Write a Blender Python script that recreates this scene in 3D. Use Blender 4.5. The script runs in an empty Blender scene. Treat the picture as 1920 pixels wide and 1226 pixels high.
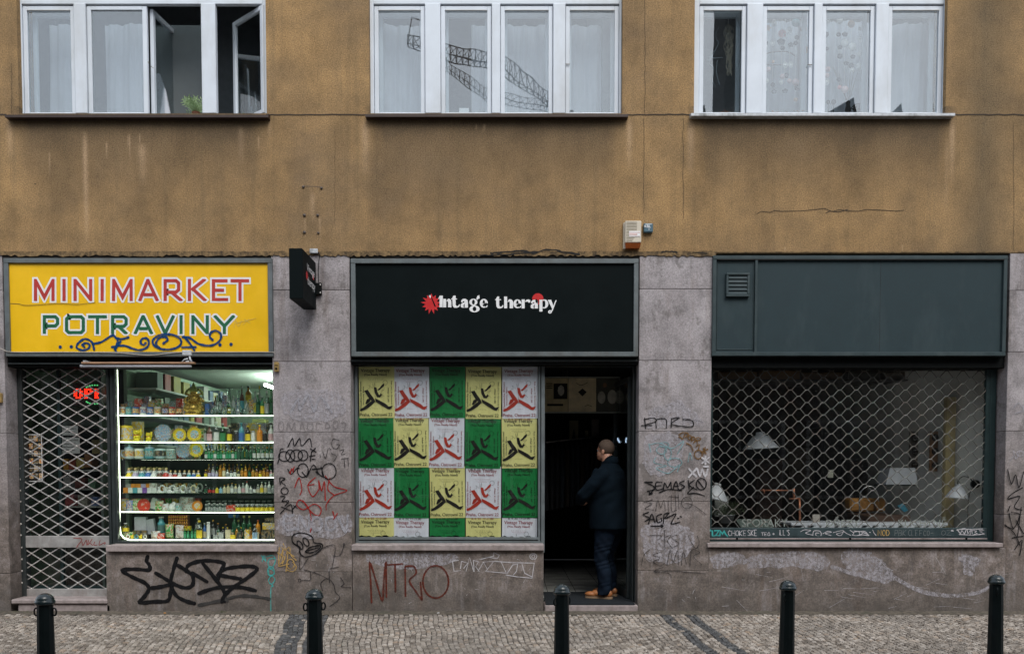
import bpy, math, random
from mathutils import Vector, Matrix
from math import radians as rad, sin, cos, pi, atan, tan, hypot
C = bpy.context.scene.collection
SC = bpy.context.scene
random.seed(7)

# ------------------------------------------------------------------ camera, sky, sun, exposure
F_PX, PITCH, CAM_Y, CAM_Z = 1630.0, atan(0.043), -10.0, 1.6
PY0 = 888 + F_PX*0.043
cam = bpy.data.cameras.new('camera'); cam.sensor_width = 36; cam.lens = 36*F_PX/1920
cam.shift_y = (PY0-613)/1920; cam.clip_start = 0.05; cam.clip_end = 600
camo = bpy.data.objects.new('camera', cam); C.objects.link(camo)
camo.location = (0, CAM_Y, CAM_Z); camo.rotation_euler = (pi/2-PITCH, 0, 0)
SC.camera = camo
SUN_EL, SUN_AZ = rad(50), rad(-20)
W = bpy.data.worlds.new('World'); SC.world = W; W.use_nodes = True
nt = W.node_tree; nt.nodes.clear()
sky = nt.nodes.new('ShaderNodeTexSky'); sky.sky_type = 'NISHITA'; sky.sun_disc = False
sky.sun_elevation = SUN_EL; sky.sun_rotation = pi+SUN_AZ; sky.dust_density = 2; sky.air_density = 1.2; sky.ozone_density = 1.0
hs = nt.nodes.new('ShaderNodeHueSaturation'); hs.inputs['Saturation'].default_value = 0.42; hs.inputs['Value'].default_value = 1.0
bg = nt.nodes.new('ShaderNodeBackground'); bg.inputs['Strength'].default_value = 0.14
wo = nt.nodes.new('ShaderNodeOutputWorld')
nt.links.new(sky.outputs[0], hs.inputs['Color']); 
cl = nt.nodes.new('ShaderNodeMix'); cl.data_type = 'RGBA'; cl.inputs['Factor'].default_value = .6; cl.inputs[7].default_value = (5.0, 5.5, 6.2, 1)   # cloud veil evening out the clear sky
nt.links.new(hs.outputs[0], cl.inputs[6]); nt.links.new(cl.outputs[2], bg.inputs[0]); nt.links.new(bg.outputs[0], wo.inputs[0])
sun = bpy.data.lights.new('sun', 'SUN'); sun.energy = 1.3; sun.angle = rad(35); sun.color = (1, .97, .92)
suno = bpy.data.objects.new('sun', sun); C.objects.link(suno)
# light travels towards +y (onto the facade) and down
d = Vector((sin(SUN_AZ)*cos(SUN_EL), cos(SUN_AZ)*cos(SUN_EL), -sin(SUN_EL)))
suno.rotation_euler = d.to_track_quat('-Z', 'Y').to_euler(); suno.location = (0, -8, 14)
SC.view_settings.view_transform = 'Standard'; SC.view_settings.look = 'None'
SC.view_settings.exposure = 0.82; SC.view_settings.gamma = 1
SC.cycles.max_bounces = 8; SC.cycles.transparent_max_bounces = 16
SC.cycles.sample_clamp_indirect = 4

# ------------------------------------------------------------------ helpers
def P(px, py, Y=0.0):
    """photo pixel -> (x, z) on the vertical plane at depth Y (used to take measurements off the photo)"""
    a = (px-960)/F_PX; b = (PY0-py)/F_PX
    dy = cos(PITCH) + b*sin(PITCH); dz = -sin(PITCH) + b*cos(PITCH)
    t = (Y-CAM_Y)/dy
    return a*t, CAM_Z+dz*t
def PX(px, Y=0.0, py=700): return P(px, py, Y)[0]
def PZ(py, Y=0.0): return P(960, py, Y)[1]
def crop(pts, ox, oy, s): return [(ox+a/s, oy+b/s) for a, b in pts]

def newmat(name):
    m = bpy.data.materials.new(name); m.use_nodes = True
    t = m.node_tree; b = t.nodes['Principled BSDF']
    return m, t, b
def N(t, kind, **kw):
    n = t.nodes.new(kind)
    for k, v in kw.items():
        if k in n.inputs: n.inputs[k].default_value = v
        else: setattr(n, k, v)
    return n
def ramp(t, fac, stops):
    r = t.nodes.new('ShaderNodeValToRGB'); e = r.color_ramp.elements
    while len(e) < len(stops): e.new(.5)
    for i, (p, c) in enumerate(stops):
        e[i].position = p; e[i].color = (c[0], c[1], c[2], 1) if hasattr(c, '__len__') else (c, c, c, 1)
    t.links.new(fac, r.inputs[0]); return r.outputs[0]
def mixc(t, fac, a, b, mode='MIX'):
    m = t.nodes.new('ShaderNodeMix'); m.data_type = 'RGBA'; m.blend_type = mode
    for s, v in ((m.inputs['Factor'], fac), (m.inputs[6], a), (m.inputs[7], b)):
        if hasattr(v, 'default_value') or hasattr(v, 'links'): t.links.new(v, s)
        elif hasattr(v, '__len__'): s.default_value = (v[0], v[1], v[2], 1)
        else: s.default_value = v
    return m.outputs[2]
def math_(t, op, a, b=0.0, c=None):
    m = t.nodes.new('ShaderNodeMath'); m.operation = op
    for i, v in enumerate((a, b) if c is None else (a, b, c)):
        if hasattr(v, 'links'): t.links.new(v, m.inputs[i])
        else: m.inputs[i].default_value = v
    return m.outputs[0]
def noise(t, co, scale, detail=4, rough=.6, vec=None):
    n = t.nodes.new('ShaderNodeTexNoise'); n.inputs['Scale'].default_value = scale
    n.inputs['Detail'].default_value = detail; n.inputs['Roughness'].default_value = rough
    if vec:
        mp = t.nodes.new('ShaderNodeMapping'); mp.inputs['Scale'].default_value = vec
        t.links.new(co, mp.inputs[0]); co = mp.outputs[0]
    t.links.new(co, n.inputs['Vector']); return n.outputs[0]
def bump(t, b, h, strength=.3, dist=.01):
    n = t.nodes.new('ShaderNodeBump'); n.inputs['Strength'].default_value = strength; n.inputs['Distance'].default_value = dist
    t.links.new(h, n.inputs['Height']); t.links.new(n.outputs[0], b.inputs['Normal'])
MATS = {}
def mat(name, col, rough=.6, metal=0, var=.15, scale=12, bmp=0, spec=.5, emit=None, dirt=None):
    """painted / plain surface with a little uneven colour and gloss"""
    if name in MATS: return MATS[name]
    m, t, b = newmat(name)
    co = t.nodes.new('ShaderNodeTexCoord').outputs['Object']
    n = noise(t, co, scale, 5, .65)
    f = ramp(t, n, [(.3, 1-var), (.7, 1+var*.5)])
    c = mixc(t, 1.0, col, f, 'MULTIPLY')
    if dirt:
        n2 = noise(t, co, scale*.35, 6, .7, (1, 1, .35))
        c = mixc(t, ramp(t, n2, [(.5, 0), (.68, dirt[1])]), c, dirt[0])
    t.links.new(c, b.inputs['Base Color'])
    t.links.new(ramp(t, n, [(.3, max(.03, rough-.08)), (.7, min(1, rough+.08))]), b.inputs['Roughness'])
    b.inputs['Metallic'].default_value = metal
    b.inputs['Specular IOR Level'].default_value = spec
    if bmp: bump(t, b, n, .4, bmp)
    if emit:
        b.inputs['Emission Color'].default_value = (*emit[0], 1); b.inputs['Emission Strength'].default_value = emit[1]
    MATS[name] = m; return m
def emat(name, col, strength):
    if name in MATS: return MATS[name]
    m, t, b = newmat(name); b.inputs['Base Color'].default_value = (*col, 1)
    b.inputs['Emission Color'].default_value = (*col, 1); b.inputs['Emission Strength'].default_value = strength
    MATS[name] = m; return m
def glassmat(name, refl, tint=(1, 1, 1), rough=0.0, wav=0.0):
    if name in MATS: return MATS[name]
    m = bpy.data.materials.new(name); m.use_nodes = True; t = m.node_tree; t.nodes.clear()
    tr = N(t, 'ShaderNodeBsdfTransparent', Color=(*tint, 1)); gl = N(t, 'ShaderNodeBsdfGlossy', Roughness=rough, Color=(1, 1, 1, 1))
    if wav:
        co = t.nodes.new('ShaderNodeTexCoord').outputs['Object']
        n = noise(t, co, 1.3, 2, .5)
        bp = t.nodes.new('ShaderNodeBump'); bp.inputs['Strength'].default_value = 1; bp.inputs['Distance'].default_value = wav
        t.links.new(n, bp.inputs['Height']); t.links.new(bp.outputs[0], gl.inputs['Normal'])
    lw = N(t, 'ShaderNodeFresnel', IOR=1.5)
    f = math_(t, 'ADD', math_(t, 'MULTIPLY', lw.outputs[0], .5), refl*.5-.02)
    f = math_(t, 'MINIMUM', f, .95)
    mx = t.nodes.new('ShaderNodeMixShader'); o = t.nodes.new('ShaderNodeOutputMaterial')
    t.links.new(f, mx.inputs[0]); t.links.new(tr.outputs[0], mx.inputs[1]); t.links.new(gl.outputs[0], mx.inputs[2]); t.links.new(mx.outputs[0], o.inputs[0])
    MATS[name] = m; return m

class MB:
    """collects shapes and links them as ONE mesh object"""
    def __init__(s): s.v = []; s.f = []; s.m = []; s.sm = []
    def add(s, vs, fs, mi=0, smooth=False):
        o = len(s.v); s.v += [tuple(v) for v in vs]
        for f in fs: s.f.append(tuple(i+o for i in f)); s.m.append(mi); s.sm.append(smooth)
        return s
    def box(s, x0, x1, y0, y1, z0, z1, mi=0):
        if x0 > x1: x0, x1 = x1, x0
        if y0 > y1: y0, y1 = y1, y0
        if z0 > z1: z0, z1 = z1, z0
        return s.add([(x, y, z) for x in (x0, x1) for y in (y0, y1) for z in (z0, z1)],
              [(0, 1, 3, 2), (4, 6, 7, 5), (0, 4, 5, 1), (2, 3, 7, 6), (0, 2, 6, 4), (1, 5, 7, 3)], mi)
    def cbox(s, x0, x1, y0, y1, z0, z1, c=.004, mi=0):
        """box with a chamfer on every edge"""
        if x0 > x1: x0, x1 = x1, x0
        if y0 > y1: y0, y1 = y1, y0
        if z0 > z1: z0, z1 = z1, z0
        c = min(c, (x1-x0)*.3, (y1-y0)*.3, (z1-z0)*.3)
        vs = []; idx = {}
        X, Y, Z = (x0, x1), (y0, y1), (z0, z1); sg = (1, -1)
        for i in (0, 1):
            for j in (0, 1):
                for k in (0, 1):
                    for a in range(3):
                        p = [X[i]+sg[i]*c, Y[j]+sg[j]*c, Z[k]+sg[k]*c]; p[a] = (X[i], Y[j], Z[k])[a]
                        idx[i, j, k, a] = len(vs); vs.append(tuple(p))
        fs = []
        for a in range(3):
            b_, c_ = (a+1) % 3, (a+2) % 3
            for w in (0, 1):
                q = []
                for u, v in ((0, 0), (1, 0), (1, 1), (0, 1)):
                    key = [0, 0, 0]; key[a] = w; key[b_] = u; key[c_] = v
                    q.append(idx[key[0], key[1], key[2], a])
                fs.append(q if w else q[::-1])
        for a in range(3):
            b_, c_ = (a+1) % 3, (a+2) % 3
            for u in (0, 1):
                for v in (0, 1):
                    k0 = [0, 0, 0]; k0[b_] = u; k0[c_] = v; k1 = list(k0); k1[a] = 1
                    fs.append([idx[(*k0, b_)], idx[(*k1, b_)], idx[(*k1, c_)], idx[(*k0, c_)]])
        for i in (0, 1):
            for j in (0, 1):
                for k in (0, 1): fs.append([idx[i, j, k, 0], idx[i, j, k, 1], idx[i, j, k, 2]])
        return s.add(vs, fs, mi)
    def prism(s, poly, y0, y1, mi=0, caps=True):
        """poly: list of (x, z); extruded from y0 (front) to y1 (back)"""
        n = len(poly)
        vs = [(x, y0, z) for x, z in poly]+[(x, y1, z) for x, z in poly]
        fs = [(i, (i+1) % n, n+(i+1) % n, n+i) for i in range(n)]
        if caps: fs += [tuple(range(n)), tuple(range(2*n-1, n-1, -1))]
        return s.add(vs, fs, mi)
    def flat(s, poly, y, mi=0): return s.add([(x, y, z) for x, z in poly], [tuple(range(len(poly)))], mi)
    def ribbon(s, pts, w, y, mi=0, closed=False, dy=-0.00005, cap=True):
        """flat stroke in the xz plane with mitred joints; w width or list of widths"""
        n = len(pts)
        if n < 2: return s
        W_ = w if hasattr(w, '__len__') else [w]*n
        L, R_ = [], []
        for i in range(n):
            p = pts[i]
            a = pts[i-1] if (i > 0 or closed) else None
            b = pts[(i+1) % n] if (i < n-1 or closed) else None
            def nrm(p, q):
                dx, dz = q[0]-p[0], q[1]-p[1]; l = hypot(dx, dz) or 1e-9
                return -dz/l, dx/l
            if a is None: nx, nz = nrm(p, b); k = 1
            elif b is None: nx, nz = nrm(a, p); k = 1
            else:
                n1, n2 = nrm(a, p), nrm(p, b); nx, nz = n1[0]+n2[0], n1[1]+n2[1]; l = hypot(nx, nz)
                if l < .3: nx, nz, k = n1[0], n1[1], 1
                else: nx, nz = nx/l, nz/l; k = min(1/max(.2, nx*n1[0]+nz*n1[1]), 4.0 if not cap else 1.6)
            h = W_[i]*.5*k; yy = y+dy*i
            L.append((p[0]+nx*h, yy, p[1]+nz*h)); R_.append((p[0]-nx*h, yy, p[1]-nz*h))
        m = n if closed else n-1
        for i in range(m):
            j = (i+1) % n
            s.add([L[i], L[j], R_[j], R_[i]], [(0, 3, 2, 1)], mi)
        if cap and not closed:
            for e, q in ((0, 1), (n-1, n-2)):
                p = pts[e]; r = W_[e]*.5; yy = y+dy*e
                if r > .004:
                    dx, dz = p[0]-pts[q][0], p[1]-pts[q][1]; a0 = math.atan2(dz, dx)
                    s.add([(p[0]+r*cos(a0+t), yy, p[1]+r*sin(a0+t)) for t in (-pi/2, -pi/4, 0, pi/4, pi/2)], [(0, 1, 2, 3, 4)], mi)
        return s
    def tube(s, pts, r, seg=8, mi=0, caps=True, closed=False):
        pts = [Vector(p) for p in pts]; n = len(pts)
        rr = r if hasattr(r, '__len__') else [r]*n
        vs = []; up = None
        for i, p in enumerate(pts):
            if closed: dr = pts[(i+1) % n]-pts[i-1]
            else: dr = (pts[min(i+1, n-1)]-pts[max(i-1, 0)])
            dr.normalize()
            if up is None:
                up = Vector((0, 0, 1)) if abs(dr.z) < .9 else Vector((0, 1, 0))
            u = dr.cross(up)
            if u.length < 1e-4: u = dr.cross(Vector((1, 0, 0)))
            u.normalize(); v = u.cross(dr).normalized(); up = v
            for k in range(seg):
                a = 2*pi*k/seg; vs.append(p+(u*cos(a)+v*sin(a))*rr[i])
        fs = []
        for i in range(n if closed else n-1):
            j = (i+1) % n
            for k in range(seg):
                k2 = (k+1) % seg; fs.append((i*seg+k, i*seg+k2, j*seg+k2, j*seg+k))
        if caps and not closed: fs += [tuple(range(seg))[::-1], tuple(range((n-1)*seg, n*seg))]
        return s.add(vs, fs, mi, True)
    def lathe(s, prof, cx, cy, z0=0, seg=16, mi=0, sx=1, sy=1, smooth=True, mis=None):
        """prof: list of (radius, height)"""
        vs = []
        for r, h in prof:
            for k in range(seg):
                a = 2*pi*k/seg; vs.append((cx+r*cos(a)*sx, cy+r*sin(a)*sy, z0+h))
        n = len(prof)
        for i in range(n-1):
            o = [(i*seg+k, i*seg+(k+1) % seg, (i+1)*seg+(k+1) % seg, (i+1)*seg+k) for k in range(seg)]
            base = len(s.v)
            if i == 0: s.v += [tuple(v) for v in vs]; b0 = base
            for f in o: s.f.append(tuple(q+b0 for q in f)); s.m.append(mis[i] if mis else mi); s.sm.append(smooth)
        if prof[0][0] > 1e-5: s.f.append(tuple(b0+k for k in range(seg))[::-1]); s.m.append(mis[0] if mis else mi); s.sm.append(False)
        if prof[-1][0] > 1e-5: s.f.append(tuple(b0+(n-1)*seg+k for k in range(seg))); s.m.append(mis[-1] if mis else mi); s.sm.append(False)
        return s
    def ell(s, c, r, seg=14, rings=9, mi=0, M=None):
        vs = []; 
        for i in range(rings+1):
            th = pi*i/rings
            for k in range(seg):
                a = 2*pi*k/seg
                v = Vector((r[0]*sin(th)*cos(a), r[1]*sin(th)*sin(a), r[2]*cos(th)))
                if M: v = M @ v
                vs.append(v+Vector(c))
        fs = [(i*seg+k, (i+1)*seg+k, (i+1)*seg+(k+1) % seg, i*seg+(k+1) % seg) for i in range(rings) for k in range(seg)]
        return s.add(vs, fs, mi, True)
    def loft(s, secs, seg=20, mi=0, power=2.0):
        """secs: (z, cx, cy, rx, ry) horizontal superellipse sections"""
        vs = []
        for z, cx, cy, rx, ry in secs:
            for k in range(seg):
                a = 2*pi*k/seg; ca, sa = cos(a), sin(a); e = 2/power
                vs.append((cx+rx*math.copysign(abs(ca)**e, ca), cy+ry*math.copysign(abs(sa)**e, sa), z))
        n = len(secs)
        fs = [(i*seg+k, i*seg+(k+1) % seg, (i+1)*seg+(k+1) % seg, (i+1)*seg+k) for i in range(n-1) for k in range(seg)]
        fs += [tuple(range(seg))[::-1], tuple(range((n-1)*seg, n*seg))]
        return s.add(vs, fs, mi, True)
    def build(s, name, mats, parent=None, loc=None):
        me = bpy.data.meshes.new(name); o_ = Vector(loc) if loc else None
        me.from_pydata([tuple(Vector(v)-o_) for v in s.v] if o_ else s.v, [], s.f)
        for m in (mats if isinstance(mats, (list, tuple)) else [mats]): me.materials.append(m)
        me.polygons.foreach_set('material_index', s.m); me.polygons.foreach_set('use_smooth', s.sm); me.validate(); me.update()
        o = bpy.data.objects.new(name, me); C.objects.link(o)
        if loc: o.location = loc
        if parent:
            o.parent = parent
            if parent.parent is None: o.matrix_parent_inverse = Matrix.Translation(-parent.location)
        return o
def tag(o, label=None, cat=None, group=None, kind=None):
    if label: o['label'] = label
    if cat: o['category'] = cat
    if group: o['group'] = group
    if kind: o['kind'] = kind
    return o
def thing(name, label, cat, loc=(0, 0, 0), group=None):
    o = bpy.data.objects.new(name, None); C.objects.link(o); o.location = loc; o.empty_display_size = .2
    return tag(o, label, cat, group)
def struct(mb, name, m, **k): return tag(mb.build(name, m), kind='structure', **k)

def smooth_path(pts, n=5, closed=False):
    if len(pts) < 3: return list(pts)
    out = []; m = len(pts)
    rng = range(m) if closed else range(m-1)
    for i in rng:
        if closed: p0, p1, p2, p3 = pts[i-1], pts[i], pts[(i+1) % m], pts[(i+2) % m]
        else: p0, p1, p2, p3 = pts[max(i-1, 0)], pts[i], pts[i+1], pts[min(i+2, m-1)]
        for k in range(n):
            t = k/n
            out.append(tuple(.5*((2*p1[j])+(-p0[j]+p2[j])*t+(2*p0[j]-5*p1[j]+4*p2[j]-p3[j])*t*t+(-p0[j]+3*p1[j]-3*p2[j]+p3[j])*t**3) for j in (0, 1)))
    if not closed: out.append(pts[-1])
    return out
def ellp(cx, cy, rx, ry, n=18, a0=0, rot=0, turns=1.0):
    return [(cx+rx*cos(a)*cos(rot)-ry*sin(a)*sin(rot), cy+rx*cos(a)*sin(rot)+ry*sin(a)*cos(rot)) for a in [a0+2*pi*turns*i/n for i in range(n+1)]]
_ty = [0]
def strokes(mb, lst, w, y, o, mi=0, smooth=True, jit=0):
    """lst of strokes in crop coordinates o=(ox, oy, scale); w width in photo pixels"""
    for k, st in enumerate(lst):
        q = smooth_path(st, 5) if (smooth and len(st) > 2) else st
        q = [P(a, b, y) for a, b in crop(q, *o)]
        _ty[0] = (_ty[0]+1) % 12
        n = len(q); ww = w/163
        wl = [ww*(1+jit*(sin(i*1.7+k*2.1)*.5+.3*sin(i*.6+k))) for i in range(n)] if jit else ww
        mb.ribbon(q, wl, y-.0004*_ty[0], mi)

# stroke alphabet for handwriting, on a 0..1 x 0..1 box (y down)
SF = {
 'A': [[(0, 1), (.5, 0), (1, 1)], [(.2, .65), (.8, .65)]], 'B': [[(0, 1), (0, 0), (.7, .05), (.75, .4), (0, .5), (.9, .6), (.85, .95), (0, 1)]],
 'C': [[(.95, .15), (.5, 0), (.05, .35), (.1, .8), (.5, 1), (.95, .85)]], 'D': [[(0, 0), (0, 1), (.6, .9), (.95, .5), (.6, .08), (0, 0)]],
 'E': [[(.9, 0), (0, 0), (0, 1), (.9, 1)], [(0, .5), (.7, .5)]], 'F': [[(.9, 0), (0, 0), (0, 1)], [(0, .5), (.7, .5)]],
 'G': [[(.95, .15), (.5, 0), (.05, .4), (.15, .9), (.6, 1), (.95, .8), (.95, .55), (.6, .55)]], 'H': [[(0, 0), (0, 1)], [(1, 0), (1, 1)], [(0, .5), (1, .5)]],
 'I': [[(.5, 0), (.5, 1)]], 'K': [[(0, 0), (0, 1)], [(.9, 0), (0, .55), (.95, 1)]], 'L': [[(0, 0), (0, 1), (.85, 1)]],
 'M': [[(0, 1), (.05, 0), (.5, .6), (.95, 0), (1, 1)]], 'N': [[(0, 1), (0, 0), (1, 1), (1, 0)]], 'O': [[(.5, 0), (.05, .3), (.1, .8), (.5, 1), (.95, .7), (.9, .2), (.5, 0)]],
 'P': [[(0, 1), (0, 0), (.8, .05), (.85, .45), (0, .55)]], 'R': [[(0, 1), (0, 0), (.8, .05), (.85, .42), (0, .52), (.95, 1)]],
 'S': [[(.95, .1), (.4, 0), (.05, .25), (.5, .5), (.95, .75), (.5, 1), (0, .9)]], 'T': [[(0, 0), (1, 0)], [(.5, 0), (.5, 1)]],
 'U': [[(0, 0), (.05, .8), (.5, 1), (.95, .8), (1, 0)]], 'V': [[(0, 0), (.5, 1), (1, 0)]], 'W': [[(0, 0), (.25, 1), (.5, .3), (.75, 1), (1, 0)]],
 'X': [[(0, 0), (1, 1)], [(1, 0), (0, 1)]], 'Y': [[(0, 0), (.5, .5), (1, 0)], [(.5, .5), (.5, 1)]], 'Z': [[(0, 0), (1, 0), (0, 1), (1, 1)]],
 'J': [[(.8, 0), (.8, .8), (.4, 1), (0, .8)]], '-': [[(0, .5), (1, .5)]], '.': [[(.4, .92), (.5, 1)]], "'": [[(.5, 0), (.4, .25)]], '*': [[(.5, .1), (.5, .9)], [(.1, .3), (.9, .7)], [(.9, .3), (.1, .7)]],
 '1': [[(.2, .2), (.5, 0), (.5, 1)]], '2': [[(.05, .2), (.5, 0), (.9, .25), (0, 1), (1, 1)]], '0': [[(.5, 0), (.1, .3), (.1, .7), (.5, 1), (.9, .7), (.9, .3), (.5, 0)]],
}
def write(mb, text, x, y_px, w, h, gap, lw, Y, mi=0, slant=0, wob=0, smooth=False):
    """hand-lettered word; x, y_px top-left in photo pixels"""
    for ch in text:
        for st in SF.get(ch, []):
            pts = [(x+a*w+(1-b)*h*slant+random.uniform(-wob, wob), y_px+b*h+random.uniform(-wob, wob)) for a, b in st]
            strokes(mb, [pts], lw, Y, (0, 0, 1), mi, smooth=smooth)
        x += (w+gap)*(.5 if ch in "I.'1" else 1)
_tc = {}
def textgeo(body, size=1.0, ext=0.0):
    k = (body, ext)
    if k not in _tc:
        cu = bpy.data.curves.new('t', 'FONT'); cu.body = body; cu.size = 1; cu.resolution_u = 3; cu.extrude = ext; cu.fill_mode = 'BOTH'
        ob = bpy.data.objects.new('t', cu); C.objects.link(ob)
        dg = bpy.context.evaluated_depsgraph_get(); dg.update()
        me = ob.evaluated_get(dg).to_mesh()
        vs = [tuple(v.co) for v in me.vertices]; fs = [tuple(p.vertices) for p in me.polygons]
        ob.evaluated_get(dg).to_mesh_clear(); bpy.data.objects.remove(ob); bpy.data.curves.remove(cu)
        x0 = min(v[0] for v in vs); x1 = max(v[0] for v in vs); y0 = min(v[1] for v in vs); y1 = max(v[1] for v in vs)
        _tc[k] = (vs, fs, x0, x1, y0, y1)
    return _tc[k]
def text(mb, body, x, z, width, height, y, mi=0, rot=0, align='C', skew=0):
    """type set to fit width x height, centred on (x, z)"""
    vs, fs, x0, x1, y0, y1 = textgeo(body)
    sx, sz = width/(x1-x0), height/(y1-y0); cx = (x0+x1)/2; cy = (y0+y1)/2
    out = []
    for v in vs:
        a, b = (v[0]-cx)*sx, (v[1]-cy)*sz; a += b*skew
        out.append((x+a*cos(rot)-b*sin(rot), y, z+a*sin(rot)+b*cos(rot)))
    mb.add(out, fs, mi)
# ------------------------------------------------------------------ materials of the facade
def plaster_mat():
    m, t, b = newmat('ochre plaster')
    co = t.nodes.new('ShaderNodeTexCoord').outputs['Object']
    sx = N(t, 'ShaderNodeSeparateXYZ'); t.links.new(co, sx.inputs[0]); X, Z = sx.outputs[0], sx.outputs[2]
    big = noise(t, co, .55, 5, .6); mid = noise(t, co, 3.2, 5, .65); fine = noise(t, co, 70, 3, .8); vfine = noise(t, co, 190, 2, .8)
    c = ramp(t, big, [(.36, (.225, .152, .086)), (.48, (.318, .202, .096)), (.6, (.385, .240, .108))])
    c = mixc(t, ramp(t, mid, [(.35, .6), (.6, 0)]), c, (.205, .138, .072))
    # sooty band washed under the window sills
    zb = math_(t, 'SUBTRACT', 5.74, Z)
    band = math_(t, 'MULTIPLY', math_(t, 'GREATER_THAN', zb, 0), math_(t, 'POWER', 2.718, math_(t, 'MULTIPLY', zb, -1.9)))
    wx = None
    for px0, px1 in ((30, 495), (695, 1165), (1300, 1785)):
        x0, x1 = PX(px0, 0, 213), PX(px1, 0, 213)
        g = math_(t, 'SUBTRACT', 1, math_(t, 'DIVIDE', math_(t, 'ABSOLUTE', math_(t, 'SUBTRACT', X, (x0+x1)/2)), (x1-x0)/2+.08))
        g = math_(t, 'MINIMUM', 1, math_(t, 'MAXIMUM', 0, math_(t, 'MULTIPLY', g, 6)))
        wx = g if wx is None else math_(t, 'ADD', wx, g)
    band = math_(t, 'MULTIPLY', band, wx)
    band = math_(t, 'MULTIPLY', band, math_(t, 'MULTIPLY', math_(t, 'ADD', math_(t, 'ADD', mid, math_(t, 'MULTIPLY', math_(t, 'SUBTRACT', big, .5), 2.2)), .4), 1.55))
    c = mixc(t, math_(t, 'MAXIMUM', 0, math_(t, 'MINIMUM', .9, band)), c, (.115, .082, .050))
    # dirty column at the right end and lime runs
    st = noise(t, co, 1, 4, .6, (9, 1, .28))
    c = mixc(t, ramp(t, st, [(.52, 0), (.75, .5)]), c, (.17, .12, .066))
    g = math_(t, 'MULTIPLY', math_(t, 'MAXIMUM', 0, math_(t, 'SUBTRACT', 1, math_(t, 'ABSOLUTE', math_(t, 'MULTIPLY', math_(t, 'SUBTRACT', math_(t, 'ADD', X, math_(t, 'MULTIPLY', mid, .3)), 5.5), 2.2)))), math_(t, 'ADD', mid, .3))
    c = mixc(t, math_(t, 'MULTIPLY', g, .9), c, (.125, .095, .058))
    runs = [(685, 222, 330, 11, .8), (18, 222, 300, 9, .6), (161, 245, 470, 7, .9), (267, 268, 350, 11, .6), (200, 265, 300, 2.5, .7), (243, 250, 300, 2.5, .6), (452, 235, 310, 10, .45), (485, 255, 285, 2, .8), (93, 284, 335, 2, .6), (505, 225, 260, 6, .5), (1180, 222, 320, 8, .8), (1295, 222, 330, 10, .8), (1785, 222, 350, 8, .85), (1775, 260, 400, 6, .4), (908, 232, 248, 4, .6), (893, 232, 245, 2, .6), (586, 360, 420, 7, .6), (1472, 462, 477, 1.5, .8), (1692, 458, 477, 1.5, .8), (240, 252, 280, 2, .5), (262, 250, 275, 2, .6), (572, 405, 450, 3, .5), (600, 405, 460, 3, .5)]
    acc = None
    for px, ya, yb, w, s_ in runs:
        xc = PX(px, 0, (ya+yb)/2); z0, z1 = PZ(ya), PZ(yb); ww = w/163
        gx = math_(t, 'DIVIDE', math_(t, 'SUBTRACT', X, xc), ww*.62)
        gx = math_(t, 'POWER', 2.718, math_(t, 'MULTIPLY', math_(t, 'MULTIPLY', gx, gx), -1))
        u = math_(t, 'DIVIDE', math_(t, 'SUBTRACT', Z, z1), z0-z1)
        u = math_(t, 'MULTIPLY', math_(t, 'MAXIMUM', 0, math_(t, 'MINIMUM', 1, math_(t, 'MULTIPLY', math_(t, 'SUBTRACT', 1.0, u), 5))), math_(t, 'MAXIMUM', 0, u))
        q = math_(t, 'MULTIPLY', math_(t, 'MULTIPLY', gx, math_(t, 'POWER', u, .7)), s_)
        acc = q if acc is None else math_(t, 'MAXIMUM', acc, q)
    c = mixc(t, math_(t, 'MULTIPLY', acc, math_(t, 'ADD', .45, math_(t, 'MULTIPLY', mid, .7))), c, (.52, .36, .22))
    c = mixc(t, 1.0, c, ramp(t, noise(t, co, 1.7, 7, .72, (1, 1, .7)), [(.36, .80), (.5, 1.0), (.64, 1.16)]), 'MULTIPLY')
    c = mixc(t, ramp(t, noise(t, co, 13, 3, .5), [(.70, 0), (.74, .5)]), c, (.16, .11, .07))
    c = mixc(t, 1.0, c, ramp(t, fine, [(.3, .5), (.7, 1.42)]), 'MULTIPLY')
    c = mixc(t, 1.0, c, ramp(t, vfine, [(.35, .7), (.65, 1.25)]), 'MULTIPLY')
    t.links.new(c, b.inputs['Base Color']); b.inputs['Roughness'].default_value = .92; b.inputs['Specular IOR Level'].default_value = .25
    bump(t, b, math_(t, 'ADD', math_(t, 'MULTIPLY', fine, .8), vfine), .6, .006)
    return m
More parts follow.
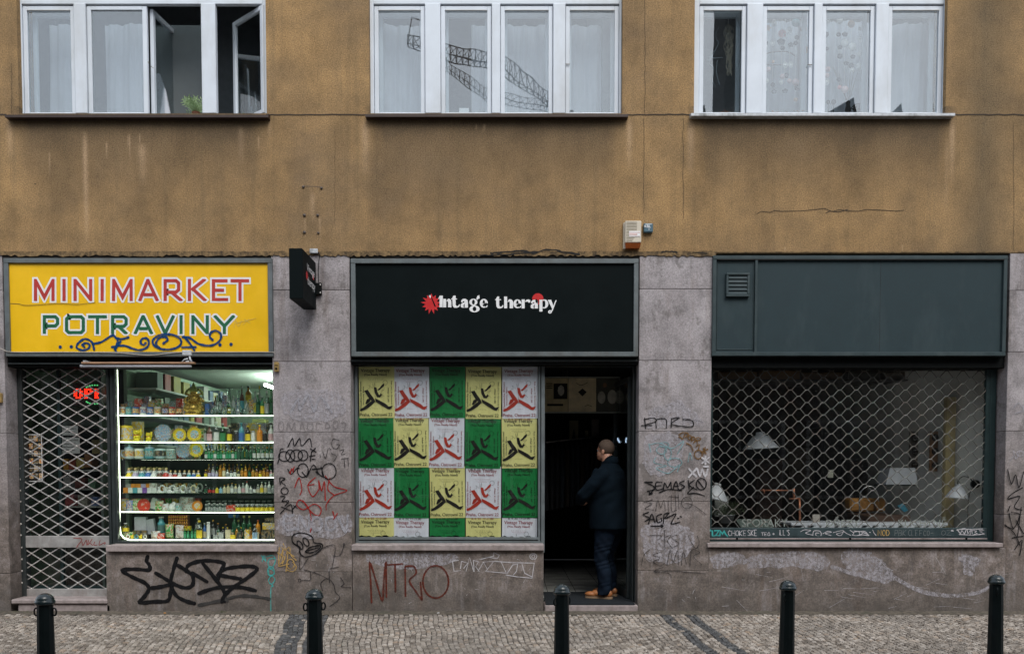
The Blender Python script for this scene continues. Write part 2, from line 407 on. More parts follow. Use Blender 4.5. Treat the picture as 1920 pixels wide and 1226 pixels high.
def stone_mat(name, tint=1.0, pale=.55, seed=0):
    m, t, b = newmat(name)
    co0 = t.nodes.new('ShaderNodeTexCoord').outputs['Object']
    mp = t.nodes.new('ShaderNodeMapping'); mp.inputs['Location'].default_value = (seed, seed*.7, 0); t.links.new(co0, mp.inputs[0]); co = mp.outputs[0]
    sx = N(t, 'ShaderNodeSeparateXYZ'); t.links.new(co0, sx.inputs[0]); Z = sx.outputs[2]
    big = noise(t, co, 1.3, 6, .68); mid = noise(t, co, 6, 6, .7); fine = noise(t, co, 48, 4, .8); vf = noise(t, co, 130, 2, .8)
    up = ramp(t, big, [(.35, (.265*tint, .236*tint, .238*tint)), (.6, (.36*tint, .328*tint, .335*tint))])
    lo = ramp(t, mid, [(.34, (.085, .068, .056)), (.52, (.175, .140, .120)), (.68, (.27, .232, .222))])
    zf = math_(t, 'ADD', math_(t, 'MULTIPLY', Z, -.62), math_(t, 'MULTIPLY', big, 1.1))   # dirtier towards the pavement
    c = mixc(t, ramp(t, zf, [(-.0, 1.0), (.0, 1.0)]) if False else math_(t, 'MINIMUM', .95, math_(t, 'MAXIMUM', 0, math_(t, 'ADD', zf, .95))), up, lo)
    # splash zone at the very bottom
    sp = math_(t, 'MAXIMUM', 0, math_(t, 'SUBTRACT', 1, math_(t, 'MULTIPLY', Z, 1.7)))
    c = mixc(t, math_(t, 'MULTIPLY', sp, math_(t, 'MULTIPLY', mid, 1.15)), c, (.075, .066, .055))
    # pale lime bloom and runs
    st = noise(t, co, 1, 5, .65, (14, 1, 1.1)); 
    bl = math_(t, 'MULTIPLY', ramp(t, st, [(.5, 0), (.68, 1)]), ramp(t, noise(t, co, 2.3, 4, .6), [(.48, 0), (.6, pale)]))
    c = mixc(t, bl, c, (.37, .34, .345))
    c = mixc(t, ramp(t, noise(t, co, 1, 4, .6, (8, 1, .9)), [(.56, 0), (.7, .45)]), c, (.13, .092, .072))
    c = mixc(t, 1.0, c, ramp(t, fine, [(.3, .62), (.68, 1.25)]), 'MULTIPLY')
    vo = N(t, 'ShaderNodeTexVoronoi', Scale=42.0); t.links.new(co, vo.inputs['Vector'])
    c = mixc(t, ramp(t, vo.outputs['Distance'], [(.10, .75), (.17, 0)]), c, (.10, .075, .065))
    c = mixc(t, 1.0, c, ramp(t, vf, [(.35, .85), (.65, 1.12)]), 'MULTIPLY')
    c = mixc(t, 1.0, c, ramp(t, noise(t, co, 3.1, 7, .72), [(.34, .60), (.5, 1.0), (.66, 1.22)]), 'MULTIPLY')
    c = mixc(t, ramp(t, noise(t, co, 2.1, 6, .75, (1.6, 1, 1)), [(.55, 0), (.62, .55)]), c, (.085, .072, .062))
    t.links.new(c, b.inputs['Base Color']); t.links.new(ramp(t, mid, [(.3, .55), (.7, .85)]), b.inputs['Roughness'])
    bump(t, b, fine, .35, .004)
    return m
M = {}
M['plaster'] = plaster_mat()
M['stone'] = stone_mat('mauve stone cladding', 1.0, .5, 0)
M['stone2'] = stone_mat('mauve stone slab', .95, .65, 3.3)
M['stone3'] = stone_mat('brown stone slab', .9, .35, 8.1)
M['ledge'] = mat('ledge stone', (.30, .25, .24), .7, var=.35, scale=14, bmp=.003, dirt=((.12, .09, .07), .5))
M['pale'] = mat('scrubbed lime patch', (.34, .315, .33), .8, var=.3, scale=9, dirt=((.2, .16, .15), .7))
M['broken'] = mat('broken plaster edge', (.20, .13, .06), .95, var=.8, scale=25, bmp=.02, dirt=((.03, .02, .012), .9))
M['gap'] = mat('dark gap', (.012, .010, .008), .9)
M['crack'] = mat('hairline crack', (.045, .032, .022), .95)
M['steel'] = mat('weathered grey steel', (.125, .145, .15), .5, .25, var=.25, scale=7, dirt=((.09, .075, .06), .5))
M['darksteel'] = mat('dark green steel', (.028, .036, .037), .45, .2, var=.3, scale=8, dirt=((.06, .055, .05), .3))
M['black'] = mat('black steel', (.004, .005, .005), .6, 0, var=.3, spec=.1)
M['green'] = mat('petrol green paint', (.020, .037, .043), .6, spec=.25, var=.12, scale=5, dirt=((.055, .075, .08), .35))
M['greend'] = mat('petrol green frame paint', (.022, .040, .044), .45, var=.2, scale=9, dirt=((.07, .085, .085), .35))
M['greenk'] = mat('dark green frame', (.012, .028, .029), .4, var=.2, scale=9)
M['white'] = mat('white window paint', (.60, .645, .70), .45, var=.08, scale=3, dirt=((.38, .38, .36), .45))
M['white2'] = mat('pale window bead', (.56, .55, .53), .5, var=.15, scale=6)
M['sillb'] = mat('brown sheet metal', (.045, .027, .022), .5, .2, var=.3)
M['sillw'] = mat('whitish sheet metal', (.50, .52, .54), .5, .1, var=.3, dirt=((.1, .1, .09), .8), scale=20)
M['yellow'] = mat('yellow sign film', (.80, .47, .002), .38, var=.10, scale=2.5, dirt=((.62, .34, .004), .25))
M['signblack'] = mat('black sign film', (.003, .006, .0065), .5, var=.15, scale=3, spec=.07)
M['red'] = mat('red lettering', (.42, .030, .022), .5); M['lgreen'] = mat('green lettering', (.004, .105, .04), .5)
M['lwhite'] = mat('white lettering', (.74, .74, .74), .5, var=.05); M['bred'] = mat('bright red lettering', (.50, .004, .006), .5, var=.05)
M['ink'] = mat('black spray paint', (.010, .010, .011), .55, var=.2); M['inkthin'] = mat('faded marker', (.045, .04, .04), .7, var=.6, scale=60)
M['redink'] = mat('red marker', (.30, .018, .014), .6, var=.3); M['brownink'] = mat('brown marker', (.12, .028, .018), .6, var=.5, scale=30)
M['blueink'] = mat('blue spray paint', (.004, .045, .15), .5, var=.2); M['teal'] = mat('teal marker', (.06, .38, .36), .6, var=.25)
M['paleteal'] = mat('pale teal marker', (.22, .36, .38), .7, var=.5, scale=30); M['ghost'] = mat('ghosted grey paint', (.36, .35, .38), .8, var=.4, scale=25)
M['wink'] = mat('white marker', (.55, .53, .55), .6, var=.3, scale=30); M['gold'] = mat('yellow marker', (.50, .32, .10), .6, var=.3); M['goldb'] = mat('brown gold marker', (.16, .085, .03), .6, var=.3)
M['wire'] = mat('galvanised wire', (.16, .16, .145), .45, .55, var=.35, scale=20, dirt=((.11, .06, .035), .6))
M['strip'] = mat('grille strip steel', (.42, .41, .40), .45, .4, var=.3, scale=9, dirt=((.2, .13, .1), .55))
M['rivet'] = mat('rivet steel', (.55, .52, .49), .4, .4, var=.3)
M['glass_up'] = glassmat('upper pane glass', .23, (.90, .94, .95), 0, .0012)
M['glass_shop'] = glassmat('shop pane glass', .045, (.98, .99, .985), 0, .0008)
M['glass_mini'] = glassmat('minimarket pane glass', .05, (.96, .98, .97))
M['curtain'] = mat('net curtain', (.48, .50, .55), .9, var=.1, scale=3)
M['room'] = mat('upper room wall', (.22, .23, .24), .9); M['roomd'] = mat('dark room', (.012, .012, .012), .9)
M['mmwall'] = mat('minimarket wall', (.30, .40, .31), .8, var=.15, scale=1.5); M['mmshelf'] = mat('minimarket shelf', (.45, .48, .45), .6)
M['tile'] = mat('worn floor tile', (.30, .30, .28), .45, var=.5, scale=5, dirt=((.04, .04, .04), .7))
M['led'] = emat('white light strip', (.90, 1.0, .78), 4.2)

def worn(m, k=.5):
    t = m.node_tree; b = t.nodes['Principled BSDF']; co = t.nodes.new('ShaderNodeTexCoord').outputs['Object']
    a = math_(t, 'MULTIPLY', ramp(t, noise(t, co, 150, 3, .8), [(.34, k), (.5, 1)]), ramp(t, noise(t, co, 9, 5, .7), [(.3, k), (.5, 1)])); t.links.new(a, b.inputs['Alpha']); b.inputs['Specular IOR Level'].default_value = .08
for k_, v_ in (('ink', .88), ('inkthin', .4), ('redink', .75), ('brownink', .5), ('teal', .55), ('paleteal', .45), ('ghost', .15), ('wink', .5), ('gold', .4), ('goldb', .5), ('blueink', .8)): worn(M[k_], v_)
# ------------------------------------------------------------------ the ground
XL, XR = -9.0, 9.0
g = MB(); g.box(-60, 60, -60, 14, -.5, -.06); struct(g, 'ground', mat('earth', (.06, .055, .05), .95))
g = MB(); g.box(XL-20, XR+20, -13.6, -6.4, -.05, -.02, 0); struct(g, 'road', mat('wet asphalt', (.05, .05, .052), .6, var=.4, scale=30))
g = MB(); g.box(XL-20, XR+20, -6.40, -6.12, -.06, .10); struct(g, 'kerb', mat('granite kerb', (.22, .21, .2), .8, var=.4, scale=30, bmp=.004))
g = MB(); g.box(XL-20, XR+20, -6.1, .02, -.06, -.012)
struct(g, 'pavement_bed', mat('sandy joints', (.055, .047, .038), .95, var=.5, scale=40, bmp=.01))
g = MB()   # mortar strip along the foot of the wall, slightly uneven
random.seed(3); n = 260; xs = [XL+(XR-XL)*i/n for i in range(n+1)]
for a, b_ in zip(xs, xs[1:]):
    ya, yb = -.155+.02*sin(a*7)+random.uniform(-.012, .012), -.155+.02*sin(b_*7)
    g.add([(a, ya, -.004), (b_, yb, -.004), (b_, .0, .018), (a, .0, .018)], [(0, 1, 2, 3)])
me_edge = struct(g, 'pavement_edge', mat('mortar strip', (.10, .082, .062), .9, var=.7, scale=22, bmp=.012, dirt=((.04, .045, .025), .6)))
def cobbles():
    m, t, b = newmat('cobble stone')
    geo = t.nodes.new('ShaderNodeNewGeometry'); co = t.nodes.new('ShaderNodeTexCoord').outputs['Object']
    c = ramp(t, geo.outputs['Random Per Island'], [(0, (.125, .10, .08)), (.3, (.235, .198, .162)), (.6, (.33, .285, .24)), (.85, (.45, .40, .35)), (1, (.31, .23, .165))])
    c = mixc(t, ramp(t, noise(t, co, 1.1, 4, .6), [(.38, .5), (.6, 0)]), c, (.13, .115, .10))
    c = mixc(t, 1.0, c, ramp(t, noise(t, co, 90, 3, .8), [(.3, .6), (.7, 1.3)]), 'MULTIPLY')
    t.links.new(c, b.inputs['Base Color']); t.links.new(ramp(t, geo.outputs['Random Per Island'], [(0, .38), (1, .75)]), b.inputs['Roughness'])
    bump(t, b, noise(t, co, 60, 3, .7), .5, .006)
    m2, t, b = newmat('dark cobble stone')
    geo = t.nodes.new('ShaderNodeNewGeometry')
    t.links.new(ramp(t, geo.outputs['Random Per Island'], [(0, (.028, .03, .032)), (1, (.075, .076, .078))]), b.inputs['Base Color']); b.inputs['Roughness'].default_value = .5
    g = MB(); random.seed(11); p = .0565
    for i in range(-180, 170):
        u0 = i*p; ang = rad(max(-1.0, min(11.0, 5.2-2.1*u0))); ca, sa = cos(ang), sin(ang); dark_row = any(a < u0 < b_ for a, b_ in DARK)
        for j in range(2, 110):
            u = u0+random.uniform(-.004, .004)+.010*sin(j*.35)+.008*sin(i*.21); v = j*p+random.uniform(-.004, .004)+.008*sin(i*.4)+(p*.5 if i % 2 else 0)*.6
            x = u+v*tan(ang); y = -v
            if not (XL < x < XR and -6.10 < y < -.165): continue
            hx, hy = p*.5*random.uniform(.84, .97), p*.5*random.uniform(.84, .97); h = random.uniform(-.004, .004); z = .0+h
            sl = random.uniform(-.003, .003), random.uniform(-.003, .003)
            vs = []
            for (a, b_) in ((-1, -1), (1, -1), (1, 1), (-1, 1)):
                a_, bb = a*hx+random.uniform(-.003, .003), b_*hy+random.uniform(-.003, .003)
                vs.append((x+a_*ca-bb*sa, y+a_*sa+bb*ca, z-.016))
            for (a, b_) in ((-1, -1), (1, -1), (1, 1), (-1, 1)):
                a_, bb = a*hx*.74, b_*hy*.74
                vs.append((x+a_*ca-bb*sa, y+a_*sa+bb*ca, z+a*sl[0]+b_*sl[1]))
            dark = dark_row and random.random() > .04
            g.add(vs, [(4, 5, 6, 7), (0, 1, 5, 4), (1, 2, 6, 5), (2, 3, 7, 6), (3, 0, 4, 7)], 1 if dark else 0)
    return g, [m, m2]
# dark double bands crossing the pavement (rows of the tilted grid)
DARK = [(-2.56, -2.34), (-2.28, -2.14), (1.66, 1.80), (1.94, 2.09)]
g, cm = cobbles(); struct(g, 'pavement', cm)

# ------------------------------------------------------------------ the building
B = thing('building', 'ochre plastered city house with stone clad ground floor and three shopfronts', 'building', (0, 0, 0))
ZT = 9.6
WB = PZ(475)                      # lower edge of the plaster
WIN = [(33, 499), (692, 1167), (1302, 1775)]
zs = PZ(213); zt = PZ(-6)
wx = [(PX(a, 0, 100), PX(b, 0, 100)) for a, b in WIN]
g = MB(); T = .34
g.box(XL, XR, 0, T, WB, zs); g.box(XL, XR, 0, T, zt+1.2, ZT)
ed = [XL]+[v for w in wx for v in w]+[XR]
for i in range(0, len(ed), 2): g.box(ed[i], ed[i+1], 0, T, zs, zt+1.2)
wall = g.build('upper_wall', M['plaster'], B)
# expansion joints and cracks
def crk(pts, w, y): MB().ribbon(pts, w, y).build('wall_crack', M['crack'], B)
for a, b_ in ((0, 12), (500, 690), (1176, 1298), (1788, 1920)):
    q = [P(a+(b_-a)*i/14, (215+(.8 if i % 3 else 0)) + random.uniform(-.5, .5), 0) for i in range(15)]
    crk(q, .013, -.003)
for px, a, b_ in ((1209, 0, 215), (1207, 222, 400), (1281, 222, 410), (22, 120, 214), (1768, 180, 214), (1900, 230, 470), (628, 240, 420)):
    q = [P(px+random.uniform(-1, 1), a+(b_-a)*i/20, 0) for i in range(21)]
    crk(q, .004 if px not in (1900, 628) else .003, -.003)
random.seed(5)
seg = [(1418, 402), (1427, 396), (1445, 398), (1452, 394), (1465, 396), (1500, 395), (1530, 394), (1545, 391), (1560, 396), (1575, 393), (1590, 395), (1610, 397), (1625, 393), (1655, 395), (1680, 396), (1695, 394)]
crk([P(a, b_+random.uniform(-1, 1), 0) for a, b_ in seg], .006, -.003)
crk([P(a, b_, 0) for a, b_ in ((1548, 400), (1556, 396), (1572, 398), (1590, 393))], .008, -.003)
crk([P(a, b_, 0) for a, b_ in ((190/2.91, 340/2.91+228), (196/2.91, 346)) ], .01, -.003)
g = MB()
for px, py, r in ((569, 351, 2.3), (603, 353, 2.3), (571, 404, 2.6), (596, 404, 2.4), (571, 436, 2.8), (597, 437, 2)):
    x, z = P(px, py, 0); g.tube([(x, .001, z), (x, -.012, z)], r/163, 8)
    g.ribbon([(x-.02, z+.003), (x+.02, z-.003)], .003, -.014)
g.ribbon([P(569, 349, 0), P(603, 351, 0)], .004, -.003)
g.build('anchor_plug', mat('rusty anchor', (.09, .07, .06), .6, var=.5, scale=60), B)
# scar and broken lower edge of the plaster
random.seed(21); g = MB()
def ragged(x0, x1, zc, amp, mi, y, th, n):
    top, bot = [], []
    for i in range(n+1):
        x = x0+(x1-x0)*i/n; top.append((x, zc+amp*.3+random.uniform(0, amp*.25))); bot.append((x, zc-amp*random.uniform(.35, 1)))
    for i in range(n): g.prism([top[i], bot[i], bot[i+1], top[i+1]], y, y+th, mi)
ragged(XL, PX(515), WB+.0, .045, 0, -.012, .05, 150); ragged(PX(515), PX(1340), WB+.0, .045, 0, -.014, .05, 170); ragged(PX(1340), XR, WB+.012, .010, 0, -.006, .03, 90)
g.build('broken_plaster_edge', M['broken'], B)
g = MB()
g.box(PX(8), PX(515), .004, .03, WB-.08, WB-.008); g.box(PX(656), PX(1200), .004, .03, WB-.08, WB-.008)
def crackle(pts, w):
    q = [P(a+random.uniform(-1, 1), b_+random.uniform(-1, 1), 0) for a, b_ in smooth_path(pts, 5)]
    g.ribbon(q, [w/163*random.uniform(.4, 1.2) for _ in q], -.0165)
crackle([(920, 476), (945, 473), (980, 471), (1000, 475), (1030, 469), (1060, 474), (1085, 477)], 3.4)
crackle([(900, 480), (930, 478), (960, 477), (990, 474), (1010, 472)], 2.5)
crackle([(1240, 474), (1255, 472), (1270, 474)], 3); crackle([(1298, 474), (1325, 475)], 3)
g.build('edge_gap', M['gap'], B)

# ---- stone piers of the ground floor: each pier its own slabs
def pier(px0, px1, joints, top=475, mats=None, label=None, vj=None, X0=None, X1=None):
    x0 = X0 if X0 is not None else PX(px0); x1 = X1 if X1 is not None else PX(px1)
    zz = [WB]+[PZ(j) for j in joints]+[-.02]; g = MB()
    for i in range(len(zz)-1):
        g.cbox(x0, x1, random.uniform(-.002, .002), .36, zz[i+1]+.0035, zz[i]-.0005, .004, i % 2)
    g.box(x0+.006, x1-.006, .006, .35, -.02, WB-.01, 2)
    return g.build('stone_pier', mats or [M['stone'], M['stone2'], M['gap']], B)
random.seed(9)
pier(0, 0, [545, 812, 1075], X0=XL, X1=PX(9))
pier(511, 657, [544, 678, 810, 942, 1072]); pier(1198, 1334, [542, 676, 809, 940, 1070])
pier(0, 0, [545, 660, 808, 965], X0=PX(1889), X1=XR)

# ---- plinths and ledges under the three shop windows
def plinth(px0, px1, py0, mt):
    x0, x1 = PX(px0, 0, 1080), PX(px1, 0, 1080); g = MB()
    g.cbox(x0, x1, -.004, .34, -.02, PZ(py0), .005); return g.build('plinth', mt, B)
plinth(199.5, 517, 1034, M['stone3']); plinth(661, 1019, 1032, M['stone3']); plinth(1328, 1884, 1027, M['stone2'])
def ledge(px0, px1, pa, pb, Y=-.055):
    g = MB(); g.cbox(PX(px0, Y, 1028), PX(px1, Y, 1028), Y, .22, PZ(pb, Y), PZ(pa, Y), .006); return g.build('sill_ledge', M['ledge'], B)
ledge(198, 519, 1022, 1034); ledge(659, 1020, 1021, 1032); ledge(1327, 1881, 1018, 1026)

# ---- graffiti and marks on the stone
def graffiti(label, mt, lst, w, o, y=-.007, jit=.4, smooth=True, words=None):
    g = MB(); strokes(g, lst, w, y, o, 0, smooth, jit)
    if words:
        for a in words: write(g, *a)
    ob = g.build('graffiti', mt, B); ob['label'] = label; return ob
oG = (0, 1000, 2.909)
graffiti('bold black spray tag', M['ink'], [
 [(805,125),(800,150),(815,172),(812,198),(740,193),(668,200),(720,235),(790,268),(812,300),(790,340),(762,375),(840,370),(915,365),(930,320),(935,280),(870,290),(822,296)],
 [(965,135),(945,200),(932,270),(960,335),(1010,365),(1060,380)], [(850,215),(900,245),(950,275),(1010,295),(1050,280),(1050,230),(1000,190),(955,165)],
 [(1015,205),(1030,170),(1100,148),(1180,150),(1222,165),(1205,200),(1190,245)], [(1050,215),(1130,262)], [(1105,160),(1170,240),(1220,310),(1226,368)],
 [(1190,225),(1220,195),(1300,180),(1375,178),(1402,195),(1350,240),(1290,280),(1230,330),(1210,372)], [(1190,225),(1250,235),(1312,246)], [(1085,325),(1180,295),(1300,290),(1395,310)]], 7.2, oG, jit=.25)
graffiti('grey overspray under the tag', mat('black overspray', (.035, .032, .03), .8, var=.7, scale=40), [[(1085,390),(1200,365),(1300,340),(1380,340),(1470,355)], [(1225,345),(1240,365)]], 5.5, oG, jit=.5)
graffiti('teal dripping tag', M['teal'], [[(1425,118),(1450,150),(1440,120),(1430,150)], [(1455,125),(1490,120),(1502,150),(1480,190),(1462,165),(1470,140),(1500,135)], [(1465,190),(1490,200),(1495,220),(1470,225),(1465,200)], [(1480,225),(1500,250),(1480,275),(1465,255),(1478,230)], [(1470,270),(1490,285),(1478,300),(1478,430)], ellp(1478,205,18,26)], 1.6, oG)
o3 = (640, 1000, 2.909)
graffiti('brown red hand lettered word', M['brownink'], [[(165,375),(160,260),(155,155),(190,260),(224,365),(232,260),(240,160)], [(244,155),(246,345)], [(250,170),(332,165)], [(293,170),(296,315)], [(350,340),(348,175)], [(350,178),(395,178),(408,215),(372,255),(404,310),(436,355)], [(432,265),(440,360)], ellp(515,262,70,88)], 3.2, o3, jit=.3)
graffiti('thin white outline tag with crown', M['wink'], [[(640,145),(606,150),(615,205),(652,200)], [(650,190),(655,150),(690,160),(668,188)], [(680,205),(700,130),(722,205)], [(725,205),(720,145),(748,152),(733,180),(752,205)], [(745,205),(775,155),(800,200)], [(770,155),(832,150),(787,205),(900,215),(870,150)], [(830,150),(940,158),(1052,160),(1040,242),(960,235),(900,225)], [(905,215),(935,170),(962,165),(955,205),(938,225)], [(985,165),(1000,215),(1040,235)], [(760,140),(830,122),(832,102),(862,118),(850,135),(800,128)]], 1.3, o3, smooth=False)
graffiti('small white circled mark', M['wink'], [ellp(1047,124,19,16), ellp(1047,124,8,9)], 1.3, o3)
oP = (510, 720, 2.85)
graffiti('black crown and looped tag', M['ink'], [[(85,335),(110,290),(120,330),(147,290),(160,330),(200,290),(213,335)], ellp(66,385,30,26), ellp(98,382,24,32), ellp(132,380,32,30), ellp(166,380,26,28), [(30,425),(40,390),(45,350),(60,345)], [(205,345),(235,362)], [(232,342),(210,365)], [(200,385),(230,380)], [(212,360),(205,410)], [(215,400),(232,402)],
   ellp(165,460,29,36), [(160,470),(185,495)], [(85,455),(103,480),(130,452),(145,448)], [(190,490),(222,430),(248,480),(235,465),(275,495),(262,440)], [(215,455),(260,450)], ellp(305,465,38,42)], 1.9, oP)
graffiti('black vertical lettered tag', M['ink'], [[(45,535),(43,500),(70,505),(50,520),(72,540)], ellp(68,570,19,18), [(45,600),(70,600),(55,625),(90,622),(70,650)], [(45,690),(100,642),(110,690)], [(50,655),(115,680)], [(112,645),(135,662)], [(130,645),(112,665)]], 1.9, oP)
graffiti('thin black letters near the pier edge', M['inkthin'], [[(360,300),(325,295),(322,335),(345,345),(360,325),(345,322)], [(362,355),(385,350),(370,375),(390,372)], [(370,400),(410,395)], [(385,400),(390,445)], [(405,395),(410,440)], [(272,360),(285,395),(300,345)], [(305,340),(315,350)], [(318,370),(345,385),(330,412)], [(255,375),(262,390)]], 1.3, oP)
graffiti('red marker tag with loop', M['redink'], [[(122,552),(145,500),(160,560),(150,590)], [(230,500),(192,540),(217,600),(252,560)], [(190,540),(225,535)], [(252,560),(250,515),(265,570),(280,520),(285,620)], [(285,490),(330,545),(400,568),(330,595),(292,640),(290,670)], [(310,500),(298,560),(330,590)], [(205,790),(212,740),(195,660),(150,618),(133,645),(170,670),(225,640),(262,665),(250,702),(210,682),(165,620)], [(325,680),(335,715)], [(350,690),(330,720)], [(95,470),(115,450)], [(105,450),(98,480)], [(120,440),(112,470)]], 1.9, oP, jit=.3)
graffiti('ghosted pale letters', M['ghost'], [[(75,690),(62,740),(80,780)], [(115,700),(60,705)], [(60,745),(105,740)], [(80,780),(130,770)], [(140,775),(150,705),(190,780),(200,700)], ellp(240,745,28,35), [(290,715),(335,712),(335,770),(290,772),(292,715)], [(355,710),(395,790),(405,700)], [(100,150),(140,80),(150,130),(195,55),(225,140),(260,70),(320,150)]], 4.5, oP, jit=.5)
graffiti('faint scratched letters', mat('faint scratch', (.17, .15, .15), .8), [ellp(50,225,14,25), [(80,245),(85,205),(105,240),(120,205),(125,245)], [(150,245),(160,205),(175,245)], ellp(205,225,16,22), [(235,245),(240,205),(265,215)], [(285,240),(290,205),(310,225),(290,235)], ellp(340,215,14,20), [(370,205),(395,210),(385,245)]], 1.2, oP)
graffiti('black outlined cartoon blob with long limbs', M['ink'], [[(150,870),(112,845),(110,810),(140,795),(180,798),(215,815),(225,845),(265,852),(268,872),(235,905),(180,922),(152,905),(148,880),(150,870)], ellp(150,858,12,24,rot=-.5), ellp(182,842,13,24,rot=-.5), [(178,895),(205,870),(258,862),(245,885),(205,900),(178,895)], [(188,888),(250,872)]], 2.3, oP)
graffiti('spindly black doodle lines', M['inkthin'], [[(150,915),(150,990),(192,930)], [(240,890),(335,860),(320,985)], [(325,915),(362,915),(385,862)], ellp(385,855,4,5), [(270,1100),(262,1060),(300,1038),(330,1070),(340,1110),(362,1142),(310,1185)], [(365,1030),(385,1065),(370,1080),(422,1085)], [(170,990),(240,1010),(300,1040)], [(205,1005),(205,1045),(160,1045)], ellp(148,1047,7,8), [(305,1000),(308,1060)], [(310,985),(360,975)]], 1.5, oP)
graffiti('yellow scribbled tag', M['gold'], [[(40,870),(35,960),(60,880),(55,960),(85,890),(75,1000)], [(30,900),(70,930),(35,970),(90,960)], ellp(100,960,20,26), [(60,850),(75,880),(95,870),(100,910),(130,940)], [(110,950),(130,975),(112,1000),(75,990)], [(50,870),(90,900),(120,920)]], 1.5, oP)
oQ = (1190, 740, 2.993)
graffiti('black tag with long underline', M['ink'], [[(38,172),(95,172)], [(55,132),(62,188)], [(55,137),(108,130),(118,150),(62,166)], [(122,186),(123,140),(175,137),(178,186)], [(205,183),(206,132)], [(206,134),(250,128),(205,162),(262,176),(320,180),(330,160),(315,142),(270,138)]], 1.8, oQ)
graffiti('brown gold diagonal tag', M['goldb'], [[(248,225),(270,212),(300,215)], [(250,235),(268,248)], [(275,240),(285,215),(300,222),(285,238)], ellp(308,240,9,12), [(318,262),(325,235),(338,245),(325,255)], [(330,270),(348,255),(352,285)], [(345,290),(362,280),(358,310)], ellp(357,335,22,24), [(385,300),(400,330)], [(410,305),(372,322)], [(395,295),(388,330)], ellp(355,248,14,8), [(290,272),(315,285),(328,315)]], 2.4, oQ, jit=.3)
graffiti('pale teal scribble', M['paleteal'], [ellp(150,310,28,22), ellp(185,330,20,35), [(85,280),(140,270),(210,300),(275,260),(240,330)], [(120,350),(110,380),(180,400),(120,410),(190,440),(250,390),(240,430)], [(300,375),(310,325),(322,365)], ellp(165,280,25,14), ellp(225,380,40,25), [(80,275),(90,320)]], 1.7, oQ, jit=.4)
graffiti('white painted letters at the pier edge', M['wink'], [[(305,415),(345,458)], [(348,412),(303,462)], [(352,415),(365,455),(380,420),(395,458),(410,418)], [(397,345),(397,388)], [(378,352),(418,382)], [(418,350),(378,384)], [(388,402),(412,402)]], 3.2, oQ)
graffiti('black wildstyle tag with arrow', M['ink'], [[(100,490),(58,490),(100,508),(112,528),(72,540)], [(112,525),(82,560)], [(82,560),(100,552)], [(82,560),(84,545)], [(152,490),(120,492),(122,532),(158,526)], [(120,512),(148,508)], [(162,530),(168,495),(186,520),(202,490),(206,530)], [(215,530),(232,485),(246,530)], [(218,512),(245,512)], [(278,482),(252,495),(280,515),(252,532)], [(300,480),(306,528)], [(335,478),(305,505),(348,532)], ellp(374,500,28,32), [(355,480),(385,520)], [(138,548),(190,530),(262,536)], [(330,518),(298,552),(345,552),(392,566)]], 2.1, oQ)
graffiti('thin black tag with faded strokes', M['inkthin'], [[(102,588),(52,600),(96,610),(58,638),(108,645)], [(118,652),(130,590),(146,632),(165,590),(172,652)], [(188,590),(190,655)], [(205,560),(208,650),(235,645)], [(228,560),(232,650)], [(245,555),(248,640)], ellp(292,605,30,32), [(262,600),(330,620),(400,670)], [(190,570),(250,575)]], 1.2, oQ, jit=.4)
graffiti('bold black short tag underlined with arrow', M['ink'], [[(78,658),(48,672),(82,690),(60,708)], [(78,722),(96,668),(114,716)], [(82,698),(110,698)], [(152,668),(125,680),(128,715),(150,708),(148,692)], [(160,722),(165,668)], [(165,668),(192,662),(168,692),(200,680),(232,668),(205,722),(255,712)], [(92,736),(160,735)], [(148,728),(160,735),(150,742)], [(240,692),(248,692)], [(255,682),(262,684)]], 2.2, oQ)
graffiti('large thin black initials', M['inkthin'], [[(82,788),(150,790),(128,815)], [(168,758),(170,870)], [(168,800),(205,785),(185,820),(215,862)], [(240,785),(205,800),(250,835),(200,862)], [(300,790),(340,860),(362,830),(350,790)], [(150,880),(105,898),(142,915),(105,935),(142,958),(165,945)], [(180,958),(200,870),(215,940),(240,872),(246,955)], [(262,955),(272,880),(290,950)], [(310,960),(320,870),(365,885),(330,905),(375,950)], [(205,1025),(190,1000),(108,990),(160,965)], [(110,990),(220,988),(400,1002)], [(38,965),(50,900),(85,868)]], 1.1, oQ, jit=.5)
graffiti('jagged black column of letters', M['ink'], [[(1889,880),(1896,907),(1904,890),(1910,914),(1919,884)], [(1917,914),(1898,925),(1890,935),(1912,930),(1902,950),(1916,956)], [(1894,948),(1890,958)], [(1892,962),(1900,990),(1912,965),(1896,960)], [(1884,985),(1900,992)], [(1915,950),(1908,1005)], [(1905,975),(1919,1000)], [(1898,1008),(1919,1004)], [(1902,1030),(1916,1012),(1912,1040)], [(1884,983),(1902,1000),(1912,1022)]], 1.7, (0, 0, 1))
graffiti('pale marks high on the pier', M['ghost'], [[(1900,765),(1910,755),(1919,768),(1903,775)], [(1900,845),(1905,860),(1912,846)], ellp(1912,850,6,5), [(1893,865),(1900,855)]], 1.5, (0, 0, 1))
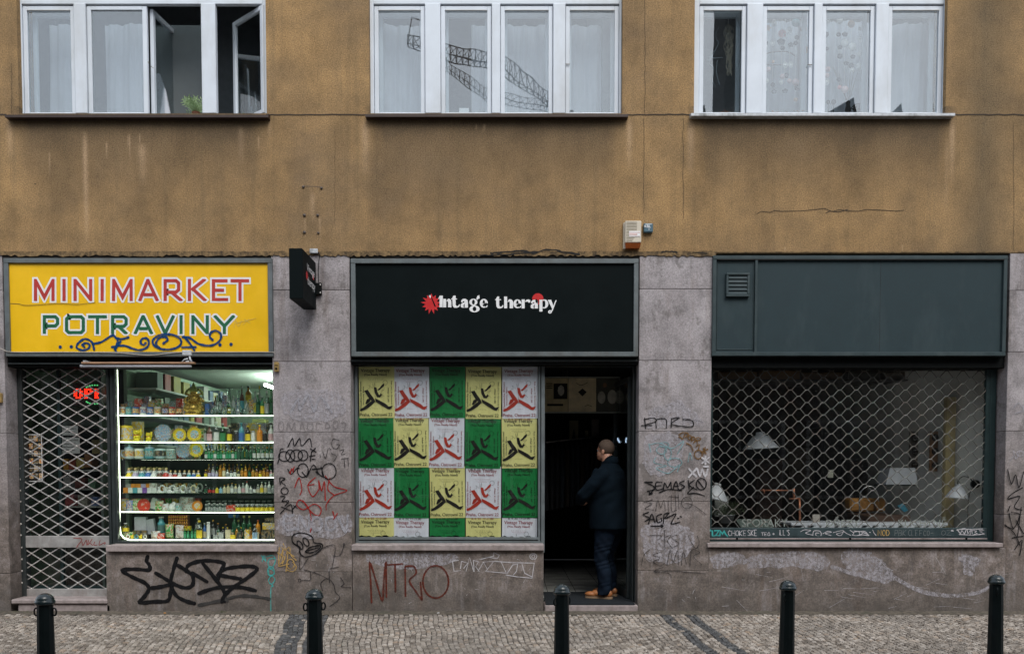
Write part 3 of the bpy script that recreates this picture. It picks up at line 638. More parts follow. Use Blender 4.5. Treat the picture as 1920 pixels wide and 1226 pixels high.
# scrubbed pale patches
def blot(g, pts, y, jag=2.0):
    q = smooth_path(pts, 5, True); q = [P(a+random.uniform(-jag, jag), b_+random.uniform(-jag, jag), 0) for a, b_ in q]
    cx = sum(a for a, _ in q)/len(q); cz = sum(b_ for _, b_ in q)/len(q)
    g = MB(); n = len(q); g.add([(cx, y, cz)]+[(a, y, b_) for a, b_ in q], [(0, 1+i, 1+(i+1) % n) for i in range(n)]); g.build('lime_patch', PM, B)
def pmat(name, col, dens):
    m = bpy.data.materials.new(name); m.use_nodes = True; t = m.node_tree; b = t.nodes['Principled BSDF']
    b.inputs['Base Color'].default_value = (*col, 1); b.inputs['Roughness'].default_value = .85
    co = t.nodes.new('ShaderNodeTexCoord').outputs['Object']
    a = math_(t, 'MULTIPLY', ramp(t, noise(t, co, 26, 5, .75), [(.36, 0), (.56, 1)]), ramp(t, noise(t, co, 1, 4, .6, (22, 1, 4)), [(.3, dens*.35), (.6, dens)]))
    t.links.new(a, b.inputs['Alpha']); return m
PM = pmat('thin lime wash', (.40, .375, .40), .85)
g = MB()
blot(g, [(1575, 1040), (1600, 1028), (1640, 1040), (1660, 1058), (1680, 1082), (1655, 1092), (1610, 1078), (1585, 1060)], -.0065, 3)
blot(g, [(1795, 1045), (1815, 1038), (1838, 1050), (1830, 1062), (1822, 1078), (1808, 1075), (1806, 1058)], -.0066, 2)
blot(g, [(1400, 1045), (1470, 1035), (1548, 1040), (1545, 1070), (1470, 1062), (1410, 1066)], -.0067, 3)
blot(g, [(1335, 1042), (1380, 1035), (1400, 1050), (1370, 1062), (1340, 1065)], -.0068, 3)
g.ribbon([P(a, b_) for a, b_ in smooth_path([(1625, 1040), (1650, 1062), (1690, 1090), (1735, 1110), (1790, 1116), (1840, 1108), (1862, 1088)], 5)], [.05-.03*abs(i/30-.5) for i in range(31)], -.0069)
g.ribbon([P(a, b_) for a, b_ in smooth_path([(1560, 1062), (1600, 1075), (1650, 1088)], 5)], .045, -.0075)
blot(g, [(1215, 770), (1240, 762), (1270, 752), (1300, 770), (1318, 790), (1312, 800), (1270, 796), (1220, 806)], -.0062, 3)
blot(g, [(1215, 815), (1260, 810), (1280, 830), (1275, 870), (1240, 892), (1210, 880), (1208, 840)], -.0063, 3)
blot(g, [(1205, 990), (1240, 975), (1290, 990), (1300, 1020), (1270, 1055), (1220, 1050), (1205, 1030)], -.0064, 3)
blot(g, [(520, 975), (560, 965), (610, 970), (655, 968), (652, 1000), (590, 1010), (525, 1000)], -.0061, 3)
blot(g, [(530, 740), (580, 730), (640, 738), (645, 775), (600, 790), (540, 780)], -.0062, 3)
blot(g, [(690, 1040), (770, 1036), (860, 1040), (830, 1060), (760, 1065), (700, 1058)], -.0063, 3)
g.build('lime_smear', PM, B)
random.seed(77); g = MB()
for i in range(46):
    px, py = random.uniform(1340, 1870), random.uniform(1040, 1140); l = random.uniform(4, 46); a = random.uniform(-.5, .25) if random.random() < .7 else random.uniform(-1.6, 1.6)
    g.ribbon([P(px, py), P(px+l*cos(a), py+l*sin(a)+random.uniform(-1, 1))], [.0035, .001], -.0085)
for i in range(30):
    px, py = random.choice([random.uniform(520, 655), random.uniform(1203, 1328), random.uniform(670, 1010)]), random.uniform(1045, 1135); l = random.uniform(2, 9); a = random.uniform(-1.6, 1.6)
    g.ribbon([P(px, py), P(px+l*cos(a), py+l*sin(a))], [.004, .001], -.0085)
g.build('scratch', M['wink'], B)

# ---- upper windows
def window(px0, px1, bars, narrow, label, openw=False):
    Y = .07
    zb, ztp = PZ(213.5, Y), PZ(-30, Y)+1.15
    x0, x1 = PX(px0, 0, 110), PX(px1, 0, 110)
    w = MB(); fd = .06
    w.cbox(x0, PX(px0+9, Y, 100), Y, Y+fd, zb, ztp, .004); w.cbox(PX(px1-6, Y, 100), x1, Y, Y+fd, zb, ztp, .004)
    zh = PZ(8, Y)
    w.cbox(PX(px0+9, Y, 100), PX(px1-6, Y, 100), Y+.002, Y+fd, zh, PZ(-14, Y), .005)
    edges = [px0+9]
    for a, b_ in bars: w.cbox(PX(a, Y, 100), PX(b_, Y, 100), Y-.012, Y+fd, zb, zh+.002, .006); edges += [a, b_]
    edges.append(px1-6)
    fr = w.build('window', M['white'], B); fr['label'] = label
    # transom lights above (just out of frame)
    tr = MB(); tr.box(PX(px0+9, Y, 0), PX(px1-6, Y, 0), Y+.03, Y+.034, PZ(-14, Y), ztp); tr.build('pane', M['glass_up'], fr)
    out = []
    for i in range(0, len(edges), 2):
        if openw and i >= 2: continue
        a, b_ = edges[i], edges[i+1]
        sh = MB(); A, Bx = PX(a, Y, 100), PX(b_, Y, 100); Zb, Zt = zb+.004, zh-.012; s_ = .052
        if (b_-a) > 0:
            sh.cbox(A+.004, A+s_, Y+.018, Y+.06, Zb, Zt, .004); sh.cbox(Bx-s_, Bx-.004, Y+.018, Y+.06, Zb, Zt, .004)
            sh.cbox(A+s_, Bx-s_, Y+.018, Y+.06, Zt-.045, Zt, .004); sh.cbox(A+s_, Bx-s_, Y+.02, Y+.06, Zb, Zb+.02, .004)
            sh.box(A+s_, Bx-s_, Y+.011, Y+.0175, Zt-.052, Zt-.046, 1)
            sh.build('sash', [M['white'], M['white2']], fr)
            gl = MB(); gl.box(A+s_-.004, Bx-s_+.004, Y+.036, Y+.040, Zb+.016, Zt-.04); gl.build('pane', M['glass_up'], fr)
            # inner casement of the double window
            sh = MB(); Yi = Y+.17; A2, B2 = A+.03, Bx-.03
            sh.cbox(A2, A2+.05, Yi, Yi+.035, Zb, Zt+.02, .004); sh.cbox(B2-.05, B2, Yi, Yi+.035, Zb, Zt+.02, .004)
            sh.cbox(A2+.05, B2-.05, Yi, Yi+.035, Zt-.05, Zt+.02, .004)
            sh.build('inner_sash', M['white'], fr)
        out.append((A, Bx))
    # room: side walls, floor, ceiling, back
    r = MB(); Zf, Zc = zb-.9, ztp+.1; xa, xb = x0-.9, x1+.9
    r.box(xa, xb, 2.6, 2.7, Zf, Zc); r.box(xa-.1, xa, .36, 2.7, Zf, Zc); r.box(xb, xb+.1, .36, 2.7, Zf, Zc)
    r.box(xa, xb, .36, 2.6, Zf-.1, Zf); r.box(xa, xb, .36, 2.6, Zc, Zc+.1)
    r.build('room_wall', M['room'], B)
    # reveals inside the wall opening
    rv = MB(); rv.box(x0, x1, .13, .345, zb-.03, zb-.004); rv.build('inner_sill', M['white'], B)
    return fr, out
w1, s1 = window(33, 499, [(140, 162), (378, 405)], None, 'white window with its right casement open', True)
w2, s2 = window(692, 1167, [(797, 826), (922, 938), (1037, 1060)], None, 'white window with four closed casements')
w3, s3 = window(1302, 1775, [(1400, 1430), (1526, 1541), (1641, 1665)], None, 'white window behind hanging paper ornaments')
# window 1, pair in the middle: left leaf closed, right leaf opening stands open
Y = .07; g = MB(); zb = PZ(213.5, Y)+.004; zh = PZ(8, Y)-.012
A, Bx = PX(162, Y, 100), PX(272, Y, 100)
def leaf(x0, x1, Yl, parent, s_=.052, name='sash'):
    g = MB()
    g.cbox(x0+.004, x0+s_, Yl+.018, Yl+.06, zb, zh, .004); g.cbox(x1-s_, x1, Yl+.018, Yl+.06, zb, zh, .004)
    g.cbox(x0+s_, x1-s_, Yl+.018, Yl+.06, zh-.045, zh, .004); g.cbox(x0+s_, x1-s_, Yl+.02, Yl+.06, zb, zb+.02, .004)
    g.build(name, M['white'], parent)
    gl = MB(); gl.box(x0+s_-.004, x1-s_+.004, Yl+.036, Yl+.040, zb+.016, zh-.04); gl.build('pane', M['glass_up'], parent)
leaf(A, PX(275, Y, 100), Y, w1)
def swung(xh, yh, width, ang, parent, dirx=1):
    """casement hinged at (xh, yh), opened by ang"""
    g = MB(); gl = MB(); s_ = .052
    def tf(mb):
        mb.v = [(xh+dirx*(x*cos(ang)-y*sin(ang)), yh+x*sin(ang)+y*cos(ang), z) for x, y, z in mb.v]
    g.cbox(0, s_, -.02, .022, zb, zh, .004); g.cbox(width-s_, width, -.02, .022, zb, zh, .004)
    g.cbox(s_, width-s_, -.02, .022, zh-.05, zh, .004); g.cbox(s_, width-s_, -.02, .022, zb, zb+.05, .004)
    gl.box(s_-.003, width-s_+.003, -.002, .002, zb+.045, zh-.045); tf(g); tf(gl)
    g.build('open_casement', M['white'], parent); gl.build('pane', M['glass_up'], parent)
swung(PX(285, .15, 100), .15, .62, rad(82), w1)                   # leaf folded back into the room
swung(PX(499, Y, 100)-.02, Y-.005, .62, rad(41), w1, -1)         # right leaf open inwards
g = MB()
for px, py, L in ((279, 117, .0), (284, 126, 1)):
    x, z = P(px, py, .07); g.tube([(x, .07, z), (x, .055, z)], .006, 6); g.tube([(x, .055, z), (x+.03*L, .055, z-.02)], .004, 6)
for px, py in ((1408/1, 118), (882/3.69+1280, 122), (1420/3.69+680, 121)):
    x, z = P(px, py, .08); g.tube([(x-.03, .075, z), (x+.02, .075, z)], .005, 6)
g.build('window_handle', mat('handle metal', (.35, .34, .32), .35, .7), w1)
# sheet metal window sills
def metal_sill(px0, px1, py, mt, name='window_sill'):
    g = MB(); Ys = -.085; z0 = PZ(py, Ys); x0, x1 = PX(px0, Ys, py), PX(px1, Ys, py)
    zz = PZ(213.5, 0.07)
    vs = [(x0, .09, zz-.004), (x1, .09, zz-.004), (x1, Ys, z0), (x0, Ys, z0), (x0, Ys, z0-.028), (x1, Ys, z0-.028), (x0, .0, z0-.030), (x1, .0, z0-.030), (x0, .09, z0-.03), (x1, .09, z0-.03)]
    g.add(vs, [(0, 1, 2, 3), (3, 2, 5, 4), (4, 5, 7, 6), (6, 7, 9, 8), (0, 3, 4, 6, 8), (1, 9, 7, 5, 2)])
    return g.build(name, mt, B)
metal_sill(9, 503, 215.5, M['sillb']); metal_sill(685, 1178, 214.5, M['sillb']); metal_sill(1296, 1791, 212.5, M['sillw'])

# ---- curtains and things behind the upper panes
def curtain(px0, px1, py0, py1, Y, label, mt, folds=.5, top=True):
    x0, x1 = PX(px0, Y, 100), PX(px1, Y, 100); za, zb_ = PZ(py0, Y), PZ(py1, Y); g = MB(); n = max(12, int((x1-x0)/.02)); rows = 6
    vs = []
    for r in range(rows+1):
        for i in range(n+1):
            x = x0+(x1-x0)*i/n; a = .018*sin(x*31+.6*sin(r*.7))+.012*sin(x*73+r*.4)+.02*sin(x*9)
            vs.append((x, Y+a, za+(zb_-za)*r/rows))
    fs = [(r*(n+1)+i, r*(n+1)+i+1, (r+1)*(n+1)+i+1, (r+1)*(n+1)+i) for r in range(rows) for i in range(n)]
    vs2 = [(a, b_+.004, c_) for a, b_, c_ in vs]; k = len(vs)
    g.add(vs+vs2, fs+[tuple(q+k for q in f)[::-1] for f in fs], 0, True)
    return tag(g.build('curtain', mt), label, 'curtain')
lc = M['curtain']; dc = mat('grey roller blind', (.10, .115, .12), .8, var=.1)
curtain(92, 145, 46, 230, .52, 'pale net curtain at the left pane of the left window', lc)
curtain(196, 272, 46, 230, .52, 'pale net curtain behind the second pane of the left window', lc)
curtain(700, 812, 48, 232, .45, 'pale gathered curtain in the leftmost pane of the middle window', lc)
curtain(884, 1032, 48, 232, .47, 'wide pale curtain across the middle panes of the middle window', lc)
curtain(1046, 1150, 48, 232, .46, 'smooth pale curtain in the rightmost pane of the middle window', lc)
curtain(1668, 1745, 46, 232, .47, 'pale curtain in the rightmost pane of the right window', lc)
curtain(1436, 1650, 42, 232, .66, 'added pale backdrop standing in for light behind the ornaments of the right window', lc)  # pale backdrop added for the light tone behind the dark ornaments
curtain(1500, 1540, 15, 232, .6, 'narrow grey curtain behind the ornaments of the right window', lc)
g = MB(); x0, x1 = PX(290, .6, 100), PX(380, .6, 100); g.box(x0, x1, .60, .61, PZ(225, .6), PZ(48, .6)); g.tube([(x0, .60, PZ(225, .6)), (x1, .60, PZ(225, .6))], .012, 8)
tag(g.build('roller_blind', dc), 'dark grey roller blind pulled down in the left window', 'blind')
g = MB(); q = [P(a, b_, .4) for a, b_ in ((292, 225), (294, 138), (299, 138), (310, 170), (321, 225))]; g.prism(q, .40, .43)
tag(g.build('pinned_cloth', M['curtain']), 'pale triangular cloth hanging beside the grey blind', 'cloth')
# leafy plant in window 1
def plant(name, label, px, py, Y, n, h, spread, mt, potmt, r=.05):
    g = MB(); x, z = P(px, py, Y); random.seed(int(px)); t_ = thing(name, label, 'plant', (x, Y, z))
    p = MB(); p.lathe([(r*.7, 0), (r, .1), (r*1.05, .1), (r*.9, .095)], x, Y, z, 14); p.build('pot', potmt, t_)
    for i in range(n):
        a = random.uniform(0, 2*pi); e = random.uniform(.3, 1.3); l = h*random.uniform(.5, 1.1)
        pts = []
        for k in range(6):
            u = k/5; pts.append(Vector((x+cos(a)*spread*u**1.3*cos(e)*1.2, Y+sin(a)*spread*u**1.3*cos(e), z+.09+l*sin(e)*u-.06*u*u*l*3)))
        for k in range(1, 6):
            c_ = pts[k]; dr = (pts[k]-pts[k-1]).normalized(); sd = dr.cross(Vector((0, 1, .2))).normalized()*.018
            for sgn in (1, -1):
                tip = c_+sd*sgn*1.9+dr*.02
                g.add([c_-dr*.012, c_+sd*sgn+dr*.012, tip, c_+sd*sgn*.9-dr*.01], [(0, 1, 2, 3)])
        g.tube(pts, .0025, 5)
    g.build('leaves', mt, t_); return t_
leafm = mat('pale green leaf', (.30, .42, .20), .6, var=.3, scale=20); darkleaf = mat('dark leaf', (.05, .07, .03), .6, var=.3)
plant('potted_plant', 'leafy green plant in the open part of the left window', 368, 228, .36, 30, .26, .16, leafm, mat('terracotta', (.3, .12, .06), .8))
g = MB(); g.box(PX(861, .2, 205), PX(879, .2, 205), .2, .215, PZ(213, .2), PZ(203, .2)); tag(g.build('white_card', M['lwhite']), 'small white card on the sill inside the middle window', 'card')
# ------------------------------------------------------------------ shop fascias and signs
def frame_box(g, px0, py0, px1, py1, t, Yf, Yb, mi=0, c=.004):
    """rectangular frame given by its outer photo rectangle, member width t px"""
    x0, x1, z1, z0 = PX(px0, Yf, (py0+py1)/2), PX(px1, Yf, (py0+py1)/2), PZ(py0, Yf), PZ(py1, Yf); w = t/163
    g.cbox(x0, x1, Yf, Yb, z1-w, z1, c, mi); g.cbox(x0, x1, Yf, Yb, z0, z0+w, c, mi)
    g.cbox(x0, x0+w, Yf+.001, Yb, z0+w, z1-w, c, mi); g.cbox(x1-w, x1, Yf+.001, Yb, z0+w, z1-w, c, mi)
    return x0+w, x1-w, z0+w, z1-w
def mk_sign(name, label, px0, py0, px1, py1, t, frm, pan, Yf=-.04, Yp=-.012):
    x0, z0 = P((px0+px1)/2, py1, Yf); S = thing(name, label, 'sign', (x0, Yf, z0))
    g = MB(); a, b_, c_, d_ = frame_box(g, px0, py0, px1, py1, t, Yf, .05); g.build('sign_frame', frm, S)
    g = MB(); g.box(a-.01, b_+.01, Yp, .045, c_-.01, d_+.01); pn = g.build('sign_panel', pan, S); return S, pn
S1, pn1 = mk_sign('shop_sign', 'yellow sign lettered MINIMARKET POTRAVINY above the lit shop window', 8, 484, 511, 668, 8.5, M['steel'], M['yellow'])
oA = (0, 460, 3.6226); Ys = -.0135
MM = [[(241,378),(241,238),(301,352),(360,238),(360,378)], [(435,228),(435,378)], [(510,378),(510,236),(616,368),(616,228)], [(694,228),(694,378)], [(771,378),(773,238),(833,352),(891,238),(891,378)],
      [(948,378),(1004,236),(1070,378)], [(975,335),(1045,335)], [(1122,378),(1122,240),(1195,240),(1213,256),(1213,302),(1195,318),(1130,318)], [(1165,318),(1236,378)],
      [(1287,228),(1287,378)], [(1394,228),(1300,304)], [(1304,290),(1398,378)], [(1546,241),(1450,241),(1450,368),(1550,368)], [(1450,305),(1522,305)], [(1566,241),(1692,241)], [(1630,241),(1630,378)]]
PO = [[(301,600),(301,484),(375,484),(391,500),(391,531),(375,547),(305,547)], [(468,484),(550,484),(566,499),(566,577),(550,592),(468,592),(452,577),(452,499),(468,484)], [(598,484),(726,484)], [(662,484),(662,602)],
      [(765,602),(765,484),(840,484),(857,500),(857,534),(840,550),(770,550)], [(805,550),(862,602)], [(916,602),(972,480),(1032,602)], [(945,565),(1003,565)], [(1066,476),(1122,596),(1180,476)], [(1230,474),(1230,604)],
      [(1310,604),(1310,482),(1408,596),(1408,474)], [(1456,476),(1524,548),(1590,476)], [(1524,548),(1524,610)]]
def letters(lst, w, y, mt, name, par, name_row=0):
    g = MB()
    for i, st in enumerate(lst):
        q = [P(a, b_, y) for a, b_ in crop(st, *oA)]
        t = MB(); t.ribbon(q, w/163, y-.00025*(i % 5), 0, dy=0, cap=False); e = (w/5.9-1)*.5*21 if w > 8 else 0
        top, bot = (228, 378) if name_row == 0 else (474, 602)
        zt, zb = P(600, 460+(top-e)/3.6226, y)[1], P(600, 460+(bot+e)/3.6226, y)[1]
        for f in t.f:
            pg = [t.v[k] for k in f]
            for lim, sg in ((zt, 1), (zb, -1)):
                o_ = []
                for k in range(len(pg)):
                    a_, c_ = pg[k], pg[(k+1) % len(pg)]; ia, ic = sg*(a_[2]-lim) <= 1e-9, sg*(c_[2]-lim) <= 1e-9
                    if ia: o_.append(a_)
                    if ia != ic: u = (lim-a_[2])/(c_[2]-a_[2]); o_.append(tuple(a_[j]+(c_[j]-a_[j])*u for j in range(3)))
                pg = o_
                if not pg: break
            if len(pg) > 2: g.add(pg, [tuple(range(len(pg)))])
    return g.build(name, mt, par)
def ext(lst, e):
    out = []
    for st in lst:
        q = list(st)
        for i, j in ((0, 1), (-1, -2)):
            dx, dz = q[i][0]-q[j][0], q[i][1]-q[j][1]; l = hypot(dx, dz) or 1
            q[i] = (q[i][0]+dx/l*e, q[i][1]+dz/l*e)
        out.append(q)
    return out
letters(ext(MM, 12), 12.6, Ys, M['lwhite'], 'lettering_outline', S1); letters(ext(PO, 12), 12.2, Ys, M['lwhite'], 'lettering_outline', S1, 1)
letters(MM, 6.0, Ys-.0025, M['red'], 'lettering', S1); letters(PO, 5.9, Ys-.0025, M['lgreen'], 'lettering', S1, 1)
g = MB(); strokes(g, [[(640,708),(622,655),(575,635),(530,665),(522,695),(560,712),(600,700),(608,675),(585,662),(560,675),(575,690)], [(630,668),(690,655),(760,612),(785,625),(800,650),(785,700),(790,725)], [(785,628),(830,635),(872,624)], [(760,690),(840,680),(900,700),(950,710),(1000,690),(1012,655),(995,630),(965,635),(955,660),(975,675),(990,662)],
  ellp(1135,655,98,52), [(1090,700),(1060,670),(1080,630),(1120,620),(1140,640),(1110,665)], [(1240,622),(1290,628),(1350,668),(1430,680),(1490,650),(1502,605),(1470,580),(1435,590),(1425,620),(1445,640)], [(1250,620),(1290,665),(1320,712)], [(1238,692),(1330,690)], [(820,650),(780,705)]], 4.0, Ys-.004, oA, jit=.3)
for a, b_ in ((410,690),(485,688),(1495,676),(1570,672)):
    q = [P(u, v, Ys) for u, v in crop(ellp(a, b_, 12, 12, 10)[:-1], *oA)]; g.flat(q, Ys-.004)
gb = g.build('graffiti', M['blueink'], S1); gb['label'] = 'blue looping spray tag'
g = MB(); strokes(g, [[(130,398),(180,408),(300,402),(400,396),(520,402),(600,394),(650,388)], [(70,395),(130,398)]], .9, Ys-.0015, oA); g.build('film_crease', M['crack'], S1)
g = MB(); strokes(g, [[(1590,560),(1600,510),(1620,550),(1640,510)], [(1650,540),(1690,500)], [(1660,500),(1700,530)], [(1600,530),(1740,495)]], .9, Ys-.0015, oA); g.build('faint_scribble', mat('faint yellow scribble', (.62, .45, .08), .6), S1)

S2, pn2 = mk_sign('shop_sign', 'black sign lettered Vintage therapy above the poster covered window', 658, 485, 1197, 668, 8.5, M['steel'], M['signblack'])
oL = (780, 510, 6.857); yl = -.0135
def poly(g, pts, y, mi=0, sm=False):
    q = smooth_path(pts, 4, True) if sm else pts
    g.flat([P(a, b_, y) for a, b_ in crop(q, *oL)][::-1], y, mi)
def ring(g, cx, cy, rx, ry, ix, iy, y, a0=0, a1=2*pi, mi=0, n=22):
    o_, i_ = [], []
    for k in range(n+1):
        a = a0+(a1-a0)*k/n; o_.append((cx+rx*cos(a), cy+ry*sin(a))); i_.append((cx+ix*cos(a), cy+iy*sin(a)))
    o_ = [P(a, b_, y) for a, b_ in crop(o_, *oL)]; i_ = [P(a, b_, y) for a, b_ in crop(i_, *oL)]
    for k in range(n): g.add([(o_[k][0], y, o_[k][1]), (o_[k+1][0], y, o_[k+1][1]), (i_[k+1][0], y, i_[k+1][1]), (i_[k][0], y, i_[k][1])], [(0, 1, 2, 3)], mi)
g = MB()
pts = []
for k in range(26):
    a = -pi/2+pi*k/13; r = (132 if k % 2 == 0 else 78)*(1+.08*sin(k*2.3)); pts.append((198+r*cos(a), 405+r*sin(a)))
cx, cz = P(*crop([(198, 405)], *oL)[0], yl); q = [P(a, b_, yl) for a, b_ in crop(pts, *oL)]
g.add([(cx, yl, cz)]+[(a, yl, b_) for a, b_ in q], [(0, 1+i, 1+(i+1) % 26) for i in range(26)])
g.build('red_star', M['bred'], S2)
g = MB(); poly(g, [(190, 318), (210, 335), (258, 446), (238, 446)], yl-.001); g.build('star_slash', M['signblack'], S2)
g = MB(); q = [P(a, b_, yl) for a, b_ in crop(ellp(1567, 345, 72, 72, 28)[:-1], *oL)]; g.flat(q, yl); g.build('red_dot', M['bred'], S2)
g = MB(); y = yl-.0015
poly(g, [(166, 300), (190, 298), (186, 335), (176, 330)], y)
poly(g, [(285, 345), (306, 302), (318, 302), (302, 345)], y); poly(g, [(303, 345), (318, 305), (345, 303), (343, 452), (303, 452)], y)
def stem(a, b_, c0, c1): poly(g, [(a, c0), (b_, c0), (b_, c1), (a, c1)], y)
def arch(x0, x1, x2, top, bot):
    poly(g, [(x0, top+34), (x0+18, top+4), (x1, top-2), (x2-22, top), (x2-4, top+18), (x2, top+40), (x2, bot), (x1, bot), (x1, top+44), (x1-6, top+22), (x0+14, top+34)][::1], y-.0003)
stem(349, 388, 345, 453); arch(390, 412, 455, 345, 453)
poly(g, [(466, 330), (484, 303), (510, 303), (510, 420), (522, 438), (540, 436), (556, 414), (568, 420), (552, 450), (520, 460), (490, 458), (472, 436)], y-.0003); stem(452, 528, 341, 351)
def let_a(x, top, bot):
    poly(g, [(x+5, top+44), (x+5, top+22), (x+24, top+2), (x+55, top-3), (x+85, top+14), (x+92, top+40), (x+92, bot), (x+50, bot), (x+50, top+46), (x+40, top+30), (x+26, top+34), (x+24, top+44)], y-.0003)
    poly(g, [(x, bot-10), (x, bot-42), (x+22, bot-62), (x+50, bot-68), (x+50, bot-52), (x+36, bot-36), (x+34, bot-10), (x+50, bot), (x+14, bot)], y-.0006)
let_a(576, 345, 458)
ring(g, 738, 387, 52, 44, 18, 32, y); ring(g, 752, 474, 66, 44, 24, 30, y-.0004); poly(g, [(775, 345), (788, 308), (815, 296), (818, 338), (800, 345), (790, 360)], y-.0008)
def let_e(cx, cy, k=1.0):
    ring(g, cx, cy, 52*k, 57*k, 16*k, 42*k, y-.0002, rad(-178), rad(2)); ring(g, cx, cy, 52*k, 57*k, 16*k, 42*k, y-.0002, rad(60), rad(183))
    poly(g, [(cx-20, cy+2), (cx+50, cy+2), (cx+50, cy-8), (cx+14, cy-8), (cx-16, cy+24)], y-.0008); poly(g, [(cx+20, cy+48), (cx+46, cy+22), (cx+50, cy+34), (cx+34, cy+54)], y-.0005)
let_e(872, 402)
poly(g, [(1028, 345), (1046, 314), (1070, 314), (1070, 430), (1082, 448), (1100, 444), (1114, 424), (1126, 430), (1112, 458), (1080, 468), (1050, 464), (1034, 442)], y-.0003); stem(1016, 1094, 350, 360)
stem(1133, 1172, 315, 466); arch(1174, 1205, 1248, 352, 466)
let_e(1304, 408)
stem(1358, 1398, 352, 467); poly(g, [(1400, 380), (1420, 356), (1450, 352), (1470, 362), (1468, 392), (1446, 394), (1434, 378), (1412, 386)], y-.0002)
let_a(1476, 358, 468)
stem(1586, 1626, 356, 508); ring(g, 1650, 410, 52, 58, 14, 44, y-.0004, rad(-120), rad(120))
poly(g, [(1694, 358), (1738, 356), (1772, 452), (1752, 476)], y-.0006); poly(g, [(1794, 362), (1808, 362), (1760, 490), (1742, 520), (1742, 490)], y-.0009); ring(g, 1722, 512, 24, 22, 8, 6, y-.0012)
g.build('lettering', M['lwhite'], S2)
g = MB(); poly(g, [(1536, 356), (1556, 350), (1560, 388), (1552, 398), (1540, 388)], y-.002, 0, True); poly(g, [(1562, 362), (1574, 362), (1574, 400), (1562, 408)], y-.002, 0); g.build('letter_counter', M['signblack'], S2)

S3, pn3 = mk_sign('blank_fascia', 'blank petrol green fascia board above the right hand grille', 1336, 479, 1888, 667, 7.0, M['greend'], M['green'], -.04, -.008)
g = MB(); x0, x1 = PX(1414, -.04), PX(1419, -.04); g.cbox(x0, x1, -.036, .0, PZ(660, -.04), PZ(487, -.04), .003)
xs_ = PX(1648, -.01); g.box(xs_-.0015, xs_+.0015, -.0085, .0, PZ(660, -.01), PZ(488, -.01), 1)
frame_box(g, 1344, 491, 1413, 656, 1.6, -.014, .0); g.box(PX(1343), PX(1884), -.0385, -.03, PZ(485.5, -.04)-.01, PZ(485.5, -.04), 1)
g.build('fascia_trim', [M['greend'], M['gap']], S3)
x, z = P(1384, 556, -.03); V = thing('louvre_vent', 'square green louvred vent on the left end of the green fascia', 'vent', (x, -.05, z))
g = MB(); ax, bx, az, bz = frame_box(g, 1362, 511, 1406, 556, 4.2, -.052, -.009); g.build('vent_frame', M['greend'], V)
g = MB(); g.box(ax, bx, -.02, -.009, az, bz)
g.build('vent_back', M['greenk'], V)
for i in range(5):
    g = MB(); h = (bz-az)/5; zz = az+h*i
    g.add([(ax, -.046, zz+.003), (bx, -.046, zz+.003), (bx, -.03, zz+h-.002), (ax, -.03, zz+h-.002), (ax, -.042, zz+.001), (bx, -.042, zz+.001), (bx, -.026, zz+h-.005), (ax, -.026, zz+h-.005)], [(0, 1, 2, 3), (4, 7, 6, 5), (0, 4, 5, 1), (3, 2, 6, 7)])
    g.build('vent_slat', M['green'], V)
# fascia of each shop closes against the masonry: dark roller housings below the signs
def housing(px0, px1, py0, py1, Yf, name, mt, Yb=.34):
    g = MB(); g.cbox(PX(px0), PX(px1), Yf, Yb, PZ(py1, Yf), PZ(py0, Yf), .006)
    g.box(PX(px0), PX(px1), .052, Yb, PZ(py0, Yf)-.004, WB+.02); return g.build(name, mt, B)
housing(9, 511, 669, 688, .055, 'shutter_housing', M['black']); housing(657, 1198, 669, 684, .055, 'shutter_housing', M['black']); housing(1334, 1889, 669, 690, .06, 'shutter_housing', M['black'])
g = MB(); g.cbox(PX(657), PX(1196), .03, .055, PZ(678, .03), PZ(674, .03), .003); g.cbox(PX(12), PX(511), .03, .055, PZ(683, .03), PZ(680, .03), .003); g.build('housing_rail', M['darksteel'], B)

# ---- blade sign on the second pier
xr, xl, ya, yb_ = -2.222, -2.366, -.675, -.045
zt_, zb_ = PZ(466, -.66), PZ(560.5, -.66)
BS = thing('blade_sign', 'black box sign projecting from the pier between the two shops', 'sign', ((xl+xr)/2, -.3, zb_))
g = MB(); g.cbox(xl, xr, ya, yb_, zb_, zt_, .005); g.build('sign_box', mat('black box sign', (.003, .006, .0065), .6, var=.15, scale=3, spec=.07), BS)
g = MB(); text(g, 'Vintage', 0, .085, .36, .10, 0, 0); text(g, 'therapy', .02, -.055, .36, .115, 0, 0)
g.v = [(xr+.002, -.30+a, (zb_+zt_)/2+.02+c_) for a, b_, c_ in g.v]; g.build('lettering', M['lwhite'], BS)
g = MB(); pts = [(.055*(1 if k % 2 == 0 else .6)*cos(pi*k/11), .055*(1 if k % 2 == 0 else .6)*sin(pi*k/11)) for k in range(22)]
g.add([(xr+.0014, -.30-.18, (zb_+zt_)/2+.02)]+[(xr+.0014, -.30-.185+a, (zb_+zt_)/2+.02+b_) for a, b_ in pts], [(0, 1+i, 1+(i+1) % 22) for i in range(22)])
g.add([(xr+.0014, -.30+.12+.035*cos(a), (zb_+zt_)/2+.075+.035*sin(a)) for a in [2*pi*i/16 for i in range(16)]], [tuple(range(16))])
g.build('red_emblem', M['bred'], BS)
g = MB(); x, z = P(600, 530, -.01); g.cbox(xl+.01, PX(603.5, -.01, 540), -.045, -.001, PZ(553, -.02), PZ(531, -.02), .003)
for py in (534, 549): x, z = P(600.5, py, -.05); g.tube([(x, -.046, z), (x, -.056, z)], .009, 8, 1)
g.build('wall_bracket', [M['black'], M['rivet']], BS)
x, z = P(589, 476, 0); JB = thing('junction_box', 'small white junction box on top of the pier behind the blade sign', 'junction box', (x, 0, z))
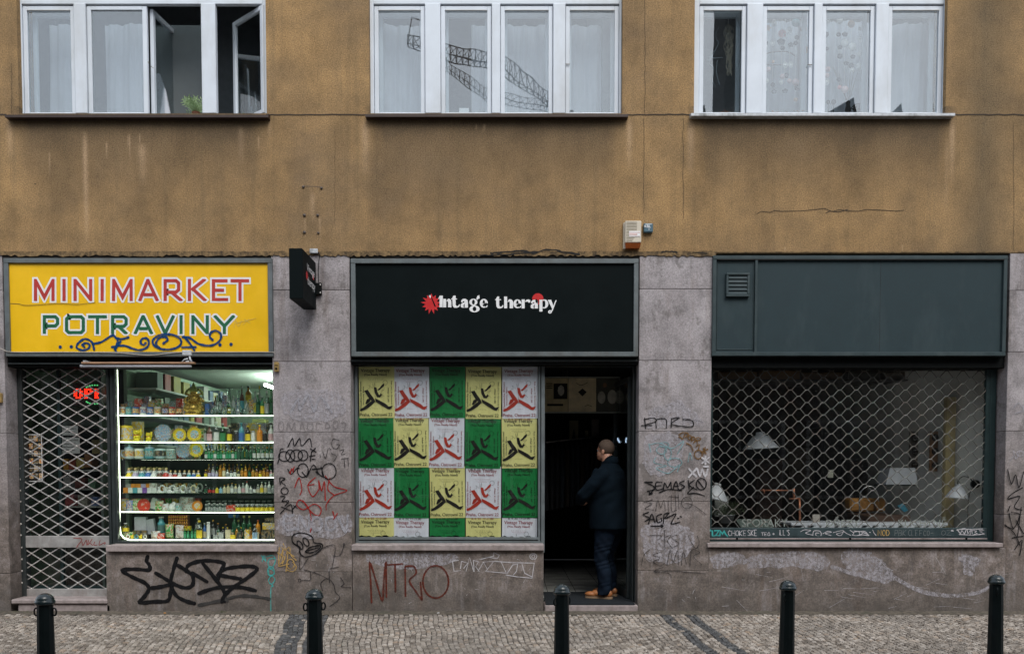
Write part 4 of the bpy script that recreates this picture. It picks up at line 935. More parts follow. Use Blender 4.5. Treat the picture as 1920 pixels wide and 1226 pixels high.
g = MB(); g.cbox(PX(582, 0, 472), PX(597, 0, 472), -.045, -.016, PZ(476.5), PZ(468), .004); g.build('box_cover', M['sillw'], JB)
g = MB(); q = [P(a, b_, -.01) for a, b_ in ((597, 473), (600, 478), (598, 492), (597, 510), (598, 530))]; g.tube([(a, -.02, b_) for a, b_ in q], .004, 6); g.build('cable', M['black'], JB)

# ---- fluorescent batten, cables and small fittings at the minimarket sign
x, z = P(256, 690, -.1); FL = thing('batten_lamp', 'unlit fluorescent batten lamp hanging under the yellow sign', 'lamp', (x, -.1, z))
Yb2 = -.07
g = MB(); g.cbox(PX(155, Yb2), PX(366, Yb2), Yb2-.03, Yb2+.03, PZ(682.5, Yb2), PZ(679, Yb2), .003); g.build('lamp_housing', mat('bare brown batten', (.34, .19, .11), .6, var=.3), FL)
g = MB(); g.tube([(PX(151, Yb2), Yb2, PZ(686.5, Yb2)), (PX(359, Yb2), Yb2, PZ(686.5, Yb2))], .017, 10); g.build('lamp_tube', mat('milky tube', (.42, .42, .46), .35), FL)
g = MB()
for px in (160, 352): g.cbox(PX(px-3, Yb2), PX(px+3, Yb2), Yb2-.015, .05, PZ(679, Yb2), PZ(676, Yb2), .002)
g.cbox(PX(343, Yb2), PX(360, Yb2), Yb2-.02, -.042, PZ(667, Yb2), PZ(657, Yb2), .006); g.tube([(PX(356, Yb2), Yb2, PZ(667, Yb2)), (PX(357, Yb2), Yb2, PZ(674, Yb2)), (PX(360, Yb2), Yb2, PZ(679, Yb2))], .012, 6); g.tube([(PX(343, Yb2), Yb2-.02, PZ(679, Yb2)), (PX(348, Yb2), Yb2-.02, PZ(674, Yb2)), (PX(354, Yb2), Yb2-.02, PZ(673, Yb2))], .008, 6)
g.build('lamp_bracket', M['sillw'], FL)
g = MB(); q = smooth_path([(-12, 649), (5, 655), (25, 660), (120, 660), (215, 661), (250, 664), (280, 666), (310, 663), (345, 660), (420, 660), (505, 660), (514, 662)], 4)
g.tube([(P(a, b_, -.05)[0], -.05, P(a, b_, -.05)[1]) for a, b_ in q], .0045, 6)
tag(g.build('cable', mat('pale cable', (.42, .38, .33), .6)), 'thin pale cable strung along the bottom of the yellow sign', 'cable')
def lockbox(px, py, label):
    x, z = P(px, py, -.02); t_ = thing('key_switch', label, 'key switch', (x, 0, z)); br = mat('brass', (.42, .28, .10), .45, .5, var=.3, scale=30)
    g = MB(); w, h = 4.2/163, 9/163; g.cbox(x-w, x+w, -.045, -.002, z-h, z+h, .006); g.build('switch_case', br, t_)
    g = MB(); g.tube([(x, -.045, z-.02), (x, -.055, z-.02)], .012, 10); g.box(x-.018, x+.018, -.047, -.0452, z+.012, z+.02); g.build('lock_cylinder', M['black'], t_)
lockbox(519, 688, 'brass key switch on the pier at the top corner of the lit window'); lockbox(0, 746, 'brass key switch at the left edge beside the grille door')

# ---- alarm siren and teal box
x, z = P(1184, 468, -.05); A_ = thing('alarm_siren', 'cream alarm siren box with orange lens on the plaster wall', 'alarm', (x, 0, z)); Ya = -.10
cream = mat('yellowed plastic', (.56, .50, .40), .5, var=.1, scale=6)
g = MB(); xa, xb, za, zc = PX(1172, Ya, 440), PX(1202.5, Ya, 440), PZ(455, Ya), PZ(414, Ya)
g.cbox(xa, xb, Ya, 0, za, zc, .008); g.cbox(xa-.012, xa+.02, Ya+.05, 0, za-.055, zc-.005, .006)
ga = g.build('siren_case', cream, A_)
g = MB()
for i in range(13):
    zz = PZ(416.5+i*2.9, Ya); xe = PX(1194, Ya, 440) if i < 9 else PX(1194-(i-8)*2.1, Ya, 440); g.box(PX(1174.5, Ya, 440), xe, Ya-.002, Ya+.002, zz-.005, zz)
g.build('siren_slots', mat('slot shade', (.17, .14, .09), .8), A_)
g = MB(); zz = PZ(464, Ya); g.add([(xa+.004, Ya+.005, za), (xb-.004, Ya+.005, za), (xb-.012, Ya+.03, zz), (xa+.012, Ya+.03, zz), (xa+.004, -.004, za), (xb-.004, -.004, za), (xb-.012, -.004, zz), (xa+.012, -.004, zz)], [(0, 1, 2, 3), (0, 3, 7, 4), (1, 5, 6, 2), (3, 2, 6, 7), (4, 7, 6, 5)])
g.build('siren_lens', mat('orange lens', (.30, .07, .012), .25), A_)
g = MB(); a0, a1, b0, b1 = PX(1179.5, Ya, 440), PX(1200.5, Ya, 440), PZ(444, Ya), PZ(433.5, Ya); g.box(a0, a1, Ya-.0035, Ya-.001, b0, b1, 0)
for k, (u, v) in enumerate(((.1, .25), (.4, .62), (.78, .92))): g.box(a0+.004, a1-.004-(.03 if k == 1 else 0), Ya-.005, Ya-.0036, b0+(b1-b0)*u*.9, b0+(b1-b0)*(v*.95)-.008, 1)
g.build('siren_sticker', [M['lwhite'], mat('orange sticker', (.65, .13, .04), .5)], A_)
x, z = P(1215, 436, -.03); T_ = thing('wall_box', 'small petrol blue box with white scrawl right of the siren', 'box', (x, 0, z)); Yt = -.05
g = MB(); g.cbox(PX(1207, Yt, 430), PX(1224.5, Yt, 430), Yt, 0, PZ(435.5, Yt), PZ(418.5, Yt), .008); g.build('box_case', mat('petrol blue plastic', (.055, .12, .16), .45), T_)
g = MB(); write(g, 'KBL', 1209, 422, 3, 4.5, 1.2, .9, Yt-.001); write(g, '19', 1215.5, 428, 2.6, 4, 1.2, .9, Yt-.001); g.box(PX(1210, Yt, 430), PX(1222, Yt, 430), Yt-.002, Yt-.0005, PZ(421, Yt), PZ(420, Yt)); g.build('white_scrawl', M['lwhite'], T_)

# ------------------------------------------------------------------ shopfront joinery
YF = .20
def jambs(lst, mt, name, Y0=YF, Y1=.29, par=B):
    g = MB()
    for a, b_, c_, d_ in lst: g.cbox(PX(a, Y0, 850), PX(b_, Y0, 850), Y0+random.uniform(0, .004), Y1, PZ(d_, Y0), PZ(c_, Y0), .004)
    return g.build(name, mt, par)
# minimarket
f1 = jambs([(201, 206, 684, 1023), (207.5, 214, 684, 1023), (214.5, 218, 688, 1016), (210, 519, 1013.5, 1020), (214, 519, 684, 692)], M['darksteel'], 'shop_window'); f1['label'] = 'brightly lit minimarket display window'
g = MB(); g.box(PX(216, .23, 850), PX(525, .23, 850), .226, .232, PZ(1016, .23), PZ(688, .23)); g.build('pane', M['glass_mini'], f1)
# room of the minimarket
g = MB(); xa, xb = -6.35, PX(520, .34, 850); zf, zc = .10, 3.02
g.box(xa, xb+.3, 4.6, 4.7, zf, zc, 0); g.box(xa-.1, xa, .34, 4.7, zf, zc, 0); g.box(xb+.3, xb+.4, .34, 4.7, zf, zc, 0); g.box(xa, xb+.3, .34, 4.6, zc, zc+.1, 1); g.box(xa, xb+.3, .34, 4.6, zf-.1, zf, 2)
g.box(PX(214, .6, 850)-.03, PX(214, .6, 850), .30, 1.1, zf, zc, 3)
g.box(PX(216, .7, 850), PX(525, .7, 850), .70, .71, PZ(1012, .7), PZ(850, .7), 3)   # low back panel of the display
g.build('room_wall', [M['mmwall'], mat('shop ceiling', (.5, .56, .5), .8), M['tile'], mat('dark display back', (.03, .045, .038), .6)], B)
# light strips of the display: each lamp strip a thing
def ledstrip(name, label, pts, r=.0046, Y=.30):
    g = MB(); q = [P(a, b_, Y) for a, b_ in pts]; g.tube([(a, Y, b_) for a, b_ in q], r, 8); return tag(g.build(name, M['led']), label, 'light strip', 'light strips of the minimarket display')
ledstrip('light_strip', 'white light strip rounding the lower left corner of the minimarket window', [(219.5, 693), (222, 800), (224, 900), (224.5, 985), (226, 1000), (232, 1008), (242, 1011.5), (300, 1012), (420, 1012), (521, 1012)], .0070, .27)
SH = [(779, 1, 'top'), (829, 1, 'second'), (861, 0, 'third'), (895, 1, 'fourth'), (924.5, 0, 'fifth'), (960, 1, 'sixth')]
for py, led, nm in SH:
    if led: ledstrip('light_strip', f'white light strip along the {nm} shelf edge of the minimarket window', [(225, py-.5), (330, py), (420, py+.4), (521, py)], .0048)
    t_ = MB(); t_.cbox(PX(224, .3, py), PX(523, .3, py), .312, .60, PZ(py+1, .3), PZ(py-.6, .3), .001)
    ob = t_.build('display_shelf', glassmat('shelf glass', .12, (.75, .88, .80))); tag(ob, f'glass {nm} shelf of the minimarket display', 'shelf')
# wall shelving on the left, seen in perspective above the display
wsm = mat('wall rack', (.33, .36, .33), .6)
W_S = thing('wall_shelving', 'grey wall shelving running back into the minimarket', 'shelving', (-4.6, 1.2, .1))
g = MB(); g.box(-4.72, -4.68, .62, 4.5, .1, 2.95); g.build('rack_panel', M['mmwall'], W_S)
for z in (2.28, 2.62, 1.93, 1.6): g = MB(); g.cbox(-4.68, -4.32, .62, 4.4, z, z+.025, .003); g.build('rack_shelf', wsm, W_S)
# ceiling tube light inside
x, z = P(500, 722, 1.5); g = MB(); g.tube([(-2.92, 1.1, 2.86), (-2.92, 2.3, 2.86)], .022, 8); tag(g.build('ceiling_tube', emat('tube light', (.85, 1, .88), 34)), 'lit white ceiling tube inside the minimarket top right', 'lamp')
g = MB(); g.tube([(-3.5, 2.4, 2.86), (-3.5, 3.6, 2.86)], .022, 8); tag(g.build('ceiling_tube', emat('tube light', (.85, 1, .88), 34)), 'lit white ceiling tube deeper inside the minimarket', 'lamp')

# ---- goods
GM = {}
def cm(c, rough=.35):
    k = (c, rough)
    if k not in GM: GM[k] = mat('glaze %.2f %.2f %.2f %.1f' % (*c, rough), c, rough, var=.12, scale=30)
    return GM[k]
def printm(name, stops, scale=60, rough=.35):
    if name in MATS: return MATS[name]
    m, t, b = newmat(name); co = t.nodes.new('ShaderNodeTexCoord').outputs['Object']
    r = ramp(t, noise(t, co, scale, 3, .6), stops); t.nodes[-1].color_ramp.interpolation = 'CONSTANT'
    for n_ in t.nodes:
        if n_.type == 'VALTORGB': n_.color_ramp.interpolation = 'CONSTANT'
    t.links.new(r, b.inputs['Base Color']); b.inputs['Roughness'].default_value = rough; MATS[name] = m; return m
white, yel, red_, blue, teal_, green_, brown, amber, dark, orange, lilac, pink, grey, dgreen, cream_ = (.7, .7, .68), (.75, .55, .03), (.5, .04, .03), (.05, .14, .40), (.08, .32, .38), (.04, .22, .08), (.12, .05, .03), (.45, .2, .02), (.02, .02, .02), (.7, .25, .02), (.45, .38, .55), (.6, .35, .38), (.35, .36, .35), (.02, .10, .045), (.6, .52, .35)
NAME = {white: 'white', yel: 'yellow', red_: 'red', blue: 'blue', teal_: 'teal', green_: 'green', brown: 'brown', amber: 'amber', dark: 'black', orange: 'orange', lilac: 'lilac', pink: 'pink', grey: 'grey', dgreen: 'dark green', cream_: 'cream'}
clear = glassmat('clear bottle glass', .14, (.80, .86, .84)); gclear = glassmat('green bottle glass', .12, (.25, .62, .35))
ORD = ['first', 'second', 'third', 'fourth', 'fifth', 'sixth', 'seventh', 'eighth', 'ninth', 'tenth', 'eleventh', 'twelfth', 'thirteenth', 'fourteenth', 'fifteenth', 'sixteenth', 'seventeenth', 'eighteenth', 'nineteenth', 'twentieth', '21st', '22nd', '23rd', '24th', '25th', '26th', '27th', '28th', '29th', '30th']
CNT = {}
def place(px, base, Y): x, z = P(px, base, Y); return x, z, 1630/(10+Y)
def done(g, mats, name, desc, cat, shelf, grp, par=None):
    k = (shelf, desc); CNT[k] = CNT.get(k, 0)+1
    lab = f'{ORD[CNT[k]-1]} {desc} from the left on the {shelf} display shelf' if shelf != 'floor' else f'{ORD[CNT[k]-1]} {desc} from the left on the display floor'
    if par: return tag(par, lab, cat, grp)
    return tag(g.build(name, mats), lab, cat, grp)
def mug(px, base, w, h, body, prt, shelf, Y=.42, handle=-1, lid=False):
    x, z, k = place(px, base, Y); w /= k; h /= k; r = w*.5; g = MB()
    g.lathe([(r*.9, 0), (r, h*.04), (r, h*.25), (r, h*.8), (r, h), (r*.9, h), (r*.88, h*.15)], x, Y, z, 16, mis=[0, 0, 1, 0, 0, 0])
    t_ = thing('mug', None, None, (x, Y, z)); g.build('mug_body', [cm(body), prt], t_)
    if handle:
        g = MB(); hs_ = handle; q = [(x+hs_*r*.95, Y-.01, z+h*.82), (x+hs_*r*1.5, Y-.01, z+h*.8), (x+hs_*r*1.72, Y-.01, z+h*.5), (x+hs_*r*1.45, Y-.01, z+h*.2), (x+hs_*r*.95, Y-.01, z+h*.18)]; g.tube(q, r*.17, 7); g.build('handle', cm(body), t_)
    if lid: g = MB(); g.lathe([(r*1.02, h), (r*.9, h*1.12), (r*.2, h*1.22), (r*.2, h*1.4), (0, h*1.42)], x, Y, z, 14); g.build('lid', cm((.35, .45, .6)), t_)
    done(None, None, None, f"{NAME.get(body, 'printed')} mug", 'mug', shelf, 'souvenir mugs in the minimarket display', t_)
def bottle(px, base, w, h, body, lab_, cap, shelf, Y=.42, desc=None, glass=None, neck=.34, shoulder=.6):
    x, z, k = place(px, base, Y); r = w/k*.5; h /= k; g = MB()
    g.lathe([(r*.92, 0), (r, h*.03), (r, h*.08), (r, h*shoulder*.8), (r, h*shoulder), (r*.75, h*(shoulder+.07)), (r*neck, h*(shoulder+.17)), (r*neck, h*.9), (r*(neck+.1), h*.9), (r*(neck+.1), h), (0, h)], x, Y, z, 12, mis=[0, 0, 1, 0, 0, 0, 0, 2, 2, 2])
    bm = glass or cm(body, .15)
    done(g, [bm, lab_ if not isinstance(lab_, tuple) else cm(lab_, .5), cm(cap)], 'bottle', desc or f"{NAME.get(body, 'coloured')} bottle with {NAME.get(cap, 'plain')} cap", 'bottle', shelf, 'bottles in the minimarket display')
def plate(px, cy, d_, rim, prt, shelf, Y=.42, desc='plate'):
    x, z, k = place(px, cy, Y); r = d_/k*.5; g = MB(); t_ = thing('plate', None, None, (x, Y, z-r))
    n = 28
    def disc(R0, R1, y0, y1, mi, g_):
        vs = [(x+R0*cos(2*pi*i/n), Y+y0, z+R0*sin(2*pi*i/n)) for i in range(n)]+[(x+R1*cos(2*pi*i/n), Y+y1, z+R1*sin(2*pi*i/n)) for i in range(n)]
        g_.add(vs, [(i, (i+1) % n, n+(i+1) % n, n+i) for i in range(n)], mi, True)
    disc(r, r*.7, -.006, .002, 0, g); disc(r*.7, .0001, .002, .002, 1, g); disc(r, .0001, -.005, .012, 0, g)
    for i in range(16):
        a = 2*pi*i/16; cx_, cz_ = x+r*.87*cos(a), z+r*.87*sin(a); g.add([(cx_+r*.06*cos(b_), Y-.0065, cz_+r*.06*sin(b_)) for b_ in (0, 1.57, 3.14, 4.71)], [(0, 1, 2, 3)], 2)
    g.build('plate_dish', [rim if not isinstance(rim, tuple) else cm(rim), prt, cm((.3, .18, .04))], t_)
    g = MB(); g.tube([(x-r*.5, Y-.02, z-r*1.02), (x-r*.3, Y+.0, z-r*.7), (x-r*.2, Y+.05, z-r*1.02)], .003, 5); g.tube([(x+r*.5, Y-.02, z-r*1.02), (x+r*.3, Y+.0, z-r*.7), (x+r*.2, Y+.05, z-r*1.02)], .003, 5); g.build('plate_stand', M['wire'], t_)
    done(None, None, None, desc, 'plate', shelf, 'souvenir plates in the minimarket display', t_)
def carton(px, base, w, h, prt, shelf, desc, Y=.44, dpt=.06, rot=0, cat='box', grp='packages in the minimarket display'):
    x, z, k = place(px, base, Y); w /= k; h /= k; g = MB(); g.cbox(-w/2, w/2, 0, dpt, 0, h, .003); 
    if rot: g.v = [(a*cos(rot)-c_*sin(rot), b_, a*sin(rot)+c_*cos(rot)+abs(w/2*sin(rot))) for a, b_, c_ in g.v]
    g.v = [(x+a, Y+b_, z+c_) for a, b_, c_ in g.v]
    done(g, prt if not isinstance(prt, tuple) else cm(prt, .5), 'package', desc, cat, shelf, grp)
def bag(px, base, w, h, prt, shelf, desc, Y=.44):
    x, z, k = place(px, base, Y); w /= k; h /= k; g = MB(); n = 8; vs = []
    for j in range(7):
        v = j/6; bul = .035*sin(pi*min(1, v*1.05+.03))**.7
        for s_ in (-1, 1):
            for i in range(n+1):
                u = i/n*2-1; vs.append((x+u*w/2*(1-.08*sin(pi*v))+.002*sin(j*3+i), Y+s_*bul*(1-u*u)**.5+.003*sin(i*5+j*2), z+h*v))
    m_ = 2*(n+1)
    for j in range(6):
        for s_ in (0, 1):
            for i in range(n): o_ = j*m_+s_*(n+1)+i; g.sm.append(True); g.m.append(0); g.f.append((o_, o_+1, o_+1+m_, o_+m_))
    g.v = vs
    done(g, prt, 'bag', desc, 'bag', shelf, 'packages in the minimarket display')
def doll(px, base, h, skirt, shelf, Y=.42, hair=(.55, .42, .12)):
    x, z, k = place(px, base, Y); h /= k; g = MB()
    g.lathe([(h*.36, 0), (h*.38, h*.06), (h*.30, h*.3), (h*.14, h*.48), (h*.17, h*.58), (h*.09, h*.66), (.0, h*.68)], x, Y, z, 12, mis=[0, 0, 0, 1, 1, 1])
    g.ell((x, Y-.0, z+h*.82), (h*.15, h*.15, h*.18), 10, 7, 2); g.ell((x, Y+.004, z+h*.86), (h*.17, h*.16, h*.17), 10, 7, 3)
    for s_ in (-1, 1): g.ell((x+s_*h*.2, Y-.004, z+h*.52), (h*.06, h*.06, h*.12), 8, 6, 1)
    done(g, [cm(skirt), cm(white), cm((.6, .42, .25)), cm(hair)], 'doll_figurine', f'{NAME[skirt]} dressed figurine', 'figurine', shelf, 'dressed figurines in the minimarket display')
def cat_fig(px, base, h, label, Y=.42):
    x, z, k = place(px, base, Y); h /= k; g = MB(); t_ = thing('cat_figurine', label, 'figurine', (x, Y, z), 'waving cat figurines'); ym = mat('golden cat glaze', (.72, .58, .02), .2, .2)
    g.ell((x, Y, z+h*.28), (h*.27, h*.22, h*.3), mi=0); g.ell((x, Y-.01, z+h*.66), (h*.25, h*.2, h*.2))
    for s_ in (-1, 1):
        g.add([(x+s_*h*.10, Y, z+h*.8), (x+s_*h*.24, Y, z+h*.74), (x+s_*h*.2, Y, z+h*.97), (x+s_*h*.17, Y+.02, z+h*.78)], [(0, 1, 2), (1, 3, 2), (0, 2, 3)]); g.ell((x+s_*h*.15, Y-h*.14, z+h*.07), (h*.1, h*.12, h*.07))
    g.ell((x-h*.12, Y-h*.18, z+h*.34), (h*.07, h*.08, h*.1)); g.build('cat_body', ym, t_)
    g = MB(); g.tube([(x+h*.22, Y-.005, z+h*.4), (x+h*.34, Y-.02, z+h*.58), (x+h*.33, Y-.02, z+h*.86)], [h*.08, h*.075, h*.07], 8); g.ell((x+h*.33, Y-.02, z+h*.86), (h*.08, h*.07, h*.08)); g.build('raised_paw', ym, t_)
    g = MB(); g.ell((x-h*.09, Y-h*.2, z+h*.7), (h*.03, h*.02, h*.025), 6, 4, 0); g.ell((x+h*.09, Y-h*.2, z+h*.7), (h*.03, h*.02, h*.025), 6, 4, 0); g.ell((x, Y-h*.22, z+h*.63), (h*.03, h*.02, h*.018), 6, 4, 1); g.tube([(x-h*.18, Y-h*.13, z+h*.5), (x, Y-h*.2, z+h*.46), (x+h*.18, Y-h*.13, z+h*.5)], h*.025, 6, 1); g.build('cat_face', [cm(dark), cm(red_)], t_)
def bong(px, base, h, shelf, Y=.46, kind=0):
    x, z, k = place(px, base, Y); h /= k; g = MB(); r = h*.22
    if kind == 0: g.lathe([(r*.8, 0), (r*1.1, h*.04), (r*1.15, h*.12), (r*.7, h*.3), (r*.3, h*.4), (r*.3, h*.92), (r*.45, h*.97), (r*.4, h), (r*.25, h*.98), (r*.24, h*.42)], x, Y, z, 12)
    elif kind == 1: g.lathe([(r*1.2, 0), (r*1.3, h*.04), (r*.5, h*.45), (r*.28, h*.55), (r*.28, h), (r*.22, h), (r*.22, h*.5)], x, Y, z, 12)
    else: g.ell((x, Y, z+h*.25), (h*.24, h*.2, h*.24)); g.tube([(x+h*.1, Y, z+h*.4), (x+h*.35, Y, z+h*.95)], h*.06, 8)
    g.tube([(x-r*.6, Y-.01, z+h*.2), (x-r*1.6, Y-.01, z+h*.5)], r*.16, 6)
    done(g, [clear], 'glass_pipe', 'clear glass water pipe', 'glass pipe', shelf, 'glass water pipes in the minimarket display')
pA = printm('souvenir print blue', [(0, (.08, .2, .45)), (.45, (.6, .6, .6)), (.52, (.5, .2, .15)), (.58, (.05, .12, .3))]); pB = printm('souvenir print warm', [(0, (.6, .1, .05)), (.42, (.75, .5, .1)), (.5, (.6, .55, .5)), (.57, (.15, .05, .04))])
pC = printm('souvenir print teal', [(0, (.08, .35, .38)), (.45, (.5, .6, .55)), (.52, (.25, .15, .1)), (.6, (.1, .3, .2))]); pD = printm('souvenir print sky', [(0, (.2, .45, .6)), (.48, (.65, .65, .6)), (.54, (.3, .2, .1)), (.6, (.5, .25, .1))], 45)
pE = printm('plate mosaic', [(0, (.5, .6, .65)), (.40, (.06, .25, .5)), (.48, (.6, .6, .6)), (.52, (.5, .2, .06)), (.57, (.10, .38, .55))], 50); pG = printm('package green', [(0, (.05, .3, .06)), (.45, (.55, .6, .4)), (.52, (.45, .08, .05)), (.58, (.1, .4, .08))], 28)
pW = printm('package white', [(0, (.6, .6, .58)), (.52, (.35, .12, .05)), (.57, (.65, .64, .6)), (.62, (.2, .25, .2))], 30); pR = printm('package red', [(0, (.55, .05, .02)), (.55, (.6, .55, .5)), (.6, (.5, .05, .02))], 24)
pY = printm('package yellow', [(0, (.7, .45, .05)), (.5, (.65, .6, .5)), (.55, (.35, .4, .6)), (.6, (.75, .5, .05))], 30); pK = printm('package dark', [(0, (.04, .05, .05)), (.5, (.3, .2, .08)), (.56, (.08, .08, .1)), (.62, (.4, .38, .3))], 30)
random.seed(31)
# top shelf
for px, c1, pr in ((230, white, pB), (242, teal_, pC), (255, blue, pB), (269, white, pA), (282, blue, pA), (296, white, pB), (310, brown, pA), (323, red_, pB), (337, brown, pB)): mug(px, 778.5, 12, 15.5, white if c1 in (white,) else c1, pr, 'top', Y=.40, handle=0)
x, z, k = place(364, 778.5, .42)   # golden statue
ST = thing('golden_statue', 'ornate golden statue on the top shelf of the minimarket display', 'statue', (x, .42, z)); gm = mat('gold lacquer', (.55, .36, .07), .28, .55, var=.45, scale=60); s_ = 1/k
g = MB(); g.lathe([(17*s_, 0), (18*s_, 2*s_), (15*s_, 5*s_), (17*s_, 7*s_), (18*s_, 12*s_), (16*s_, 19*s_), (12*s_, 21*s_)], x, .42, z, 18)
for i in range(12): a = 2*pi*i/12; g.ell((x+16*s_*cos(a), .42+16*s_*sin(a), z+12*s_), (3.2*s_, 3.2*s_, 5*s_), 8, 6)
g.build('pedestal', gm, ST)
g = MB(); g.ell((x, .42, z+29*s_), (11*s_, 9*s_, 10*s_)); g.ell((x, .42, z+41*s_), (6.5*s_, 6*s_, 7*s_))
for sg in (-1, 1):
    g.tube([(x+sg*8*s_, .42, z+34*s_), (x+sg*15*s_, .40, z+30*s_), (x+sg*12*s_, .39, z+24*s_)], [3.4*s_, 3*s_, 2.4*s_], 8); g.ell((x+sg*10*s_, .40, z+22*s_), (6*s_, 6*s_, 3.5*s_)); g.ell((x+sg*17*s_, .42, z+27*s_), (3*s_, 3*s_, 3*s_))
    g.tube([(x+sg*4*s_, .41, z+36*s_), (x+sg*14*s_, .41, z+40*s_)], [2.5*s_, 1.6*s_], 7)
g.build('seated_figure', gm, ST)
g = MB(); g.lathe([(7.5*s_, 44*s_), (9*s_, 46*s_), (6*s_, 49*s_), (6.5*s_, 51*s_), (3.5*s_, 54*s_), (3.8*s_, 56*s_), (1*s_, 60*s_), (0, 62*s_)], x, .42, z, 14)
for i in range(11): a = pi*(i/10); g.ell((x+15*s_*cos(a), .43, z+(40+10*sin(a))*s_), (2.6*s_, 2*s_, 3*s_), 7, 5)
g.build('crown', mat('gold and green lacquer', (.30, .33, .08), .35, .3, var=.7, scale=80), ST)
carton(388, 778.5, 7.5, 22, (.08, .18, .45), 'top', 'slim blue box')
for i, (px, h, kd) in enumerate(((397, 26, 2), (408, 37, 1), (419, 24, 2), (430, 50, 0), (447, 45, 0), (458, 25, 2), (472, 22, 2))): bong(px, 778, h, 'top', .40+.06*(i % 2), kd)
bottle(466, 757, 11, 33, amber, yel, dark, 'top', Y=.62, desc='dark jar of yellow sweets'); bottle(484, 778.5, 8, 42, dgreen, dgreen, white, 'top', glass=gclear); bottle(492, 778.5, 7.5, 36, green_, yel, grey, 'top'); bottle(500.5, 778.5, 9, 46, white, grey, white, 'top', glass=clear); bottle(509, 778.5, 7.5, 50, green_, dgreen, green_, 'top', glass=gclear)
carton(517, 778.5, 4, 40, red_, 'top', 'narrow red box', Y=.45)
for px, w, h, pr, Yq in ((243, 16, 9, pA, .55), (262, 22, 12, pW, .6), (275, 10, 20, pA, .6)): carton(px, 763, w, h, pr, 'top', 'small printed box stacked behind the mugs', Y=Yq)
for i in range(15):
    px = 396+i*8.3
    if i % 3: bottle(px, 777, 7.5, 26+9*((i*5) % 4), random.choice([white, dgreen, grey, brown]), random.choice([white, yel, red_, teal_]), random.choice([grey, yel, white]), 'top', Y=.54, desc='back row bottle')
    else: carton(px, 777, 9, 24+4*(i % 4), random.choice([pA, pB, pY]), 'top', 'printed back row carton', Y=.53)
for i in range(9): carton(232+i*13, 777, 11.5, 20+5*((i*7) % 3), [pB, pC, pR, pA, pY, pG][i % 6], 'top', 'printed carton behind the mugs', Y=.50)
for i in range(7): carton(292+i*14, 827, 12, 24+6*(i % 2), [pK, pB, pG, pA][i % 4], 'second', 'printed carton behind the plates', Y=.52)
for i in range(10): carton(232+i*15, 860, 13, 17+5*((i*3) % 3), [pY, pC, pR, pA, pG][i % 5], 'third', 'printed carton behind the souvenir mugs', Y=.54)
for i in range(22): bottle(388+i*6, 858, 5.6, 24+2*(i % 3), random.choice([dgreen, grey, brown, green_]), random.choice([white, yel, green_]), random.choice([yel, white, grey]), 'third', desc='back row bottle', Y=.54)
for i in range(11): carton(234+i*13.5, 958, 12, 24+4*((i*3) % 3), [pR, pG, pY, pW, pA][i % 5], 'sixth', 'printed carton in the back row', Y=.54)
# second shelf
x, z, k = place(236, 828, .42); g = MB(); g.lathe([(11/k, 0), (11.3/k, .01), (11.3/k, 4/k), (11.3/k, 25/k), (11.3/k, 30/k), (0, 31/k)], x, .45, z, 20, mis=[0, 0, 1, 0, 0]); tag(g.build('tin', [cm(yel), pY]), 'round yellow printed tin at the left end of the second display shelf', 'tin')
carton(257, 828, 20, 38, pY, 'second', 'tall yellow box behind a cat figurine', Y=.52); cat_fig(257, 828, 26, 'larger golden waving cat figurine on the second display shelf', .40); cat_fig(279, 828, 20, 'smaller golden waving cat figurine on the second display shelf', .40)
plate(306, 811.5, 32, pE, pE, 'second', desc='blue patchwork plate'); plate(337, 815, 25, yel, pD, 'second', desc='yellow rimmed plate'); plate(364.5, 814, 27, yel, pD, 'second', desc='yellow rimmed plate')
for px, w, h, b_, l_, c_, gl in ((385, 5, 34, grey, grey, grey, clear), (393, 10, 32, brown, pink, white, None), (406, 10, 38, white, white, white, clear), (418, 11, 35, green_, green_, grey, gclear), (430.5, 10, 31, dark, yel, cream_, None), (453, 10.5, 36, teal_, blue, teal_, None), (465, 10, 31, dark, yel, yel, None), (487, 11, 32, orange, orange, yel, None), (508, 10, 32, white, pink, white, None)):
    bottle(px, 828.5, w, h, b_, l_, c_, 'second', glass=gl)
for px, w, h, c_ in ((443, 9, 21, dark), (475, 8, 21, white), (497, 8, 18, dark)): bottle(px, 828.5, w, h, c_, c_, grey, 'second', neck=.8, shoulder=.75, desc=f'{NAME[c_]} tin bottle')
for px, w in ((440, 16), (456, 14), (474, 18), (492, 16), (505, 12)): carton(px, 826, w, 33, random.choice([pA, pK, pY]), 'second', 'printed carton standing behind the bottles', Y=.55)
# third shelf
for px, c1, pr, lid in ((243, (.5, .55, .62), pB, True), (262, white, pY, False), (281, teal_, pC, True), (301, (.45, .58, .6), pK, False), (321, (.42, .5, .48), pC, False)): mug(px, 860, 17.5, 19, c1, pr, 'third', Y=.42, lid=lid)
plate(344, 845, 27, pE, pE, 'third', desc='blue patchwork plate'); plate(368, 843, 27, yel, pD, 'third', desc='yellow rimmed plate')
for i in range(11): bottle(386.5+i*5.6, 860, 5.6, 17.5+1.5*(i % 2), green_, (.05, .35, .18) if i % 3 else white, white, 'third', desc='mini green bottle with white cap', glass=None)
for i, (px, c_) in enumerate(((448, yel), (455, yel), (463, dark), (470, cream_), (477, cream_), (485, cream_), (493, cream_), (501, orange), (509, orange), (516, grey))): bottle(px, 860, 6.5, 22, dgreen, white if i > 3 else dgreen, c_, 'third', desc='small dark green bottle with pale cap' if i < 7 else 'small dark green bottle with orange cap', Y=.40)
